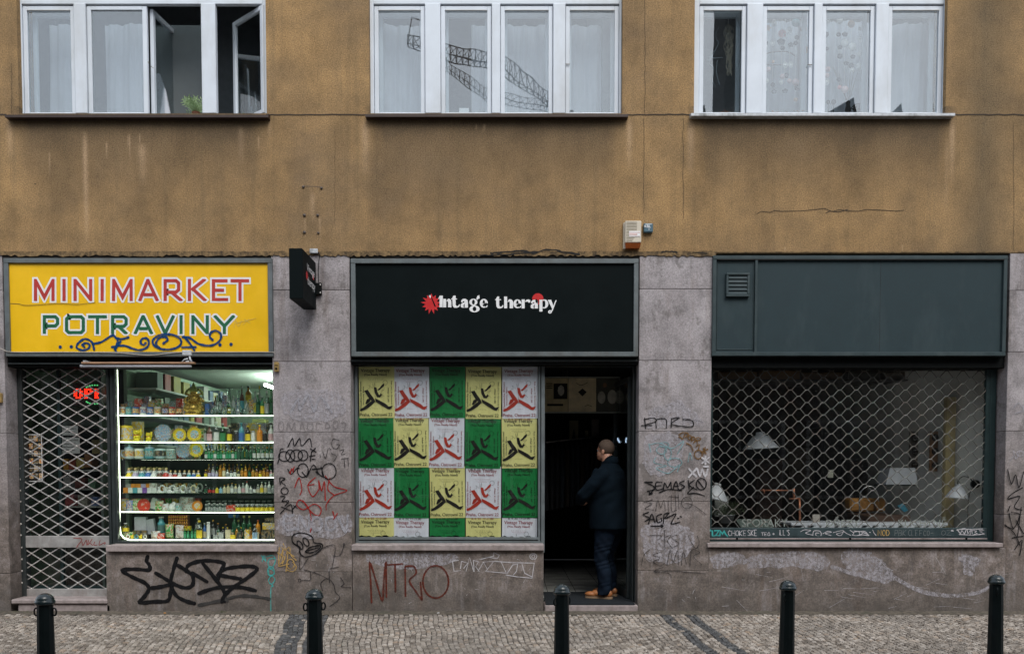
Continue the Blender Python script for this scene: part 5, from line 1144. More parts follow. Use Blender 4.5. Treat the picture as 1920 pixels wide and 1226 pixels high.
# fourth shelf
for px, c_ in ((242, yel), (254, lilac), (266, teal_), (278, blue), (289, white), (300, brown), (311.5, red_)): doll(px, 894.5, 18, c_, 'fourth', .40)
for px, c_ in ((247.5, yel), (259, lilac), (271, teal_), (283, blue), (294, white), (305.5, brown)): doll(px, 893, 17.5, c_, 'fourth', .50)
for px, c_ in ((320, pink), (328.5, red_), (337, white), (346, brown), (354.5, teal_), (363.5, blue), (372, yel)): doll(px, 894.5, 13, c_, 'fourth', .40)
cy_ = [(brown, yel, yel), (brown, lilac, grey), (grey, lilac, grey), (grey, lilac, dark), (amber, amber, amber), (amber, cream_, amber), (white, grey, white), (dark, white, dark), (dark, white, dark), (dark, cream_, yel), (amber, amber, yel), (amber, orange, yel), (dgreen, dgreen, dark), (amber, amber, brown), (brown, amber, yel), (amber, yel, brown), (amber, amber, yel), (brown, amber, amber), (pink, white, white), (brown, cream_, dark)]
for i, (a, b_, c_) in enumerate(cy_): bottle(386+i*6.8, 894.5, 6.2, 14+3*((i*7) % 3)+(6 if i in (4, 5) else 0), a, b_, c_, 'fourth', desc='mini spirit bottle', Y=.41)
for i in range(16): bottle(392+i*7.6, 892, 6, 22, random.choice([amber, brown, dgreen]), random.choice([yel, amber, brown]), random.choice([amber, yel]), 'fourth', desc='back row spirit bottle', Y=.52)
# fifth shelf
for i, c_ in enumerate((orange, grey, teal_, lilac, (.2, .08, .35), grey, white)): carton(235+i*9, 924, 8.5, 10, white if i % 2 else c_, 'fifth', 'small cup box in the lower layer', Y=.40, dpt=.05)
for i, c_ in enumerate((grey, orange, orange, lilac, orange)): carton(240+i*9.5, 914, 9, 7.5, c_, 'fifth', 'small cup box in the upper layer', Y=.42, dpt=.05)
carton(287, 914, 14, 8.5, pW, 'fifth', 'cream label box', Y=.41)
def trinket(px, base, h, c_, shelf, desc, Y=.41, kind=0):
    x, z, k = place(px, base, Y); h /= k; g = MB()
    if kind == 0: g.lathe([(h*.3, 0), (h*.33, h*.1), (h*.2, h*.5), (h*.1, h*.6), (h*.2, h*.75), (h*.18, h*.95), (0, h)], x, Y, z, 10)
    elif kind == 1: g.tube([(x+h*.32*cos(a), Y, z+h*.5+h*.38*sin(a)) for a in [2*pi*i/14 for i in range(14)]], h*.10, 6, closed=True); g.ell((x, Y, z+h*.08), (h*.3, h*.2, h*.09))
    else: g.ell((x, Y, z+h*.4), (h*.34, h*.3, h*.4)); g.ell((x+h*.2, Y-.01, z+h*.75), (h*.2, h*.18, h*.2)); g.tube([(x-h*.3, Y, z+h*.4), (x-h*.45, Y, z+h*.8)], h*.07, 5)
    done(g, cm(c_), 'trinket', desc, 'trinket', shelf, 'trinkets in the minimarket display')
for i in range(12): trinket(298+i*6.5, 924, 12+4*(i % 3 == 1), white if i < 6 else random.choice([cream_, grey, white]), 'fifth', 'white ceramic trinket' if i < 6 else 'pale ceramic trinket', kind=i % 3)
for i in range(13): trinket(300+i*6.2, 922, 17, random.choice([grey, cream_, amber]), 'fifth', 'trinket in the back row', Y=.5, kind=(i+1) % 3)
c5 = [(dark, dgreen, white, 16), (dark, red_, dark, 13), (dark, red_, dark, 12), (yel, yel, dark, 12), ((.25, .45, .6), (.25, .45, .6), grey, 12), (cream_, cream_, amber, 15), (cream_, cream_, amber, 17), (grey, white, amber, 19), (cream_, grey, yel, 17), (white, white, grey, 16), (grey, pink, white, 19), (white, white, red_, 22), (white, grey, grey, 14), (dark, white, dark, 15), (grey, cream_, white, 16), (cream_, yel, white, 21), (grey, cream_, white, 20), (white, grey, white, 22), (grey, grey, white, 14)]
for i, (a, b_, c_, h) in enumerate(c5): bottle(386+i*7, 924, 6.6, h, a, b_, c_, 'fifth', desc='assorted small bottle', Y=.41)
# sixth shelf
bag(234, 959, 16, 24, pY, 'sixth', 'crinkled souvenir bag'); bag(243, 959, 14, 22, pA, 'sixth', 'blue patterned bag', .40); bag(256, 959, 18, 24, pG, 'sixth', 'green sweet bag', .42)
plate(270, 947, 25, red_, pR, 'sixth', Y=.38, desc='round red dish'); carton(285, 956, 14, 20, white, 'sixth', 'white folded paper packet', Y=.46, rot=-.4); bag(299, 959, 17, 20, pG, 'sixth', 'green gift bag', .42); bag(310, 959, 14, 15, pW, 'sixth', 'pale gift bag', .40)
trinket(323, 959, 20, white, 'sixth', 'leaning white figurine', kind=2); mug(335, 959, 13, 16, grey, pC, 'sixth', handle=0); carton(350, 958, 25, 26, pW, 'sixth', 'square cream printed box', Y=.46); plate(370, 948, 20, orange, pY, 'sixth', Y=.40, desc='orange round dish')
for i in range(8): bottle(387+i*5.2, 959, 5, 14+2*(i % 2), grey, grey, white, 'sixth', desc='clear jar with white lid', glass=clear, neck=.85, shoulder=.72)
carton(428.5, 959, 9, 12, pR, 'sixth', 'red and white carton', Y=.40); carton(437.5, 959, 8.5, 13, pR, 'sixth', 'red and white carton', Y=.41)
for i in range(9): bottle(446+i*9, 959, 9, 14, grey, yel, white, 'sixth', desc='glass jar with round yellow label', glass=clear, neck=.85, shoulder=.75, Y=.40)
for i in range(12): bottle(390+i*10.5, 957, 8, 19, grey, grey, grey, 'sixth', desc='clear back row glass', glass=clear, neck=.9, shoulder=.8, Y=.52)
# bottom of the display
bottle(235.5, 997, 13, 17, white, yel, white, 'floor', Y=.38, desc='clear spray bottle with yellow label', glass=clear)
carton(236, 1010, 28, 13, pG, 'floor', 'low box of green packets', Y=.36); carton(262, 1010, 26, 16, pK, 'floor', 'low dark carton', Y=.42); carton(263, 994, 22, 25, (.45, .44, .5), 'floor', 'pale grey cardboard display', Y=.44); carton(283, 1002, 18, 28, (.42, .42, .47), 'floor', 'pale folded carton', Y=.45, rot=.15)
for i, c_ in enumerate((white, yel, teal_, yel, white)): trinket(240+i*8, 1010, 9, c_, 'floor', 'small round trinket', Y=.33, kind=1 if i % 2 == 0 else 2)
bottle(303, 998, 14, 30, teal_, (.1, .2, .18), grey, 'floor', Y=.46, desc='teal flask', neck=.6)
bag(292, 1010, 18, 15, pW, 'floor', 'white gift bag', .36); bag(302, 1011, 14, 12, pR, 'floor', 'orange sweet bag', .34); bag(318, 1008, 16, 26, pG, 'floor', 'pale green herb bag', .38); bag(337, 1008, 16, 24, pW, 'floor', 'white and green herb bag', .36)
# rack of red capped mini bottles
x, z, k = place(333.5, 990, .42); RK = thing('bottle_rack', 'rack of red capped brown mini bottles low in the minimarket display', 'rack', (x, .42, z))
g = MB(); g.cbox(x-18.5/k, x+18.5/k, .44, .50, z, z+25/k, .003); g.build('rack_box', cm(brown, .6), RK)
for r_ in range(4):
    for i in range(9): g = MB(); px_ = x+(-16.5+i*4.1)/k; zz = z+(1+r_*6)/k; g.lathe([(1.8/k, 0), (1.9/k, 3/k), (1*1/k, 4/k), (1.1/k, 5.2/k), (0, 5.4/k)], px_, .425, zz, 8, mis=[0, 0, 1, 1]); g.build('mini_bottle', [cm(amber), cm(red_ if r_ > 1 else orange)], RK)
for px in (347, 353, 360, 366): bottle(px, 1009, 5, 18, green_, (.05, .3, .15), green_, 'floor', Y=.36, desc='mini green bottle')
carton(350, 994, 12, 8, yel, 'floor', 'small yellow carton', Y=.42); bottle(374, 1011, 11, 36, grey, yel, yel, 'floor', Y=.34, desc='clear bottle with yellow label and cap', glass=clear)
bottle(372, 993, 12, 22, grey, grey, grey, 'floor', Y=.5, desc='grey glass vessel', glass=clear)
bottle(391, 1010, 7, 32, white, white, white, 'floor', Y=.38, desc='slender white bottle', neck=.8, shoulder=.8); bottle(384, 1010, 7, 30, blue, cream_, grey, 'floor', Y=.42)
for px, h in ((400, 30), (409, 24), (424, 22)): bottle(px, 1004, 8, h, dark, grey, amber, 'floor', Y=.46, desc='dark bottle with gold neck')
for px, h in ((440, 44), (458, 42), (468, 42), (448, 34)): bottle(px, 1008, 10, h, dgreen, dgreen, (.4, .38, .12), 'floor', Y=.5, desc='tall green bottle with gold foil')
for i, (px, pr) in enumerate(((404, grey), (414, grey), (427, cream_), (436, yel), (448, pK), (463, pY), (472, amber), (480, cream_))): carton(px, 1010.5, 9, 8+5*(i % 3), pr, 'floor', 'small carton in the front row', Y=.35, dpt=.04)
bottle(484, 1000, 9, 26, orange, amber, red_, 'floor', Y=.46); bottle(478, 1012, 9.5, 30, grey, (.3, .45, .6), grey, 'floor', Y=.30, desc='clear plastic bottle with blue label', glass=clear)
for i in range(3): carton(494+i*10, 1010, 9, 17, pK, 'floor', 'patterned stacked box', Y=.40)
carton(505, 993, 26, 13, pY, 'floor', 'wide cream box on the stack', Y=.42); carton(507, 980, 20, 9, pK, 'floor', 'crumpled grey box topping the stack', Y=.43, rot=.1); carton(437, 970, 18, 8, (.02, .12, .35), 'floor', 'blue tray under the sixth shelf', Y=.52)
for i in range(8): bottle(410+i*8.5, 1006, 6, 18, random.choice([dark, amber, dgreen]), random.choice([dark, cream_, amber]), random.choice([dark, yel]), 'floor', Y=.42, desc='short dark bottle')
# goods on the wall shelving: one box per row position
random.seed(12)
for z, zn in ((2.30, 'upper'), (2.645, 'topmost'), (1.955, 'middle')):
    yy = .75; i = 0
    while yy < 3.4:
        w = random.uniform(.12, .24); h = random.uniform(.12, .26); c_ = random.choice([(.25, .05, .05), (.3, .3, .28), (.28, .25, .06), (.08, .12, .09), (.1, .14, .2), (.35, .34, .25)])
        g = MB(); g.cbox(-4.62, -4.36, yy, yy+w, z, z+h, .004); i += 1
        tag(g.build('grocery_box', mat('grocery %.2f %.2f' % (c_[0], c_[2]), c_, .6)), f'{ORD[i-1]} grocery box from the street on the {zn} wall shelf', 'box', 'grocery boxes on the wall shelving'); yy += w+random.uniform(.02, .1)
for i, (xx, zz, w, h, c_) in enumerate(((-4.05, 2.1, .2, .35, (.18, .2, .06)), (-3.8, 2.1, .25, .3, (.2, .2, .17)), (-3.5, 2.1, .2, .3, (.1, .12, .1)))):
    g = MB(); g.cbox(xx, xx+w, 3.6, 3.8, zz, zz+h, .005); tag(g.build('grocery_box', mat('back box %d' % i, c_, .6)), f'{ORD[i]} box of the row at the back of the minimarket', 'box', 'grocery boxes on the wall shelving')
g = MB(); g.cbox(-4.2, -3.2, 3.55, 3.9, 2.06, 2.1, .004); g.box(-4.2, -4.16, 3.6, 3.9, .1, 2.06); g.box(-3.24, -3.2, 3.6, 3.9, .1, 2.06); tag(g.build('back_rack', wsm), 'rack standing at the back of the minimarket', 'rack')
# tall dark post and big wall cabinet right
g = MB(); g.cbox(-3.45, -2.2, 4.0, 4.4, .1, 2.6, .01); g.box(-3.3, -2.4, 3.99, 4.0, 1.2, 2.4, 1); tag(g.build('wall_cabinet', [mat('cabinet brown', (.12, .09, .06), .6), mat('cabinet face', (.2, .22, .19), .5)]), 'brown cabinet against the back wall of the minimarket', 'cabinet')

# ------------------------------------------------------------------ minimarket door behind its folding grille
YD = .40
fd_ = jambs([(30, 46, 684, 1120), (108, 114, 690, 1105), (46, 203, 684, 694), (46, 203, 1098, 1112)], M['greenk'], 'door', YD, YD+.05); fd_['label'] = 'dark framed glass door behind the folding grille'
g = MB(); g.box(PX(46, YD, 850), PX(203, YD, 850), YD+.02, YD+.026, PZ(1100, YD), PZ(692, YD)); g.build('pane', M['glass_shop'], fd_)
g = MB(); g.cbox(PX(40, .25, 850), PX(46, .25, 850), .22, .30, PZ(1120, .25), PZ(688, .25), .004); g.cbox(PX(31, .22, 850), PX(39, .22, 850), .24, .38, PZ(1120, .25), PZ(688, .25), .004); g.build('grille_channel', M['darksteel'], B)
g = MB(); g.cbox(PX(20, -.03, 1120), PX(200, -.03, 1120), -.03, .5, .10, .155, .012); g.cbox(PX(22), PX(200), -.004, .5, -.02, .10, .02); g.build('door_step', [M['ledge']], B)
YG = .25; GR = thing('folding_grille', 'closed silver lattice grille across the minimarket door', 'grille', (PX(120, YG), YG, .155), 'security grilles')
def lattice(px0, px1, py0, py1, cx, cy, name):
    g = MB(); rv = MB()
    nj = int(round((py1-py0)/cy)); ni = int(math.ceil((px1-px0)/cx))
    pt = lambda i, j: P(px0+i*cx, py0+(py1-py0)*j/nj, YG)
    for j in range(nj):
        for i in range(ni):
            a, b_ = ((i, j), (i+1, j+1)) if (i+j) % 2 == 0 else ((i, j+1), (i+1, j))
            pa, pb = pt(*a), pt(*b_)
            lim = PX(px1, YG)
            if pa[0] >= lim: continue
            if pb[0] > lim: f_ = (lim-pa[0])/(pb[0]-pa[0]); pb = (lim, pa[1]+(pb[1]-pa[1])*f_)
            yo = YG-.004 if (i+j) % 2 == 0 else YG+.004
            dx, dz = pb[0]-pa[0], pb[1]-pa[1]; l = hypot(dx, dz); nx, nz = -dz/l*.0066, dx/l*.0066
            g.prism([(pa[0]+nx, pa[1]+nz), (pb[0]+nx, pb[1]+nz), (pb[0]-nx, pb[1]-nz), (pa[0]-nx, pa[1]-nz)], yo-.002, yo+.002)
    for j in range(nj+1):
        for i in range(ni+1):
            if (i+j) % 2 == 0:
                x, z = pt(i, j)
                if x <= PX(px1, YG): rv.tube([(x, YG-.006, z), (x, YG-.014, z), (x, YG-.017, z)], [.013, .012, .006], 8)
    n_ = len(g.f); g.add(rv.v, rv.f, 1, True); g.build('lattice', [M['strip'], M['rivet']], GR)
lattice(40, 202, 690, 1003, 17.4, 10.4, 'a'); lattice(42, 202, 1026, 1103, 17.4, 10.4, 'b')
g = MB(); g.cbox(PX(40, YG), PX(203, YG), YG-.02, YG+.012, PZ(1026, YG), PZ(1004, YG), .004); g.build('lock_rail', M['strip'], GR)
g = MB(); g.cbox(PX(40, YG), PX(203, YG), YG-.02, YG+.012, PZ(1118, YG), PZ(1103, YG), .004); g.build('bottom_rail', M['strip'], GR)
g = MB(); strokes(g, [[(345,845),(385,850),(365,880),(360,890)], [(385,862),(390,880),(405,855),(408,880)], [(415,855),(412,878),(432,850)], [(420,868),(435,880)], [(445,862),(440,878),(455,878)], [(470,855),(465,878),(492,866),(490,876)]], 1.1, YG-.022, (0, 670, 2.5)); q_ = g.build('graffiti', M['redink'], GR); q_['label'] = 'small red marker tag on the lock rail'
# things behind the door
def paper(name, label, px0, py0, px1, py1, Y, mt, cat, rows=0, thick=.004):
    g = MB(); x0, x1, z1, z0 = PX(px0, Y, 850), PX(px1, Y, 850), PZ(py0, Y), PZ(py1, Y); g.box(x0, x1, Y, Y+thick, z0, z1)
    for r_ in range(rows): z = z1-(z1-z0)*(r_+1)/(rows+1); g.box(x0+.02, x1-.02-.04*(r_ % 2), Y-.0015, Y-.0005, z, z+.006, 1)
    return tag(g.build(name, [mt, M['inkthin']]), label, cat)
paper('notice', 'upper white paper notice inside the grille door', 113, 798, 147, 816, .44, mat('dim paper', (.30, .31, .30), .8), 'notice', 2)
paper('notice', 'lower white paper notice with writing inside the grille door', 113, 820, 150, 850, .44, mat('dim paper', (.30, .31, .30), .8), 'notice', 4)
x, z = P(63, 903, .39); MBd = thing('menu_board', 'narrow picture board with rows of snapshots behind the grille', 'board', (x, .39, z)); g = MB(); frame_box(g, 48, 814, 79, 903, 1.6, .385, .395); frame_box(g, 48, 850, 79, 878, 1.2, .384, .395); g.build('board_frame', M['lwhite'], MBd)
g = MB(); g.box(PX(48, .39), PX(79, .39), .392, .398, PZ(903, .39), PZ(814, .39)); g.build('board_back', M['gap'], MBd)
for r_ in range(6):
    for c_ in range(3): g = MB(); px_, py_ = 51+c_*9, 817+r_*14; g.box(PX(px_, .39), PX(px_+7.5, .39), .388, .391, PZ(py_+10, .39), PZ(py_, .39)); g.build('snapshot', [pK, pB][(r_+c_) % 2], MBd)
# shelf goods glimpsed through the door
for i, (px, py, w, h, c_) in enumerate(((122, 880, 12, 20, (.5, .25, .03)), (135, 880, 12, 18, (.3, .06, .03)), (150, 878, 14, 20, (.45, .35, .1)), (165, 876, 14, 26, (.25, .12, .05)), (180, 850, 16, 26, (.3, .25, .1)), (126, 915, 14, 22, (.3, .3, .3)), (150, 915, 20, 20, (.15, .05, .04)), (172, 915, 14, 18, (.1, .2, .12)), (130, 948, 16, 22, (.4, .1, .1)), (155, 948, 18, 20, (.3, .3, .25)), (178, 948, 14, 16, (.1, .15, .3)))):
    x, z, k = place(px, py, 1.2); g = MB(); g.cbox(x-w/2/k, x+w/2/k, 1.2, 1.4, z, z+h/k, .004); tag(g.build('snack_packet', mat('packet %d' % i, c_, .5)), f'{ORD[i]} snack packet on the rack seen through the grille door', 'packet', 'snack packets behind the grille door')
g = MB()
for py in (880.5, 915.5, 948.5): g.cbox(PX(113, 1.2), PX(196, 1.2), 1.19, 1.45, PZ(py+3, 1.2), PZ(py, 1.2), .002)
g.box(PX(112, 1.4), PX(198, 1.4), 1.45, 1.47, .1, 2.2, 1)
tag(g.build('snack_rack', [wsm, M['gap']]), 'snack rack seen through the grille door', 'rack')
# LED open sign
x, z = P(172, 752, .44); OS = thing('open_sign', 'red LED sign reading OPEN hanging inside the grille door', 'sign', (x, .44, z))
g = MB(); YO = .50
LT = {'O': ['01110', '11011', '11011', '11011', '01110'], 'P': ['11110', '11011', '11110', '11000', '11000'], 'E': ['11111', '11000', '11110', '11000', '11111'], 'N': ['11011', '11111', '11111', '11011', '11011']}
for li, ch in enumerate('OPEN'):
    for r_, row in enumerate(LT[ch]):
        for c_, b_ in enumerate(row):
            if b_ == '1': x, z = P(140+li*19.5+c_*3.5, 730+r_*3.9, YO); g.tube([(x, YO, z), (x, YO-.008, z)], .010, 6)
g.build('red_lamps', emat('red led', (1, .03, .01), 1.2), OS)
g = MB()
for i in range(9):
    for sg in (-1, 1):
        a = -.95+1.9*i/8; x, z = P(178+17*sin(a*1.2), 739.5+sg*(17.5-4.5*(a*a)), YO); g.tube([(x, YO, z), (x, YO-.008, z)], .0085, 6)
g.build('green_lamps', emat('green led', (.12, .8, .25), .45), OS)
g = MB(); g.box(PX(136, YO), PX(216, YO), YO+.002, YO+.02, PZ(760, YO), PZ(718, YO)); g.build('sign_board', M['gap'], OS)
# ------------------------------------------------------------------ middle shop: poster covered window
f2 = jambs([(659, 664, 682, 1022), (665.5, 671, 684, 1021), (1009, 1013, 684, 1021), (1014.5, 1021.5, 682, 1036), (671, 1009, 683, 687), (665, 1014, 1014, 1021), (671, 1010, 1007, 1012)], M['steel'], 'shop_window'); f2['label'] = 'shop window papered over with event posters'
g = MB(); g.box(PX(669, .23, 850), PX(1012, .23, 850), .228, .233, PZ(1016, .23), PZ(686, .23)); g.build('pane', M['glass_shop'], f2)
pcol = {'green': (.008, .23, .055), 'yellow': (.78, .74, .30), 'white': (.78, .79, .86)}
pnm = {'green': 'green', 'yellow': 'pale yellow', 'white': 'white'}
FIG = [[(90,560),(84,545),(122,525),(165,490),(205,458),(232,440),(240,465),(195,508),(135,545)], [(243,432),(300,462),(350,490),(383,520),(418,512),(398,546),(370,540),(325,512),(252,466)],
       [(133,352),(165,343),(195,390),(222,425),(228,445),(200,450),(178,425)], [(233,316),(256,320),(266,368),(285,402),(303,382),(312,395),(292,418),(264,415),(241,370)], [(268,343),(292,325),(318,292),(338,278),(334,302),(285,345)], [(143,484),(158,442),(196,424),(188,458),(155,486)]]
def poster_mesh(colour, ink, part=1.0):
    """sheet with its print, local coordinates: x from left, z down from the top edge; full sheet .412 x .60 m"""
    Wp, Hp = .415, .605*part; sc = .415/370.; g = MB(); n = 14
    top = [(Wp*i/n, 0, .0015*sin(i*1.1)) for i in range(n+1)]
    for i in range(n):
        b0 = -Hp+(.008*sin(i*1.9)+.006*sin(i*.8) if part < 1 else 0); b1 = -Hp+(.008*sin((i+1)*1.9)+.006*sin((i+1)*.8) if part < 1 else 0)
        ya, yb = .0016*sin(i*.9)+.0010*sin(i*2.3), .0016*sin((i+1)*.9)+.0010*sin((i+1)*2.3)
        g.add([(Wp*i/n, ya, 0), (Wp*(i+1)/n, yb, 0), (Wp*(i+1)/n, yb*1.5, b1), (Wp*i/n, ya*1.5, b0), (Wp*i/n, ya+.001, 0), (Wp*(i+1)/n, yb+.001, 0), (Wp*(i+1)/n, yb*1.5+.001, b1), (Wp*i/n, ya*1.5+.001, b0)], [(0, 3, 2, 1), (4, 5, 6, 7), (0, 1, 5, 4), (3, 7, 6, 2)])
    y = -.0045; L = lambda a, b_: ((a-75)*sc, -(b_-95)*sc)
    def T(s_, cx, cy, w, h, rot=0): x, z = L(cx, cy); text(g, s_, x, z, w*sc, h*sc, y, 1, rot); text(g, s_, x+.0013, z+.0006, w*sc, h*sc, y-.0002, 1, rot)
    T('Vintage Therapy', 248, 146, 300, 46); T('(You Really Need)', 250, 187, 236, 28)
    for k, w in enumerate((160, 140, 90)):
        if part > .9 or True: T('come by for records coats and shirts' if False else '- - - - - - - - -', 250, 228+k*15, w, 2.5)
    if part > .9:
        T('Casablanka Shimmi', 86, 390, 270, 15, pi/2) if False else None
        T('Casablanka Shimmi', 92, 395, 280, 17, pi/2); T('Houbelej Blanc', 122, 400, 190, 15, pi/2); T('See you in Groove Bar', 414, 400, 300, 17, -pi/2); T('After 21.00', 381, 395, 150, 15, -pi/2)
        T('Praha, Ostrovní 22', 250, 602, 340, 38); T('8. 4. 22, 17-21.00', 250, 645, 230, 24); T('- - - - -', 248, 537, 75, 2.5)
        for pg in FIG: g.flat([L(a, b_) for a, b_ in pg], y-.0006, 2); g.ribbon([L(a, b_) for a, b_ in pg], .0065, y-.0008, 2, closed=True, dy=0)
    thin = [[(180,292),(215,325),(222,270),(232,312),(242,265),(245,480)], [(300,352),(337,340),(300,376),(342,415)], [(180,292),(190,325),(165,330)]] if part > .9 else [[(222,290),(226,262),(232,290)]]
    for st in thin: g.ribbon([L(a, b_) for a, b_ in st], .0022, y, 3, cap=False)
    c_ = (350, 268) if part > .9 else (330, 262)
    g.ribbon([L(a, b_) for a, b_ in ellp(c_[0], c_[1], 24, 24, 14)], .0028, y, 3, cap=False)
    inkm = M['gap'] if ink == 'k' else mat('poster red', (.45, .03, .012), .5)
    txm = M['gap'] if ink == 'k' else mat('poster maroon text', (.30, .03, .04), .5)
    return g, [mat('poster %s paper' % colour, pcol[colour],   .42, var=.10, scale=7, bmp=.01), txm, inkm, M['gap']]
rowsP = [('yellow', 'white', 'green', 'yellow', 'white'), ('green', 'yellow', 'white', 'green', 'yellow'), ('white', 'green', 'yellow', 'white', 'green'), ('yellow', 'white', 'green', 'yellow', 'white')]
xsP = [672, 737.5, 805, 873, 941]; cache = {}; random.seed(4)
for r_, row in enumerate(rowsP):
    for c_, col in enumerate(row):
        part = .365 if r_ == 3 else 1.0; Yp = .248+.0055*r_+.0012*((c_*2) % 3); k = (col, part)
        if k not in cache:
            g, ms = poster_mesh(col, 'r' if col == 'white' else 'k', part); ob = g.build('poster', ms); cache[k] = ob
        else: ob = cache[k].copy(); C.objects.link(ob)
        x, z = P(xsP[c_]+(.5 if r_ != 1 else -.5), (687, 780.5, 874, 970)[r_]+random.uniform(-1, 1), Yp); ob.location = (x, Yp, z); ob.rotation_euler = (0, random.uniform(-.011, .011), 0)
        lab = f"{pnm[col]} event poster, {ORD[c_]} from the left in the {['top', 'second', 'third'][r_] if r_ < 3 else 'cut off bottom'} row"
        tag(ob, lab, 'poster', 'event posters papering the shop window')
# room behind the posters and the doorway
DR = mat('dark shop wall', (.045, .045, .045), .9, var=.3, scale=2)
g = MB(); xa, xb = PX(640, .34, 850), PX(1199, .34, 850)+.02; g.box(xa, xb+.6, 5.2, 5.3, .1, 3.05); g.box(xa-.1, xa, .34, 5.2, .1, 3.05); g.box(xb+.6, xb+.7, .34, 5.2, .1, 3.05); g.box(xa, xb+.6, .34, 5.2, 3.05, 3.15); g.box(xa, xb+.6, .5, 5.2, .0, .098, 1)
g.box(PX(1012, .4, 850)-.05, PX(1012, .4, 850), .30, 1.6, .1, 3.0); g.build('room_wall', [DR, M['tile']], B)
# tile joints of the shop floor
g = MB()
for i in range(9): y = 1.0+i*.34; g.box(PX(1021, .4, 850)+.05, xb+.5, y, y+.008, .0985, .1)
for i in range(5): x = .45+i*.36; g.box(x, x+.008, 1.0, 4.4, .0985, .1)
g.build('floor_joint', M['gap'], B)
# doorway: jambs, threshold, step, open glazed door
f3 = jambs([(1186, 1189.5, 684, 1132), (1191, 1197, 682, 1134), (1021, 1190, 682, 687)], M['darksteel'], 'doorway', .20, .32); f3['label'] = 'open entrance of the middle shop'
g = MB(); x0, x1 = PX(1021, 0, 1130), PX(1197, 0, 1130); g.cbox(x0, x1, -.004, .34, -.02, .085, .012); g.build('door_step', M['ledge'], B)
g = MB(); g.box(x0-.02, x1, .32, .52, .0, .0975); g.build('threshold', M['darksteel'], B)
D = MB(); xh, yh, wd, an = PX(1186, .34, 850)-.01, .36, .80, rad(84)
def rotd(g): g.v = [(xh-(a*cos(an)+b_*sin(an)), yh+a*sin(an)-b_*cos(an), c_) for a, b_, c_ in g.v]
for a in ((0, .05, 0, .045, .11, 2.75), (wd-.05, wd, 0, .045, .11, 2.75), (.05, wd-.05, 0, .045, 2.70, 2.75), (.05, wd-.05, 0, .045, .11, .21), (.05, wd-.05, 0, .045, 1.0, 1.04)): D.cbox(*a, .004)
rotd(D); dd = D.build('door', M['darksteel'], B); dd['label'] = 'glazed door folded back inside the open entrance'
G_ = MB(); G_.box(.05, wd-.05, .02, .026, .21, 2.70); rotd(G_); G_.build('pane', glassmat('door glass', .12, (.8, .84, .84)), dd)
H_ = MB(); H_.tube([(wd-.03, -.01, 1.05), (wd-.03, -.06, 1.05), (wd-.03, -.06, 1.35), (wd-.03, -.01, 1.35)], .01, 8); rotd(H_); H_.build('door_handle', M['rivet'], dd)
# door mat
g = MB(); random.seed(2); mx0, mx1 = x0+.015, x1-.04; g.cbox(mx0, mx1, .0, 1.02, .086, .101, .004)
n = 46
for i in range(n):
    y = .01+1.0*i/n; g.box(mx0+.01, mx1-.01, y, y+.011, .101, .1045)
tag(g.build('door_mat', mat('navy ribbed mat', (.007, .011, .015), .95, var=.6, scale=60)), 'dark ribbed mat filling the entrance of the middle shop', 'mat')
# framed prints
x, z = P(1092, 775, 1.1); FP = thing('framed_prints', 'long frame with three vintage prints above the shop entrance inside', 'picture', (x, 1.1, z)); Yf = 1.1
g = MB(); frame_box(g, 1018, 706, 1163, 774, 2.2, Yf-.02, Yf+.02); g.build('frame', mat('grey picture frame', (.4, .42, .38), .5), FP)
for i, (a, b_, c_) in enumerate(((1021, 1065, (.55, .45, .25)), (1066, 1118, (.70, .58, .36)), (1119, 1160, (.08, .08, .06)))):
    g = MB(); g.box(PX(a, Yf), PX(b_, Yf), Yf+.0, Yf+.01, PZ(772, Yf), PZ(709, Yf))
    if i == 0:
        g.box(PX(1038, Yf), PX(1064, Yf), Yf-.003, Yf-.001, PZ(748, Yf), PZ(719, Yf), 1); g.ell((PX(1052, Yf), Yf-.002, PZ(732, Yf)), (.05, .002, .08), 10, 6, 2)
        for k in range(3): g.box(PX(1024, Yf), PX(1036, Yf), Yf-.003, Yf-.001, PZ(720+k*4, Yf), PZ(718.5+k*4, Yf), 1)
        g.box(PX(1026, Yf), PX(1056, Yf), Yf-.003, Yf-.001, PZ(761, Yf), PZ(757, Yf), 1)
    if i == 1:
        g.ribbon([P(u, v, Yf) for u, v in smooth_path([(1080, 718), (1090, 722), (1102, 717)], 4)], .006, Yf-.002, 1); g.prism([P(u, v, Yf) for u, v in ((1084, 735), (1092, 728), (1100, 735), (1092, 743))], Yf-.003, Yf-.001, 1); g.ribbon([P(u, v, Yf) for u, v in ((1096, 762), (1102, 759), (1110, 762))], .006, Yf-.002, 1)
    if i == 2:
        for u, v, ru, rv in ((1134, 722, .025, .03), (1128, 745, .05, .08), (1148, 744, .06, .09)): g.ell((PX(u, Yf), Yf-.002, PZ(v, Yf)), (ru, .003, rv), 12, 7, 2 if v > 730 else 3)
    g.build('print', [mat('print %d' % i, c_, .7, var=.3, scale=8), M['gap'], mat('print pale', (.5, .48, .4), .8, var=.4), mat('print tan', (.25, .14, .08), .8)], FP)
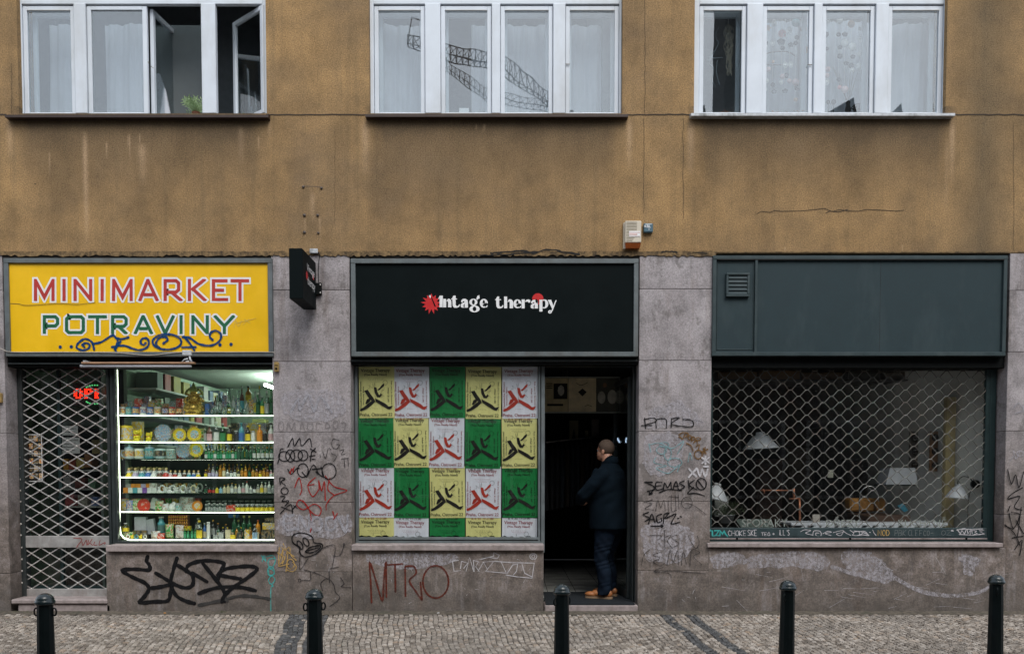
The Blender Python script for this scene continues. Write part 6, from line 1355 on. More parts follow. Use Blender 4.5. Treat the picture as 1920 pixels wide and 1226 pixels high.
# clothes rail and clothes, small framed things
x, z = P(1060, 826, 2.4); CR = thing('clothes_rail', 'dark clothes rail sloping along the wall inside the middle shop', 'rail', (x, 2.4, z))
g = MB(); q = [P(1024, 829, 2.2), P(1126, 818, 3.0)]; g.tube([(q[0][0], 2.2, q[0][1]), (q[1][0], 3.0, q[1][1])], .012, 8); g.build('rail_bar', M['rivet'], CR)
for i in range(12):
    u = i/11.; xx = q[0][0]+(q[1][0]-q[0][0])*u; yy = 2.2+.8*u; zz = q[0][1]+(q[1][1]-q[0][1])*u; g = MB(); w = .22; c_ = random.choice([(.035, .035, .04), (.05, .04, .03), (.03, .04, .05), (.06, .05, .045)])
    g.loft([(zz-.95, xx, yy, .045, w*.95), (zz-.5, xx, yy, .05, w*.9), (zz-.2, xx, yy, .05, w), (zz-.1, xx, yy, .03, w*.9), (zz-.04, xx, yy, .012, .04)], 14); g.tube([(xx, yy, zz-.05), (xx, yy, zz+.01)], .004, 5)
    tag(g.build('hanging_garment', mat('cloth %.3f' % c_[0], c_, .95)), f'{ORD[i]} dark garment from the street on the clothes rail', 'garment', 'garments on the clothes rail')
pale_dim = mat('dim cream', (.5, .44, .3), .8)
for i, (px, py, w, h, c_) in enumerate(((1076, 824, 17, 36, pale_dim), (1100, 818, 6, 11, pale_dim), (1116, 818, 14, 32, mat('dim print', (.4, .35, .33), .8, var=.6, scale=30)), (1139, 818, 26, 16, mat('dim navy', (.03, .04, .05), .7)))):
    Yq = 3.05; x, z, k = place(px, py, Yq); g = MB()
    if i == 0: g.prism([(x-w/2/k, z+h/k), (x+w/2/k, z+h/k), (x+w/2/k, z), (x+w/4/k, z), (x, z+h*.6/k), (x-w/4/k, z), (x-w/2/k, z)], Yq, Yq+.03)
    else: g.cbox(x-w/2/k, x+w/2/k, Yq, Yq+.02, z, z+h/k, .003)
    tag(g.build(('hanging_trousers', 'small_card', 'art_print', 'dark_print')[i], c_), ('pale trousers pinned up inside the middle shop', 'small pale card beside the pinned trousers', 'framed print right of the pale card inside the shop', 'dark blue print behind the head of the man')[i], ('trousers', 'card', 'print', 'print')[i])
x, z, k = place(1054, 709, 2.2)
for i, (px, w, c_) in enumerate(((1056, 3, (.10, .11, .09)), (1063, 5, (.16, .16, .13)))):
    g = MB(); xx = PX(px, 2.2, 700); g.cbox(xx-w/2/133, xx+w/2/133, 2.2, 2.35, PZ(705, 2.2), PZ(690, 2.2), .003); tag(g.build('record_sleeve', mat('sleeve %d' % i, c_, .6, var=.5, scale=20)), ['thin record sleeve above the frame, left one', 'wider pale sleeve above the frame, right one'][i], 'sleeve')
x, z, k = place(1170, 826, 2.6); g = MB(); g.box(PX(1150, 2.6), PX(1185, 2.6), 2.6, 2.63, PZ(832, 2.6), PZ(819, 2.6)); LB = tag(g.build('reflection_panel', mat('reflection panel body', (.1, .1, .1), .5)), 'glowing letters standing in for a door glass reflection behind the man', 'sign')  # stand-in for light lettering reflected in the open door glass
g = MB()
for st in ([(1151, 821), (1151, 830), (1155, 830)], [(1173, 829), (1174, 821), (1179, 829), (1180, 821)], [(1186, 822), (1182, 822), (1182, 829), (1186, 829)], [(1157, 821), (1161, 829)]): g.ribbon([P(a, b_, 2.6) for a, b_ in st], .018, 2.595)
g.build('reflected_letters', emat('glowing reflected letters', (.6, .75, 1), 1.6), LB)

# ------------------------------------------------------------------ the man in the entrance
def remesh(parts, vox, mt, name, parent, smooth=4, tf=None, disp=None):
    me = bpy.data.meshes.new(name); g = MB()
    for p_ in parts: g.add(p_.v, p_.f)
    me.from_pydata(g.v, [], g.f); me.update(); ob = bpy.data.objects.new('tmp', me); C.objects.link(ob)
    r = ob.modifiers.new('r', 'REMESH'); r.mode = 'VOXEL'; r.voxel_size = vox; r.use_smooth_shade = True
    if smooth: s_ = ob.modifiers.new('s', 'SMOOTH'); s_.iterations = smooth; s_.factor = .5
    dg = bpy.context.evaluated_depsgraph_get(); dg.update(); m2 = bpy.data.meshes.new_from_object(ob.evaluated_get(dg)); bpy.data.objects.remove(ob)
    m2.name = name
    for v in m2.vertices:
        co = v.co
        if disp: co = disp(co.copy())
        v.co = tf(co) if tf else co
    m2.materials.clear(); m2.materials.append(mt)
    for p_ in m2.polygons: p_.use_smooth = True; p_.material_index = 0
    o = bpy.data.objects.new(name, m2); C.objects.link(o)
    if parent: o.parent = parent; o.matrix_parent_inverse = Matrix.Translation(-parent.location) if parent.parent is None else Matrix()
    return o
YM = .50; mx, _ = P(1139, 1122, YM); MAN = thing('person', 'burly man in navy coat, jeans and tan shoes standing in the shop entrance', 'person', (mx, YM, .105))
yaw = rad(30); fw = Vector((-cos(yaw), sin(yaw), 0)); lf = Vector((-sin(yaw), -cos(yaw), 0))
def TM(c_): return Vector((mx, YM, .105))+fw*c_[0]+lf*c_[1]+Vector((0, 0, c_[2]))
def cap(pts, rs, seg=14):
    g = MB(); g.tube(pts, rs, seg)
    for p_, r in ((pts[0], rs[0]), (pts[-1], rs[-1])): g.ell(p_, (r, r, r), 12, 8)
    return g
skin = mat('skin', (.40, .20, .13), .5, var=.12, scale=30); skinn = skin.node_tree.nodes['Principled BSDF']; skinn.inputs['Subsurface Weight'].default_value = .1; skinn.inputs['Subsurface Radius'].default_value = (.02, .008, .004)
# body: one surface from the skull to the ankles
hd = Vector((.045, 0, 1.775))
bp_ = []
g = MB(); g.ell((hd.x-.012, 0, hd.z+.025), (.098, .078, .098), 20, 14); bp_.append(g)
g = MB(); g.ell((hd.x+.030, 0, hd.z-.045), (.066, .060, .078), 18, 12); bp_.append(g)
g = MB(); g.ell((hd.x+.058, 0, hd.z-.088), (.036, .040, .030), 14, 10); bp_.append(g)     # chin and jaw
g = MB(); g.ell((hd.x+.005, .0, hd.z-.075), (.055, .064, .045), 14, 10); bp_.append(g)
g = MB(); g.add([(hd.x+.078, -.014, hd.z-.03), (hd.x+.078, .014, hd.z-.03), (hd.x+.112, 0, hd.z-.032), (hd.x+.086, 0, hd.z+.022), (hd.x+.088, -.005, hd.z-.045), (hd.x+.088, .005, hd.z-.045)], [(0, 2, 3), (2, 1, 3), (0, 4, 2), (1, 2, 5), (4, 5, 2), (0, 3, 1, 5, 4)]); bp_.append(g)
for s_ in (-1, 1):
    g = MB(); g.ell((hd.x-.012, s_*.082, hd.z-.018), (.020, .010, .033), 12, 8); bp_.append(g)
    g = MB(); g.ell((hd.x+.074, s_*.028, hd.z+.016), (.016, .022, .010), 10, 6); bp_.append(g)   # brow
g = MB(); g.ell((hd.x+.090, 0, hd.z-.062), (.010, .024, .010), 10, 6); bp_.append(g)          # lips
bp_.append(cap([(-.02, 0, 1.52), (.0, 0, 1.62), (.015, 0, 1.70)], [.085, .076, .068]))
g = MB(); g.loft([(.84, 0, 0, .13, .17), (.98, .01, 0, .15, .19), (1.12, .03, 0, .15, .18), (1.3, .02, 0, .15, .20), (1.44, -.01, 0, .12, .19), (1.52, -.02, 0, .08, .12)], 22); bp_.append(g)
for s_ in (-1, 1):
    bp_.append(cap([(-.02, s_*.19, 1.44), (.13, s_*.27, 1.26)], [.05, .045])); bp_.append(cap([(.13, s_*.27, 1.26), (.30, s_*.06, 1.16)], [.05, .033]))
    LG = {1: ((.0, .10), (.03, .115), (-.005, .12)), -1: ((-.01, -.10), (.06, -.12), (.04, -.15))}[s_]; bp_.append(cap([(*LG[0], .90), (*LG[1], .50), (*LG[2], .10)], [.09, .055, .04]))
def hand(s_):
    g = MB(); w0 = Vector((.315, s_*.045, 1.15)); g.ell(w0+Vector((.02, -s_*.01, -.005)), (.042, .024, .040), 12, 8); out = [g]
    for k in range(4):
        b0 = w0+Vector((.035, -s_*.02, .024-.018*k)); L = (.030, .034, .032, .026)[k]
        out.append(cap([b0, b0+Vector((.022, -s_*L*.7, -.004)), b0+Vector((.006, -s_*L*1.5, -.010)), b0+Vector((-.014, -s_*L*1.6, -.012))], [.0095, .009, .0085, .0075], 8))
    out.append(cap([w0+Vector((.0, -s_*.01, .035)), w0+Vector((.03, -s_*.028, .052)), w0+Vector((.045, -s_*.045, .048))], [.011, .010, .008], 8)); return out
for s_ in (1, -1): bp_ += hand(s_)
BODY = remesh(bp_, .0062, skin, 'body', MAN, 3, TM)
# eyes, hair
for s_ in (-1, 1):
    g = MB(); g.ell(TM((hd.x+.076, s_*.028, hd.z+.002)), (.011, .011, .010), 10, 8, 0); g.ell(TM((hd.x+.084, s_*.028, hd.z+.002)), (.0052, .0052, .0052), 8, 6, 1); g.build('eye', [M['lwhite'], M['gap']], MAN)
g = MB(); g.ell((hd.x-.018, 0, hd.z+.032), (.101, .082, .100), 22, 16)
g2 = MB(); g2.v = [v for v in g.v]; g2.f = [f for f in g.f if sum(g.v[i][2] for i in f)/len(f) > hd.z-.055+max(0, (sum(g.v[i][0] for i in f)/len(f)-hd.x+.03))*1.35]; g2.m = [0]*len(g2.f); g2.sm = [True]*len(g2.f)
g2.v = [tuple(TM((a, b_, c_))) for a, b_, c_ in g2.v]
hm, t, b = newmat('cropped brown hair'); co = t.nodes.new('ShaderNodeTexCoord').outputs['Object']; nn = noise(t, co, 160, 3, .8); t.links.new(ramp(t, nn, [(.3, (.018, .011, .008)), (.7, (.12, .075, .05))]), b.inputs['Base Color']); b.inputs['Roughness'].default_value = .8; bump(t, b, nn, .8, .004)
hr = g2.build('hair', hm, MAN); sol = hr.modifiers.new('s', 'SOLIDIFY'); sol.thickness = .006; sol.offset = 0
# coat
def wool():
    m, t, b = newmat('navy wool coat'); co = t.nodes.new('ShaderNodeTexCoord').outputs['Object']; n1 = noise(t, co, 300, 2, .7); n2 = noise(t, co, 5, 4, .6)
    t.links.new(mixc(t, 1, ramp(t, n2, [(.3, (.001, .0035, .0065)), (.7, (.003, .0075, .0125))]), ramp(t, n1, [(.3, .7), (.7, 1.3)]), 'MULTIPLY'), b.inputs['Base Color']); b.inputs['Roughness'].default_value = .95
    b.inputs['Specular IOR Level'].default_value = .1; bump(t, b, n1, .3, .003); return m
coatm = wool()
cp = []
g = MB(); g.loft([(.835, -.02, 0, .205, .235), (.86, -.02, 0, .205, .24), (1.0, -.01, 0, .20, .25), (1.14, .0, 0, .20, .25), (1.3, .0, 0, .19, .26), (1.43, -.015, 0, .17, .265), (1.52, -.025, 0, .145, .235), (1.58, -.03, 0, .11, .16), (1.62, -.025, 0, .095, .11)], 28, power=2.3); cp.append(g)
for s_ in (-1, 1):
    cp.append(cap([(-.03, s_*.215, 1.49), (.05, s_*.275, 1.37), (.15, s_*.29, 1.245)], [.088, .082, .075], 16)); cp.append(cap([(.15, s_*.29, 1.245), (.23, s_*.19, 1.19), (.295, s_*.075, 1.155)], [.073, .062, .050], 16))
    g = MB(); g.ell((.13, s_*.06, 1.45), (.05, .05, .12), 12, 8); cp.append(g)
cp.append(cap([(-.03, 0, 1.57), (-.025, 0, 1.635)], [.098, .090], 18))
def fold(co):
    a = .0045*sin(co.x*38+co.z*22+co.y*10)*max(0, min(1, (1.5-co.z)*4)); b_ = .006*sin(co.z*46+co.x*30)*math.exp(-((co.z-1.25)/.10)**2)*(1 if abs(co.y) > .18 else .2)
    n_ = Vector((co.x, co.y, 0)); n_.normalize() if n_.length > 0 else None
    c_ = co+n_*(a+b_); k = 1.09 if co.z < 1.45 else 1.09-.09*min(1, (co.z-1.45)/.12); c_.x *= k; c_.y *= k
    return c_
remesh(cp, .011, coatm, 'coat', MAN, 5, TM, fold)
g = MB(); g.lathe([(.100, 1.585), (.108, 1.61), (.100, 1.665), (.088, 1.668), (.086, 1.60)], -.022, 0, 0, 24); g.v = [tuple(TM((a, b_, c_-.35*(a+.02) if c_ > 1.6 else c_))) for a, b_, c_ in g.v]; cl = g.build('coat_collar', coatm, MAN)
g = MB(); c0 = TM((.16, .335, 1.27)); g.ell(TM((.255, .235, 1.195)), (.012, .012, .012), 8, 6); g.build('cuff_button', M['black'], MAN)
g = MB()
for k in (-1, 1): g.ribbon([(0, 0), (.13, .01)], .004, 0)
# jeans
den = bpy.data.materials.new('dark denim'); den.use_nodes = True; t = den.node_tree; b = t.nodes['Principled BSDF']; co = t.nodes.new('ShaderNodeTexCoord').outputs['Object']
n1 = noise(t, co, 7, 4, .6); t.links.new(ramp(t, n1, [(.3, (.002, .0045, .010)), (.7, (.0055, .0125, .025))]), b.inputs['Base Color']); b.inputs['Roughness'].default_value = .8; b.inputs['Specular IOR Level'].default_value = .12; bump(t, b, noise(t, co, 200, 2, .7), .3, .002)
jp = []; g = MB(); g.loft([(.78, -.02, 0, .15, .18), (.95, -.02, 0, .155, .19), (1.0, -.02, 0, .14, .17)], 22); jp.append(g)
legs = {1: ((.0, .10), (.03, .115), (-.005, .12)), -1: ((-.01, -.10), (.06, -.12), (.04, -.15))}
for s_ in (-1, 1):
    (a0, b0), (a1, b1), (a2, b2) = legs[s_]; g = MB()
    g.loft([(.86, a0-.01, b0, .125, .115), (.72, a0+.0, b0, .115, .108), (.52, a1, b1, .088, .085), (.46, a1+.004, b1, .083, .08), (.30, (a1+a2)/2-.022, (b1+b2)/2, .084, .078), (.14, a2-.008, b2, .074, .070), (.075, a2+.004, b2, .080, .074), (.045, a2+.006, b2, .082, .074)], 24); jp.append(g)
def jf(co):
    k = math.exp(-((co.z-.50)/.16)**2)+1.1*math.exp(-((co.z-.10)/.09)**2); a = .0045*sin(co.z*88+co.x*36+9*co.y+2*sin(co.z*31))*k+.002*sin(co.z*43-co.x*61)
    s_ = 1 if co.y > 0 else -1; n_ = Vector((co.x-legs[s_][1][0], co.y-legs[s_][1][1], 0)); n_.normalize() if n_.length > 0 else None
    c_ = co+n_*a; c_.x = c_.x*1.06; return c_
remesh(jp, .009, den, 'jeans', MAN, 3, TM, jf)
# shoes
tan_ = mat('tan leather', (.34, .13, .045), .42, var=.25, scale=12, bmp=.002); sole = mat('pale shoe sole', (.26, .17, .10), .7)
for s_ in (1, -1):
    a2, b2 = legs[s_][2]; sh = []; tw = rad(8)*s_; cy_, sy_ = cos(tw), sin(tw)
    T2 = (lambda a2, b2, cy_, sy_: (lambda c_: TM((a2+c_[0]*cy_-c_[1]*sy_, b2+c_[0]*sy_+c_[1]*cy_, c_[2]))))(a2, b2, cy_, sy_)
    g = MB(); g.ell((.155, 0, .045), (.085, .050, .036), 18, 12); sh.append(g); g = MB(); g.ell((.07, 0, .060), (.095, .045, .042), 18, 12); sh.append(g); g = MB(); g.ell((-.05, 0, .060), (.058, .038, .050), 16, 12); sh.append(g); g = MB(); g.ell((.0, 0, .085), (.07, .042, .030), 16, 10); sh.append(g)
    so = remesh(sh, .006, tan_, 'shoe', MAN, 3, T2)
    g = MB(); prof = [(.243, 0), (.225, .036), (.17, .052), (.10, .046), (.03, .036), (-.05, .040), (-.10, .030), (-.112, 0)]; prof = prof+[(a, -b_) for a, b_ in prof[-2:0:-1]]; prof = [(a*.97, b_*.78) for a, b_ in prof]; q = smooth_path(prof, 3, True); nq = len(q)
    g.v = [tuple(T2((a, b_, z_))) for z_ in (.0, .024) for a, b_ in q]; g.f = [(i, (i+1) % nq, nq+(i+1) % nq, nq+i) for i in range(nq)]+[tuple(range(nq)), tuple(range(nq, 2*nq))]; g.m = [0]*len(g.f); g.sm = [False]*len(g.f)
    so_ = g.build('sole', sole, so)
    g = MB()
    for k in range(4): g.tube([T2((.085-.018*k, -.022, .094+.004*k)), T2((.085-.018*k+.004, 0, .104+.004*k)), T2((.085-.018*k, .022, .094+.004*k))], .0022, 5)
    g.build('laces', mat('brown laces', (.15, .07, .03), .8), so)

# ------------------------------------------------------------------ right hand shop
f4 = jambs([(1326, 1336, 684, 1018), (1855, 1866, 684, 1018), (1330, 1866, 1011, 1018), (1330, 1866, 684, 691)], M['greenk'], 'shop_window', .19, .30); f4['label'] = 'shop window behind the chain grille'
g = MB(); g.box(PX(1330, .32, 850), PX(1864, .32, 850), .330, .336, PZ(1016, .32), PZ(686, .32)); g.build('pane', M['glass_shop'], f4)
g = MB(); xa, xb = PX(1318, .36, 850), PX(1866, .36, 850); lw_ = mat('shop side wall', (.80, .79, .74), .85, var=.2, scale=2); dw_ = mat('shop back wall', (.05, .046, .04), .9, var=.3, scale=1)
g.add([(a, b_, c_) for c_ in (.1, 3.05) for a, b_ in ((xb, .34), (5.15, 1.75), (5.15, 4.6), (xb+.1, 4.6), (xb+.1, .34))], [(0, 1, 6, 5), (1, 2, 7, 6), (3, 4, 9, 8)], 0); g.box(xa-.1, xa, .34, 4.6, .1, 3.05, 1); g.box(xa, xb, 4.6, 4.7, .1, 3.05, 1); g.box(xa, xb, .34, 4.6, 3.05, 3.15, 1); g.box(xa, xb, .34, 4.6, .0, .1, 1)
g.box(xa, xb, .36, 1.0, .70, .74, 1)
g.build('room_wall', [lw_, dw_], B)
x, z = P(1600, 1010, .22); CG = thing('roller_grille', 'lowered dark wavy wire roller grille over the right hand shop window', 'grille', (x, .22, z), 'security grilles'); YW = .215
g = MB(); hp = 15.4; n = int((1858-1326)/hp)+1; y0 = 684
rows = 26; dyr = (990-684)/rows
for r_ in range(rows):
    for pass_ in (0,):
        pts = []
        for i in range(n+1):
            up = (i+r_) % 2 == 0; cy_ = y0+dyr*(r_+.5)+(-dyr*.5 if up else dyr*.5); cx_ = 1328+i*hp+.3*sin(i*1.3+r_)
            for dx in (-2.6, 2.6): pts.append((min(cx_+dx, 1857), cy_+(.35*sin(i*2.1+r_*1.7))))
        q = [P(a, b_, YW) for a, b_ in pts]; g.tube([(a, YW+(.004 if (k//2+r_) % 2 else -.004), b_) for k, (a, b_) in enumerate(q)], .0048, 5)
g.build('wire_mesh', M['wire'], CG)
g = MB(); g.cbox(PX(1326, .2), PX(1857, .2), .190, .235, PZ(1010.5, .2), PZ(989, .2), .004); g.cbox(PX(1326, .2), PX(1857, .2), .182, .19, PZ(1010.5, .19), PZ(1008.5, .19), .001, 1); g.cbox(PX(1326, .2), PX(1857, .2), .185, .19, PZ(1005, .19), PZ(1004, .19), .001)
for px in (1382, 1594, 1812): x, z = P(px, 1009, .18); g.tube([(x, .19, z), (x, .175, z)], .012, 8, 2)
g.build('bottom_rail', [M['greend'], M['ledge'], M['black']], CG)
g = MB(); g.cbox(PX(1850, .2), PX(1858, .2), .20, .25, PZ(1011, .2), PZ(686, .2), .003); g.build('grille_channel', M['greenk'], CG)
random.seed(8); yr = .1885
def gl_(label, mt, fn):
    g = MB(); fn(g); o = g.build('graffiti', mt, CG); o['label'] = label
gl_('bold teal letters IZM', M['teal'], lambda g: (strokes(g, [[(128,822),(140,832)], [(158,835),(160,895),(195,895)], [(185,832),(235,832),(195,890),(240,893)], [(245,895),(250,835),(275,870),(295,838),(310,870),(335,898)]], 3.0, yr, (1310, 860, 6.194), smooth=False)))
gl_('grey scribbled tag words', M['wink'], lambda g: (write(g, 'CHOKE', 1365, 994, 6, 10, 1.2, 1.1, yr, 0, .0, .4), write(g, 'SKE', 1402, 993, 5, 11, 1.2, 1.1, yr, 0, 0, .4), write(g, 'TEG', 1427, 998, 5, 6, 1, 1, yr, 0, 0, .3), write(g, '*', 1448, 998, 5, 5, 1, .8, yr), write(g, "ILL'S", 1460, 993, 4, 10, 1.5, 1.1, yr)))
gl_('looping white tag', M['wink'], lambda g: strokes(g, [[(1180,845),(1230,822),(1300,830),(1240,860),(1330,885)], [(1325,880),(1340,835),(1410,840),(1420,890),(1370,895),(1360,860),(1400,862)], [(1440,870),(1500,838),(1540,850),(1470,865),(1540,890)], [(1560,855),(1640,835),(1680,835),(1650,890),(1600,870),(1680,850)], [(1670,830),(1720,865),(1770,888)], [(1755,825),(1800,860),(1790,885),(1900,895)], [(1800,835),(1860,845),(1870,880),(1920,850)]], 1.1, yr, (1310, 860, 6.194)))
gl_('looping white tag, right half', M['wink'], lambda g: strokes(g, [[(0,850),(60,840),(120,855),(180,888),(100,880),(40,890)], [(60,845),(130,840),(175,885)], [(185,850),(200,855)], [(222,820),(240,860),(265,890)]], 1.3, yr, (1600, 860, 6.194)))
gl_('yellow and pale letters NOD', M['gold'], lambda g: write(g, 'NOD', 1646, 993, 6, 11, 2, 1.1, yr))
gl_('thin dark row of initials', mat('thin grey marker', (.14, .16, .16), .7), lambda g: (write(g, 'PBK', 1677, 993, 6, 11, 1.6, .8, yr, 0, .1, .4), write(g, 'CLE', 1703, 993, 5, 11, 1.5, .8, yr, 0, 0, .4), write(g, 'FCO-', 1724, 994, 5, 10, 2, .8, yr), write(g, 'OZ', 1765, 994, 8, 9, 2, .7, yr)))
gl_('dense white tag at the right end', M['wink'], lambda g: (strokes(g, [[(1205,820),(1250,875)], [(1200,825),(1300,805)], [(1235,880),(1260,830),(1290,870),(1310,820)], [(1320,825),(1330,870),(1360,820),(1355,875)], [(1370,815),(1380,870)], [(1350,840),(1400,825)], [(1400,830),(1430,835),(1410,850),(1440,868),(1400,875)], [(1460,830),(1515,825),(1470,845),(1520,868),(1450,880)], [(1230,875),(1380,885),(1520,870)], [(1240,818),(1500,812)]], 1.6, yr, (1600, 860, 6.194), smooth=False), strokes(g, [[(1135,825),(1165,840)], [(1160,822),(1140,842)]], 1.3, yr, (1600, 860, 6.194))))
# lettering on the glass
g = MB()
for s_, a, b_ in (('SPORÁKY', 1391, 1477), ('DŘEZY', 1549, 1612), ('KUCHYNĚ', 1684, 1775)):
    x0, z0 = P(a, 987, .325); x1, z1 = P(b_, 969, .325); text(g, s_, (x0+x1)/2, (z0+z1)/2, x1-x0, z1-z0, .326)
lt = g.build('window_lettering', mat('grey window lettering', (.30, .33, .30), .6), f4)
# goods of the right hand shop
enam = mat('white enamel', (.80, .82, .86), .3, var=.05); cop = mat('copper pipe', (.50, .20, .11), .35, .7, var=.3, scale=25); chrome = mat('chrome', (.5, .5, .5), .15, .9)
def cone_lamp(px, py0, py1, w, Y, label, tilt=0, cord=True):
    x, z1, k = place(px, py0, Y); _, z0, _ = place(px, py1, Y); r = w/2/k; h = z1-z0; t_ = thing('pendant_lamp', label, 'lamp', (x, Y, z0))
    g = MB(); g.lathe([(r, 0), (r*1.01, .006), (r*.45, h*.72), (r*.22, h*.86), (r*.2, h*.86), (r*.43, h*.7), (r*.98, .004)], 0, 0, 0, 28); R = Matrix.Rotation(tilt, 3, 'Y'); g.v = [tuple(R @ Vector(v)+Vector((x, Y, z0))) for v in g.v]; g.build('lamp_shade', enam, t_)
    g = MB(); g.lathe([(r*.2, h*.84), (r*.26, h*.9), (r*.22, h*1.0), (0, h*1.02)], 0, 0, 0, 16); g.v = [tuple(R @ Vector(v)+Vector((x, Y, z0))) for v in g.v]; g.build('lamp_neck', enam, t_)
    if cord: g = MB(); tp = R @ Vector((0, 0, h)); g.tube([(x+tp.x, Y, z0+tp.z), (x+tp.x, Y, 3.05)], .004, 6); g.build('cord', M['black'], t_)
cone_lamp(1427, 810, 841, 66, 1.1, 'white conical enamel pendant lamp hanging at the left behind the grille', rad(-3))
cone_lamp(1339, 905, 936, 52, .8, 'white tilted enamel lamp at the left edge behind the grille', rad(14)); cone_lamp(1795, 907, 934, 42, .6, 'small white conical lamp near the right end behind the grille', rad(5), False)
g = MB(); x, z, k = place(1827, 907, .5); g.tube([(x, .5, z), (x, .45, z)], [.052, .046], 16); g.tube([(a, .5, b_) for a, b_ in [P(u, v, .5) for u, v in smooth_path([(1827, 907), (1818, 896), (1806, 893), (1797, 900), (1796, 908)], 5)]], .006, 6); g.tube([(a, .5, b_) for a, b_ in [P(u, v, .5) for u, v in smooth_path([(1827, 912), (1818, 925), (1815, 950), (1815, 985)], 5)]], .005, 6)
tag(g.build('goose_lamp', M['black']), 'black bent arm lamp with round base at the right wall behind the grille', 'lamp')
x, z = P(1691, 908, 1.3); g = MB(); q = [P(a, b_, 1.0) for a, b_ in ((1669, 877), (1716, 877), (1721, 908), (1661, 908))]; g.prism(q, 1.0, 1.3); g.box(PX(1661, 1.0), PX(1721, 1.0), .99, 1.31, PZ(911, 1.0), PZ(908, 1.0), 1)
tag(g.build('cooker_hood', [mat('grey hood', (.52, .54, .57), .4), M['black']]), 'grey tapered cooker hood right of the middle behind the grille', 'hood')
g = MB()
def tq(pts, Y, r, mi=0): g.tube([(a, Y, b_) for a, b_ in [P(u, v, Y) for u, v in pts]], r, 8, mi)
tq([(1423, 919), (1488, 919)], .9, .010); tq([(1499, 934), (1500, 980)], .9, .014); tq([(1480, 935), (1502, 934)], .9, .009); tq([(1488, 915), (1489, 932)], .9, .016)
for px in (1431, 1446, 1487): x, z = P(px, 919, .9); g.ell((x, .9, z), (.018, .018, .02), 10, 7)
x, z = P(1433, 919, .9); g.tube([(x, .9, z), (x, .9, z-.04)], .008, 6)
tag(g.build('copper_tap', cop), 'bare copper wall tap and riser pipe left of the middle behind the grille', 'tap')
g = MB(); tq(smooth_path([(1612, 985), (1612, 930), (1622, 914), (1636, 912), (1646, 925), (1647, 940)], 5), 1.0, .008); tag(g.build('arched_tap', chrome), 'tall chrome arched kitchen tap behind the grille', 'tap')
wood = mat('honey wood', (.60, .28, .07), .5, var=.4, scale=14)
for i, (a, b_) in enumerate(((1598, 1644), (1649, 1666))):
    g = MB(); x0, x1, z0, z1 = PX(a, 1.4), PX(b_, 1.4), PZ(959, 1.4), PZ(934, 1.4); g.cbox(x0, x1, 1.4, 1.6, z0, z1, .02); g.cbox(x0+.02, x1-.02, 1.39, 1.40, z0+.02, z1-.02, .004)
    tag(g.build('wooden_crate', wood), ['wide honey coloured wooden box behind the grille', 'narrow honey coloured wooden box behind the grille'][i], 'box')
for i, (a, b_) in enumerate(((1708, 1724), (1746, 1762))):
    Yw = (1.2, 1.02)[i]; x, z = P((a+b_)/2, 884, Yw); t_ = thing('switch_panel', ['dark strip with round fittings left of the pair behind the grille', 'brown strip with round fittings right of the pair behind the grille'][i], 'panel', (x, Yw, z), 'panels with round fittings')
    g = MB(); g.cbox(PX(a, Yw), PX(b_, Yw), Yw, Yw+.02, PZ(884, Yw), PZ(808, Yw), .003); g.build('panel_board', mat('panel brown %d' % i, [(.03, .025, .02), (.16, .08, .035)][i], .5), t_)
    for k in range(3): g = MB(); x, z = P((a+b_)/2, 820+k*26, Yw-.01); g.lathe([(.045, 0), (.04, .02), (.02, .035), (0, .037)], 0, 0, 0, 16); g.v = [(x+u, Yw-w_, z+v) for u, v, w_ in g.v]; g.build('round_fitting', mat('dark bakelite', (.02, .015, .012), .2), t_)
g = MB(); g.cbox(PX(1776, .8), PX(1795, .8), .8, .88, .1, 2.55, .01); tag(g.build('timber_post', mat('pale timber', (.50, .40, .20), .7, var=.3, scale=4)), 'pale timber post standing near the right wall behind the grille', 'post')
def cloth_tag(name, label, cat, pts, Y, col):
    g = MB(); g.prism([P(a, b_, Y) for a, b_ in pts], Y, Y+.02); tag(g.build(name, mat(name+' colour', col, .8)), label, cat)
cloth_tag('price_card', 'small cream card hanging near the centre of the grilled window', 'card', ((1554, 881), (1563, 880), (1562, 895), (1552, 895)), 1.0, (.42, .42, .34))
cloth_tag('blue_cloth', 'small blue and white cloth on the counter behind the grille', 'cloth', ((1683, 948), (1693, 943), (1703, 956), (1696, 960)), 1.1, (.05, .24, .34))
cloth_tag('white_box', 'small cream box on the counter behind the grille', 'box', ((1524, 964), (1537, 964), (1537, 978), (1524, 978)), .7, (.45, .41, .36))
cloth_tag('enamel_plate', 'large pale green enamel plate leaning low behind the grille', 'plate', ((1379, 973), (1446, 973), (1452, 992), (1392, 992)), .50, (.17, .21, .185))
cloth_tag('white_box_left', 'white carton behind the plant at the left of the grilled window', 'box', ((1340, 930), (1366, 930), (1366, 968), (1340, 968)), 1.0, (.35, .36, .33)); bpy.data.objects['white_box_left'].name = 'carton'
x, z, k = place(1362, 980, .62); plant('potted_plant', 'trailing dark plant in a white pot at the left behind the grille', 1362, 980, .62, 26, .22, .20, darkleaf, enam, .10)
g = MB(); g.cbox(PX(1483, .6), PX(1776, .6), .5, 1.0, PZ(985, .5), PZ(980, .5), .004); g.cbox(PX(1640, .7), PX(1720, .7), .8, 1.5, PZ(985, .8), PZ(966, .8), .01, 1)
g.cbox(PX(1500, .6), PX(1640, .6), .6, .9, PZ(985, .6)-.15, PZ(985, .6)-.01, .01)
tag(g.build('sink_counter', [enam, mat('brown drawer', (.07, .035, .02), .6)]), 'low white counter edge with sink behind the grille', 'counter')
g = MB()
for i in range(16):
    a = 1500+i*17+random.uniform(-4, 4); q = [P(a, 990, .45), P(a+12, 984, .45), P(a+18, 986, .45), P(a+10, 992, .45)]; g.prism(q, .45+.002*i, .452+.002*i)
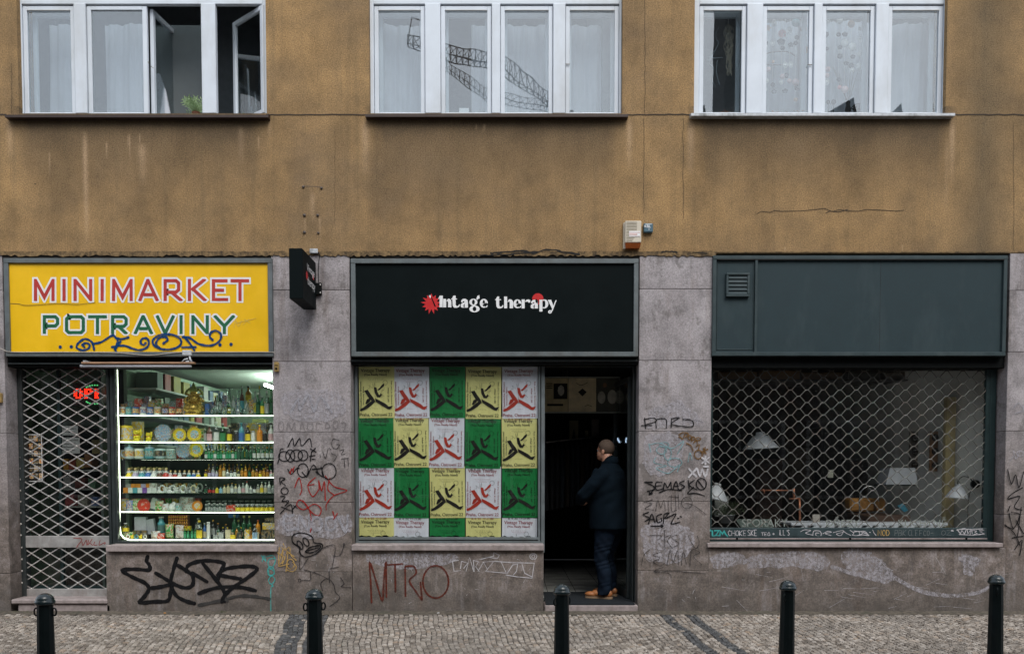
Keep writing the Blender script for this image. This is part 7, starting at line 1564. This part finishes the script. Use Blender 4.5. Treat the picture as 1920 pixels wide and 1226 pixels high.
tag(g.build('broken_film', enam), 'torn white film edge along the bottom of the grilled window', 'film')
for i, (a, b_, c_, h) in enumerate(((1345, 1420, (.14, .075, .03), 9), (1425, 1500, (.16, .09, .04), 12), (1505, 1580, (.10, .06, .03), 8), (1590, 1650, (.05, .05, .045), 12), (1660, 1720, (.11, .09, .06), 9), (1725, 1790, (.08, .06, .04), 13))):  # brown band of reflections along the window top, modelled as solid blocks
    g = MB(); g.cbox(PX(a, 1.6), PX(b_, 1.6), 1.6, 2.0, PZ(712, 1.6), PZ(712-h-6, 1.6), .005); tag(g.build('reflection_block', mat('storage %d' % i, c_, .8)), f'{ORD[i]} block from the left standing in for the brown reflection behind the grille', 'box', 'blocks standing in for the brown reflection behind the grille')
g = MB(); g.cbox(PX(1330, 1.6), PX(1800, 1.6), 1.55, 2.05, PZ(715, 1.6), PZ(712, 1.6), .003); tag(g.build('high_shelf', dw_), 'dark high shelf behind the grille', 'shelf')
for i, (a, b_, c_, e) in enumerate(((1480, 1530, 840, 900), (1540, 1580, 800, 905), (1585, 1650, 860, 925), (1420, 1470, 860, 960))):
    g = MB(); g.cbox(PX(a, 2.6), PX(b_, 2.6), 2.6, 3.0, PZ(e+60, 2.6), PZ(c_, 2.6), .01); g.cbox(PX(a+5, 2.6), PX(b_-5, 2.6), 2.585, 2.6, PZ(e+40, 2.6), PZ(c_+8, 2.6), .01)
    tag(g.build('old_cupboard', mat('old cupboard %d' % i, [(.07, .055, .04), (.05, .05, .045), (.06, .05, .04), (.09, .05, .035)][i], .6)), ['low dark cupboard left of centre deep behind the grille', 'tall dark cupboard at the centre deep behind the grille', 'wide cupboard below the hood deep behind the grille', 'reddish cupboard below the pendant lamp deep behind the grille'][i], 'cupboard')
# ------------------------------------------------------------------ ornaments behind the right upper window
def disc_part(g, x, y, z, r, th=.003, seg=14, mi=0):
    g.tube([(x, y-th, z), (x, y+th, z)], r, seg, mi)
oW = (1280, 0, 3.69); YO2 = .33
opal = mat('pale paper disc', (.85, .83, .80), .8, var=.2, scale=30); dk = mat('grey paper disc', (.03, .035, .04), .8); tanp = mat('tan paper', (.62, .40, .26), .8); pinkp = mat('pink paper', (.70, .28, .30), .8); tealp = mat('light teal paper', (.22, .42, .46), .8); rose = mat('rosy paper', (.60, .42, .42), .8)
OM = {'w': opal, 'd': dk, 't': tanp, 'p': pinkp, 'b': tealp, 'r': rose}
strs = [(588, [(195, 24, 't'), (480, 15, 'r'), (560, 12, 'w')], 'with a tan star at its top'), (565, [(300, 20, 'd'), (400, 10, 'w'), (520, 12, 'd'), (620, 14, 'w')], 'of grey pieces at the left edge'), (628, [(160, 16, 'w'), (300, 14, 'w'), (430, 9, 't'), (635, 18, 'd'), (590, 14, 'd')], 'beside the tan star'),
        (688, [(235, 24, 'p'), (290, 28, 'd'), (335, 14, 'd'), (530, 16, 'r'), (570, 12, 'w')], 'with the pink paper'), (712, [(250, 14, 'w'), (450, 16, 'w'), (525, 15, 'd'), (630, 19, 'd')], 'right of the pink paper'), (745, [(215, 18, 'w'), (310, 20, 'd'), (450, 15, 'w'), (560, 14, 'r')], 'of mixed discs'),
        (785, [(160, 26, 'b'), (260, 14, 'd'), (300, 14, 'd'), (570, 22, 'r'), (610, 16, 'd'), (690, 12, 't')], 'with the light teal paper'), (843, [(118, 18, 'w'), (165, 14, 'w'), (205, 20, 't'), (248, 14, 'w'), (348, 22, 't'), (395, 14, 'w'), (495, 18, 'w')], 'of large pale discs right of the teal one'),
        (1000, [(150, 15, 'w'), (240, 14, 'd'), (340, 12, 'd'), (480, 16, 'r'), (525, 15, 'r'), (565, 18, 'w')], 'at the left of the third pane'), (1085, [(145, 20, 'w'), (240, 14, 'd'), (330, 18, 'd'), (390, 16, 'd'), (550, 14, 'd'), (605, 12, 'p')], 'second in the third pane'), (1125, [(240, 20, 'd'), (300, 22, 'w'), (440, 18, 'd'), (620, 22, 'r')], 'ending in a rosy disc'),
        (1172, [(170, 22, 't'), (325, 24, 'w'), (395, 18, 'd'), (455, 16, 'd'), (485, 14, 'w')], 'with a tan disc in the third pane'), (1230, [(200, 12, 'w'), (270, 18, 'w'), (375, 17, 'w'), (460, 22, 'w')], 'of four pale discs at the right of the third pane')]
for i, (cx, ds, lb) in enumerate(strs):
    x, z = P(*crop([(cx, 60)], *oW)[0], YO2); t_ = thing('paper_garland', f'hanging paper garland {lb}', 'garland', (x, YO2, z), 'paper garlands in the right upper window')
    g = MB(); x2, z2 = P(*crop([(cx, ds[-1][0])], *oW)[0], YO2); g.tube([(x, YO2, z), (x, YO2, z2)], .0018, 5); g.build('thread', opal, t_)
    for k, (cy_, r, m_) in enumerate(ds):
        g = MB(); x, z = P(*crop([(cx+6*sin(k*2+i), cy_)], *oW)[0], YO2-.004*(k % 2)-.002); rr = r/3.69/140
        if m_ == 't' and r == 24: g.prism([(x+rr*(1 if q % 2 == 0 else .55)*cos(pi*q/6), z+rr*(1 if q % 2 == 0 else .55)*sin(pi*q/6)) for q in range(12)], YO2-.006, YO2-.003)
        elif m_ == 'w' and r < 19: g.tube([(x+rr*.8*cos(a), YO2-.003, z+rr*sin(a)) for a in [2*pi*q/16 for q in range(16)]], rr*.16, 6, closed=True); disc_part(g, x, YO2-.003, z, rr*.55, .001)
        elif m_ == 'd' and r > 17: g.prism([(x+rr*cos(a), z+rr*.8*sin(a)) for a in [2*pi*q/5+.4 for q in range(5)]], YO2-.006, YO2-.003)
        else: disc_part(g, x, YO2-.003, z, rr)
        g.build('paper_disc', OM[m_], t_)
g = MB()
for st in ([(555, 400), (590, 370), (660, 358), (740, 365), (785, 395)], [(555, 452), (640, 450), (720, 450)]): q = [P(a, b_, .36) for a, b_ in crop(smooth_path(st, 4), *oW)]; g.tube([(a, .36, b_) for a, b_ in q], .007, 6)
tag(g.build('twig', mat('bare twig', (.16, .13, .12), .9)), 'pair of bare twigs hung across the second pane of the right window', 'twig')
x, z = P(1362, 48, .30); MC = thing('macrame_hanging', 'tangled pale macrame cord hanging in the leftmost pane of the right window', 'wall hanging', (x, .3, z))
g = MB(); random.seed(6)
for k in range(16):
    pts = [(315+random.uniform(-4, 4), 170)]
    for j in range(7): pts.append((322+random.uniform(-34, 30)*(1 if j < 4 else .7), 205+j*52+random.uniform(-14, 14)))
    q = [P(a, b_, .3) for a, b_ in crop(smooth_path(pts, 4), *oW)]; g.tube([(a, .3+.004*sin(i_+k), b_) for i_, (a, b_) in enumerate(q)], .0035, 5)
g.build('knotted_cord', mat('jute cord', (.36, .32, .26), .9), MC)
g = MB(); g.tube([(P(1365.5, 15, .3)[0], .3, PZ(15, .3)), (P(1365.5, 46, .3)[0], .3, PZ(46, .3))], .003, 5); g.build('hanging_cord', opal, MC)
g = MB()
for st in ([(178, 430), (245, 310), (235, 280)], [(180, 390), (225, 405), (275, 400)], [(190, 450), (215, 480), (205, 560), (230, 610)], [(240, 420), (232, 500), (255, 590)], [(235, 280), (228, 240), (250, 190)]): q = [P(a, b_, .32) for a, b_ in crop(smooth_path(st, 4), *oW)]; g.tube([(a, .32, b_) for a, b_ in q], .005, 5)
tag(g.build('twig', mat('grey twig', (.26, .30, .33), .9)), 'thin grey twig mobile left of the macrame cord', 'twig')
# sill things
x, z, k = place(1590, 210, .34); VS = thing('vase', 'black vase with bare branches on the sill of the right window', 'vase', (x, .34, z)); g = MB(); g.lathe([(.03, 0), (.035, .02), (.022, .08), (.028, .11), (.026, .11), (.018, .06)], x, .34, z, 16); g.build('vase_body', M['black'], VS)
g = MB()
for k in range(9): a = random.uniform(-1, 1); g.tube([(x, .34, z+.09), (x+a*.08, .34, z+.25), (x+a*.2, .34, z+.45+.1*random.random())], [.004, .003, .0015], 5)
g.build('branches', mat('bare twig', (.16, .13, .12), .9), VS)
for i, (px, r) in enumerate(((1553, .022), (1563, .028))): x, z, k = place(px, 192, .36); g = MB(); g.ell((x, .36, z), (r, r, r*1.1), 14, 10); g.tube([(x, .36, z-r), (x, .36, PZ(213, .36))], .004, 5); tag(g.build('dark_ball', M['black']), ['smaller black ball on a stick on the sill of the right window', 'larger black ball on a stick on the sill of the right window'][i], 'ornament')
x, z, k = place(1608, 211, .36); g = MB(); g.lathe([(.045, 0), (.05, .03), (.05, .085), (.043, .09), (.04, .088)], x, .36, z, 16); g.tube([(x-.05, .36, z+.03), (x-.075, .36, z+.05), (x-.05, .36, z+.075)], .006, 6); tag(g.build('dark_jug', M['black']), 'small black jug beside the vase on the sill of the right window', 'jug')
random.seed(14); lf_m = mat('dry orange leaf', (.36, .13, .05), .8, var=.4)
for nm, a, b_ in (('in the leftmost pane', 1345, 1390), ('in the second pane', 1440, 1515), ('in the third pane', 1540, 1552)):
    g = MB()
    for i in range(22 if b_-a > 20 else 12):
        px = random.uniform(a, b_); x, z, k = place(px, 211, .22); x0 = x; yy = .19+random.random()*.08; zz = PZ(213, .2)+.005+random.random()*(.03 if a < 1500 else .07); an = random.uniform(0, 3); s2 = random.uniform(.014, .028)
        g.add([(x0-s2*cos(an), yy, zz), (x0, yy+s2*.4, zz+s2*.7), (x0+s2*cos(an), yy+s2*sin(an), zz+s2*.3), (x0, yy-s2*.3, zz+.002)], [(0, 1, 2, 3)])
    tag(g.build('dry_leaves', lf_m), f'dry orange leaves lying on the sill {nm} of the right window', 'leaves', kind='stuff')

# ------------------------------------------------------------------ bollards
BOL = mat('dark green bollard paint', (.003, .006, .0065), .45, 0, spec=.15, var=.3, scale=14, dirt=((.05, .055, .05), .25)); BCAP = mat('bollard cap paint', (.006, .015, .017), .25, 0, var=.2, scale=14)
def ray_at_z(px, py, zz):
    a = (px-960)/F_PX; b_ = (PY0-py)/F_PX; dy = cos(PITCH)+b_*sin(PITCH); dz = -sin(PITCH)+b_*cos(PITCH); t = (zz-CAM_Z)/dz; return a*t, CAM_Y+dy*t
def make_bollard():
    r = thing('bollard', None, 'bollard', (0, 0, 0), 'bollards along the pavement')
    g = MB(); g.lathe([(.075, 0), (.075, .05), (.060, .08), (.050, .12), (.045, .5), (.0375, .952)], 0, 0, 0, 10, smooth=False); g.build('post', BOL, r)
    g = MB(); g.lathe([(.0375, .940), (.046, .946), (.0485, .953), (.0480, .960), (.044, .964), (.043, .972), (.037, .984), (.026, .993), (.012, .999), (0, 1.0)], 0, 0, 0, 28); g.build('cap', BCAP, r)
    for s_ in (-1, 1): g = MB(); g.tube([(s_*.046+.010*s_*cos(a), 0, .905+.019*sin(a)) for a in [2*pi*i/16 for i in range(16)]], .0042, 6, closed=True); g.build('chain_eye', BOL, r)
    return r
bl = None
labs = ['bollard in front of the minimarket grille door', 'bollard in front of the pier between minimarket and middle shop', 'bollard in front of the middle shop entrance', 'bollard in front of the left part of the grilled window', 'bollard at the right edge below the last pier']
for i, (px, py) in enumerate(((83.5, 1111), (590.5, 1103), (1053, 1094), (1474.5, 1087), (1870.5, 1077))):
    if bl is None: bl = make_bollard(); o = bl
    else:
        o = bl.copy(); C.objects.link(o)
        for ch in list(bl.children): c_ = ch.copy(); C.objects.link(c_); c_.parent = o
    x, y = ray_at_z(px, py, 1.0); o.location = (x, y, 0.0); o.rotation_euler = (rad((.4, -.3, .2, .5, -.2)[i]), rad((.3, -.2, 0, .2, 1.0)[i]), rad(i*17)); o['label'] = labs[i]
# tufts of moss and bits of litter at the foot of the wall
random.seed(19)
for lab, px, w, n in (('green moss tuft under the grille door step', 45, 40, 60), ('small grass tuft at the foot of the lit shop plinth', 420, 12, 34)):
    g = MB()
    for i in range(n):
        x = PX(px+random.uniform(-w/2, w/2), -.03, 1150); y = random.uniform(-.06, -.01); h = random.uniform(.01, .035); a = random.uniform(-.02, .02); g.add([(x-.003, y, 0), (x+.003, y, 0), (x+a, y-.01, h)], [(0, 1, 2)])
    tag(g.build('moss', mat('moss', (.09, .12, .03), .9)), lab, 'moss', kind='stuff')
for i, (px, c_, lab) in enumerate(((310, (.5, .22, .04), 'small orange scrap at the foot of the plinth under the lit window'), (822, (.6, .6, .58), 'small white scrap at the foot of the red lettered plinth'), (1038, (.6, .6, .58), 'white cigarette end below the entrance step'))):
    g = MB(); x = PX(px, -.08, 1150); g.cbox(x-.014, x+.014, -.10, -.088, .004, .014, .003); tag(g.build('litter', mat('litter %d' % i, c_, .8)), lab, 'litter')

# ------------------------------------------------------------------ the other side of the street (seen only mirrored in the panes)
ob_m = mat('pale facade opposite', (.13, .12, .11), .9, var=.15, scale=1)
OB = thing('opposite_building', 'pale rendered house across the street, mirrored in the shop glass', 'building', (0, -14, 0)); H = 8.7
g = MB(); g.box(-32, 32, -22, -14.0, 0, H); g.build('wall', ob_m, OB)
g = MB(); g.box(-32.3, 32.3, -22, -13.7, H, H+.18); g.add([(-32, -13.8, H+.18), (32, -13.8, H+.18), (32, -18, H+1.1), (-32, -18, H+1.1), (-32, -22, H+.18), (32, -22, H+.18)], [(0, 1, 2, 3), (3, 2, 5, 4), (0, 3, 4), (1, 5, 2)])
g.build('roof', mat('dark roof tiles', (.05, .04, .038), .8, var=.4), OB)
g = MB(); g.box(6.30, 7.0, -17.5, -16.0, H, 20); g.build('chimney', mat('sooty chimney', (.045, .045, .043), .9, var=.4), OB)
g = MB()
for a, b_, h in ((3.6, 5.9, 3.3), (5.0, 7.0, 3.6), (7.0, 10.2, 3.5), (9.4, 11.6, 3.3)): g.add([(a, -14.6, H+.15), (b_, -14.6, H+.15), (b_-.3, -15.5, H+.3+h), (a+.4, -15.5, H+.3+h*.6), (a, -16.4, H+.15), (b_, -16.4, H+.15)], [(0, 1, 2, 3), (3, 2, 5, 4), (0, 3, 4), (1, 5, 2)])
g.build('roof_dormer', mat('dark dormer', (.06, .055, .05), .8, var=.5), OB)
wg = mat('dark opposite panes', (.03, .035, .04), .15)
for fl, z in enumerate((1.0, 4.6, 8.0)):
    for i in range(-9, 10):
        x = i*3.2; w_ = 1.7 if fl else 2.4; g = MB(); g.cbox(x-w_/2-.1, x+w_/2+.1, -14.0, -13.9, z-.1, z+2.0+.1, .02, 0); g.box(x-w_/2, x-.04, -13.9, -13.88, z, z+2.0, 1); g.box(x+.04, x+w_/2, -13.9, -13.88, z, z+2.0, 1)
        g.build('window', [M['white2'], wg], OB)
g = MB(); g.box(-60, -32.4, -24, -13.8, 0, 15); g.box(32.4, 60, -24, -13.8, 0, 14); tag(g.build('street_wall', ob_m), 'plain houses closing the far ends of the street', 'building')
CN = thing('tower_crane', 'lattice tower crane mirrored in the panes of the middle upper window', 'crane', (0, -60, 0)); cm_ = mat('crane steel', (.30, .24, .20), .7)
def mir(px, py, D=60): x, z = P(px, py, 0); k = (10+D)/10; return Vector((x*k, -D, 1.6+(z-1.6)*k))
def boom(a, b_, h, n, r, name):
    g = MB(); ch = []
    for dy, dz in ((0, 0), (.9, 0), (.45, h)): ch.append([a.lerp(b_, i/n)+Vector((0, dy, dz)) for i in range(n+1)])
    for c_ in ch: g.tube([c_[0], c_[-1]], r, 5)
    for i in range(n):
        for u, v in ((0, 1), (1, 2), (2, 0)): g.tube([ch[u][i], ch[v][i+1]], r*.6, 4); g.tube([ch[u][i], ch[v][i]], r*.6, 4)
    g.build(name, cm_, CN)
boom(mir(768, 90), mir(922, 128), .9, 14, .045, 'jib'); boom(mir(938, 132), mir(1036, 208), 1.1, 10, .04, 'mast'); boom(mir(828, 124), mir(925, 198), .8, 11, .03, 'counter_jib'); boom(mir(938, 190), mir(1036, 212), .6, 8, .025, 'lower_boom')
g = MB(); a = mir(768, 86); 0 and g.box(a.x-.2, a.x+.2, -60.3, -59.7, a.z-.2, a.z+.3); g.tube([a, a+Vector((.2, 0, 2.2)), a+Vector((2.4, 0, 1.5))], .06, 5); g.build('jib_head', cm_, CN)
g = MB(); a = mir(1036, 210); g.box(a.x, a.x+1.6, -61, -59.4, 0, a.z); g.build('tower', cm_, CN)
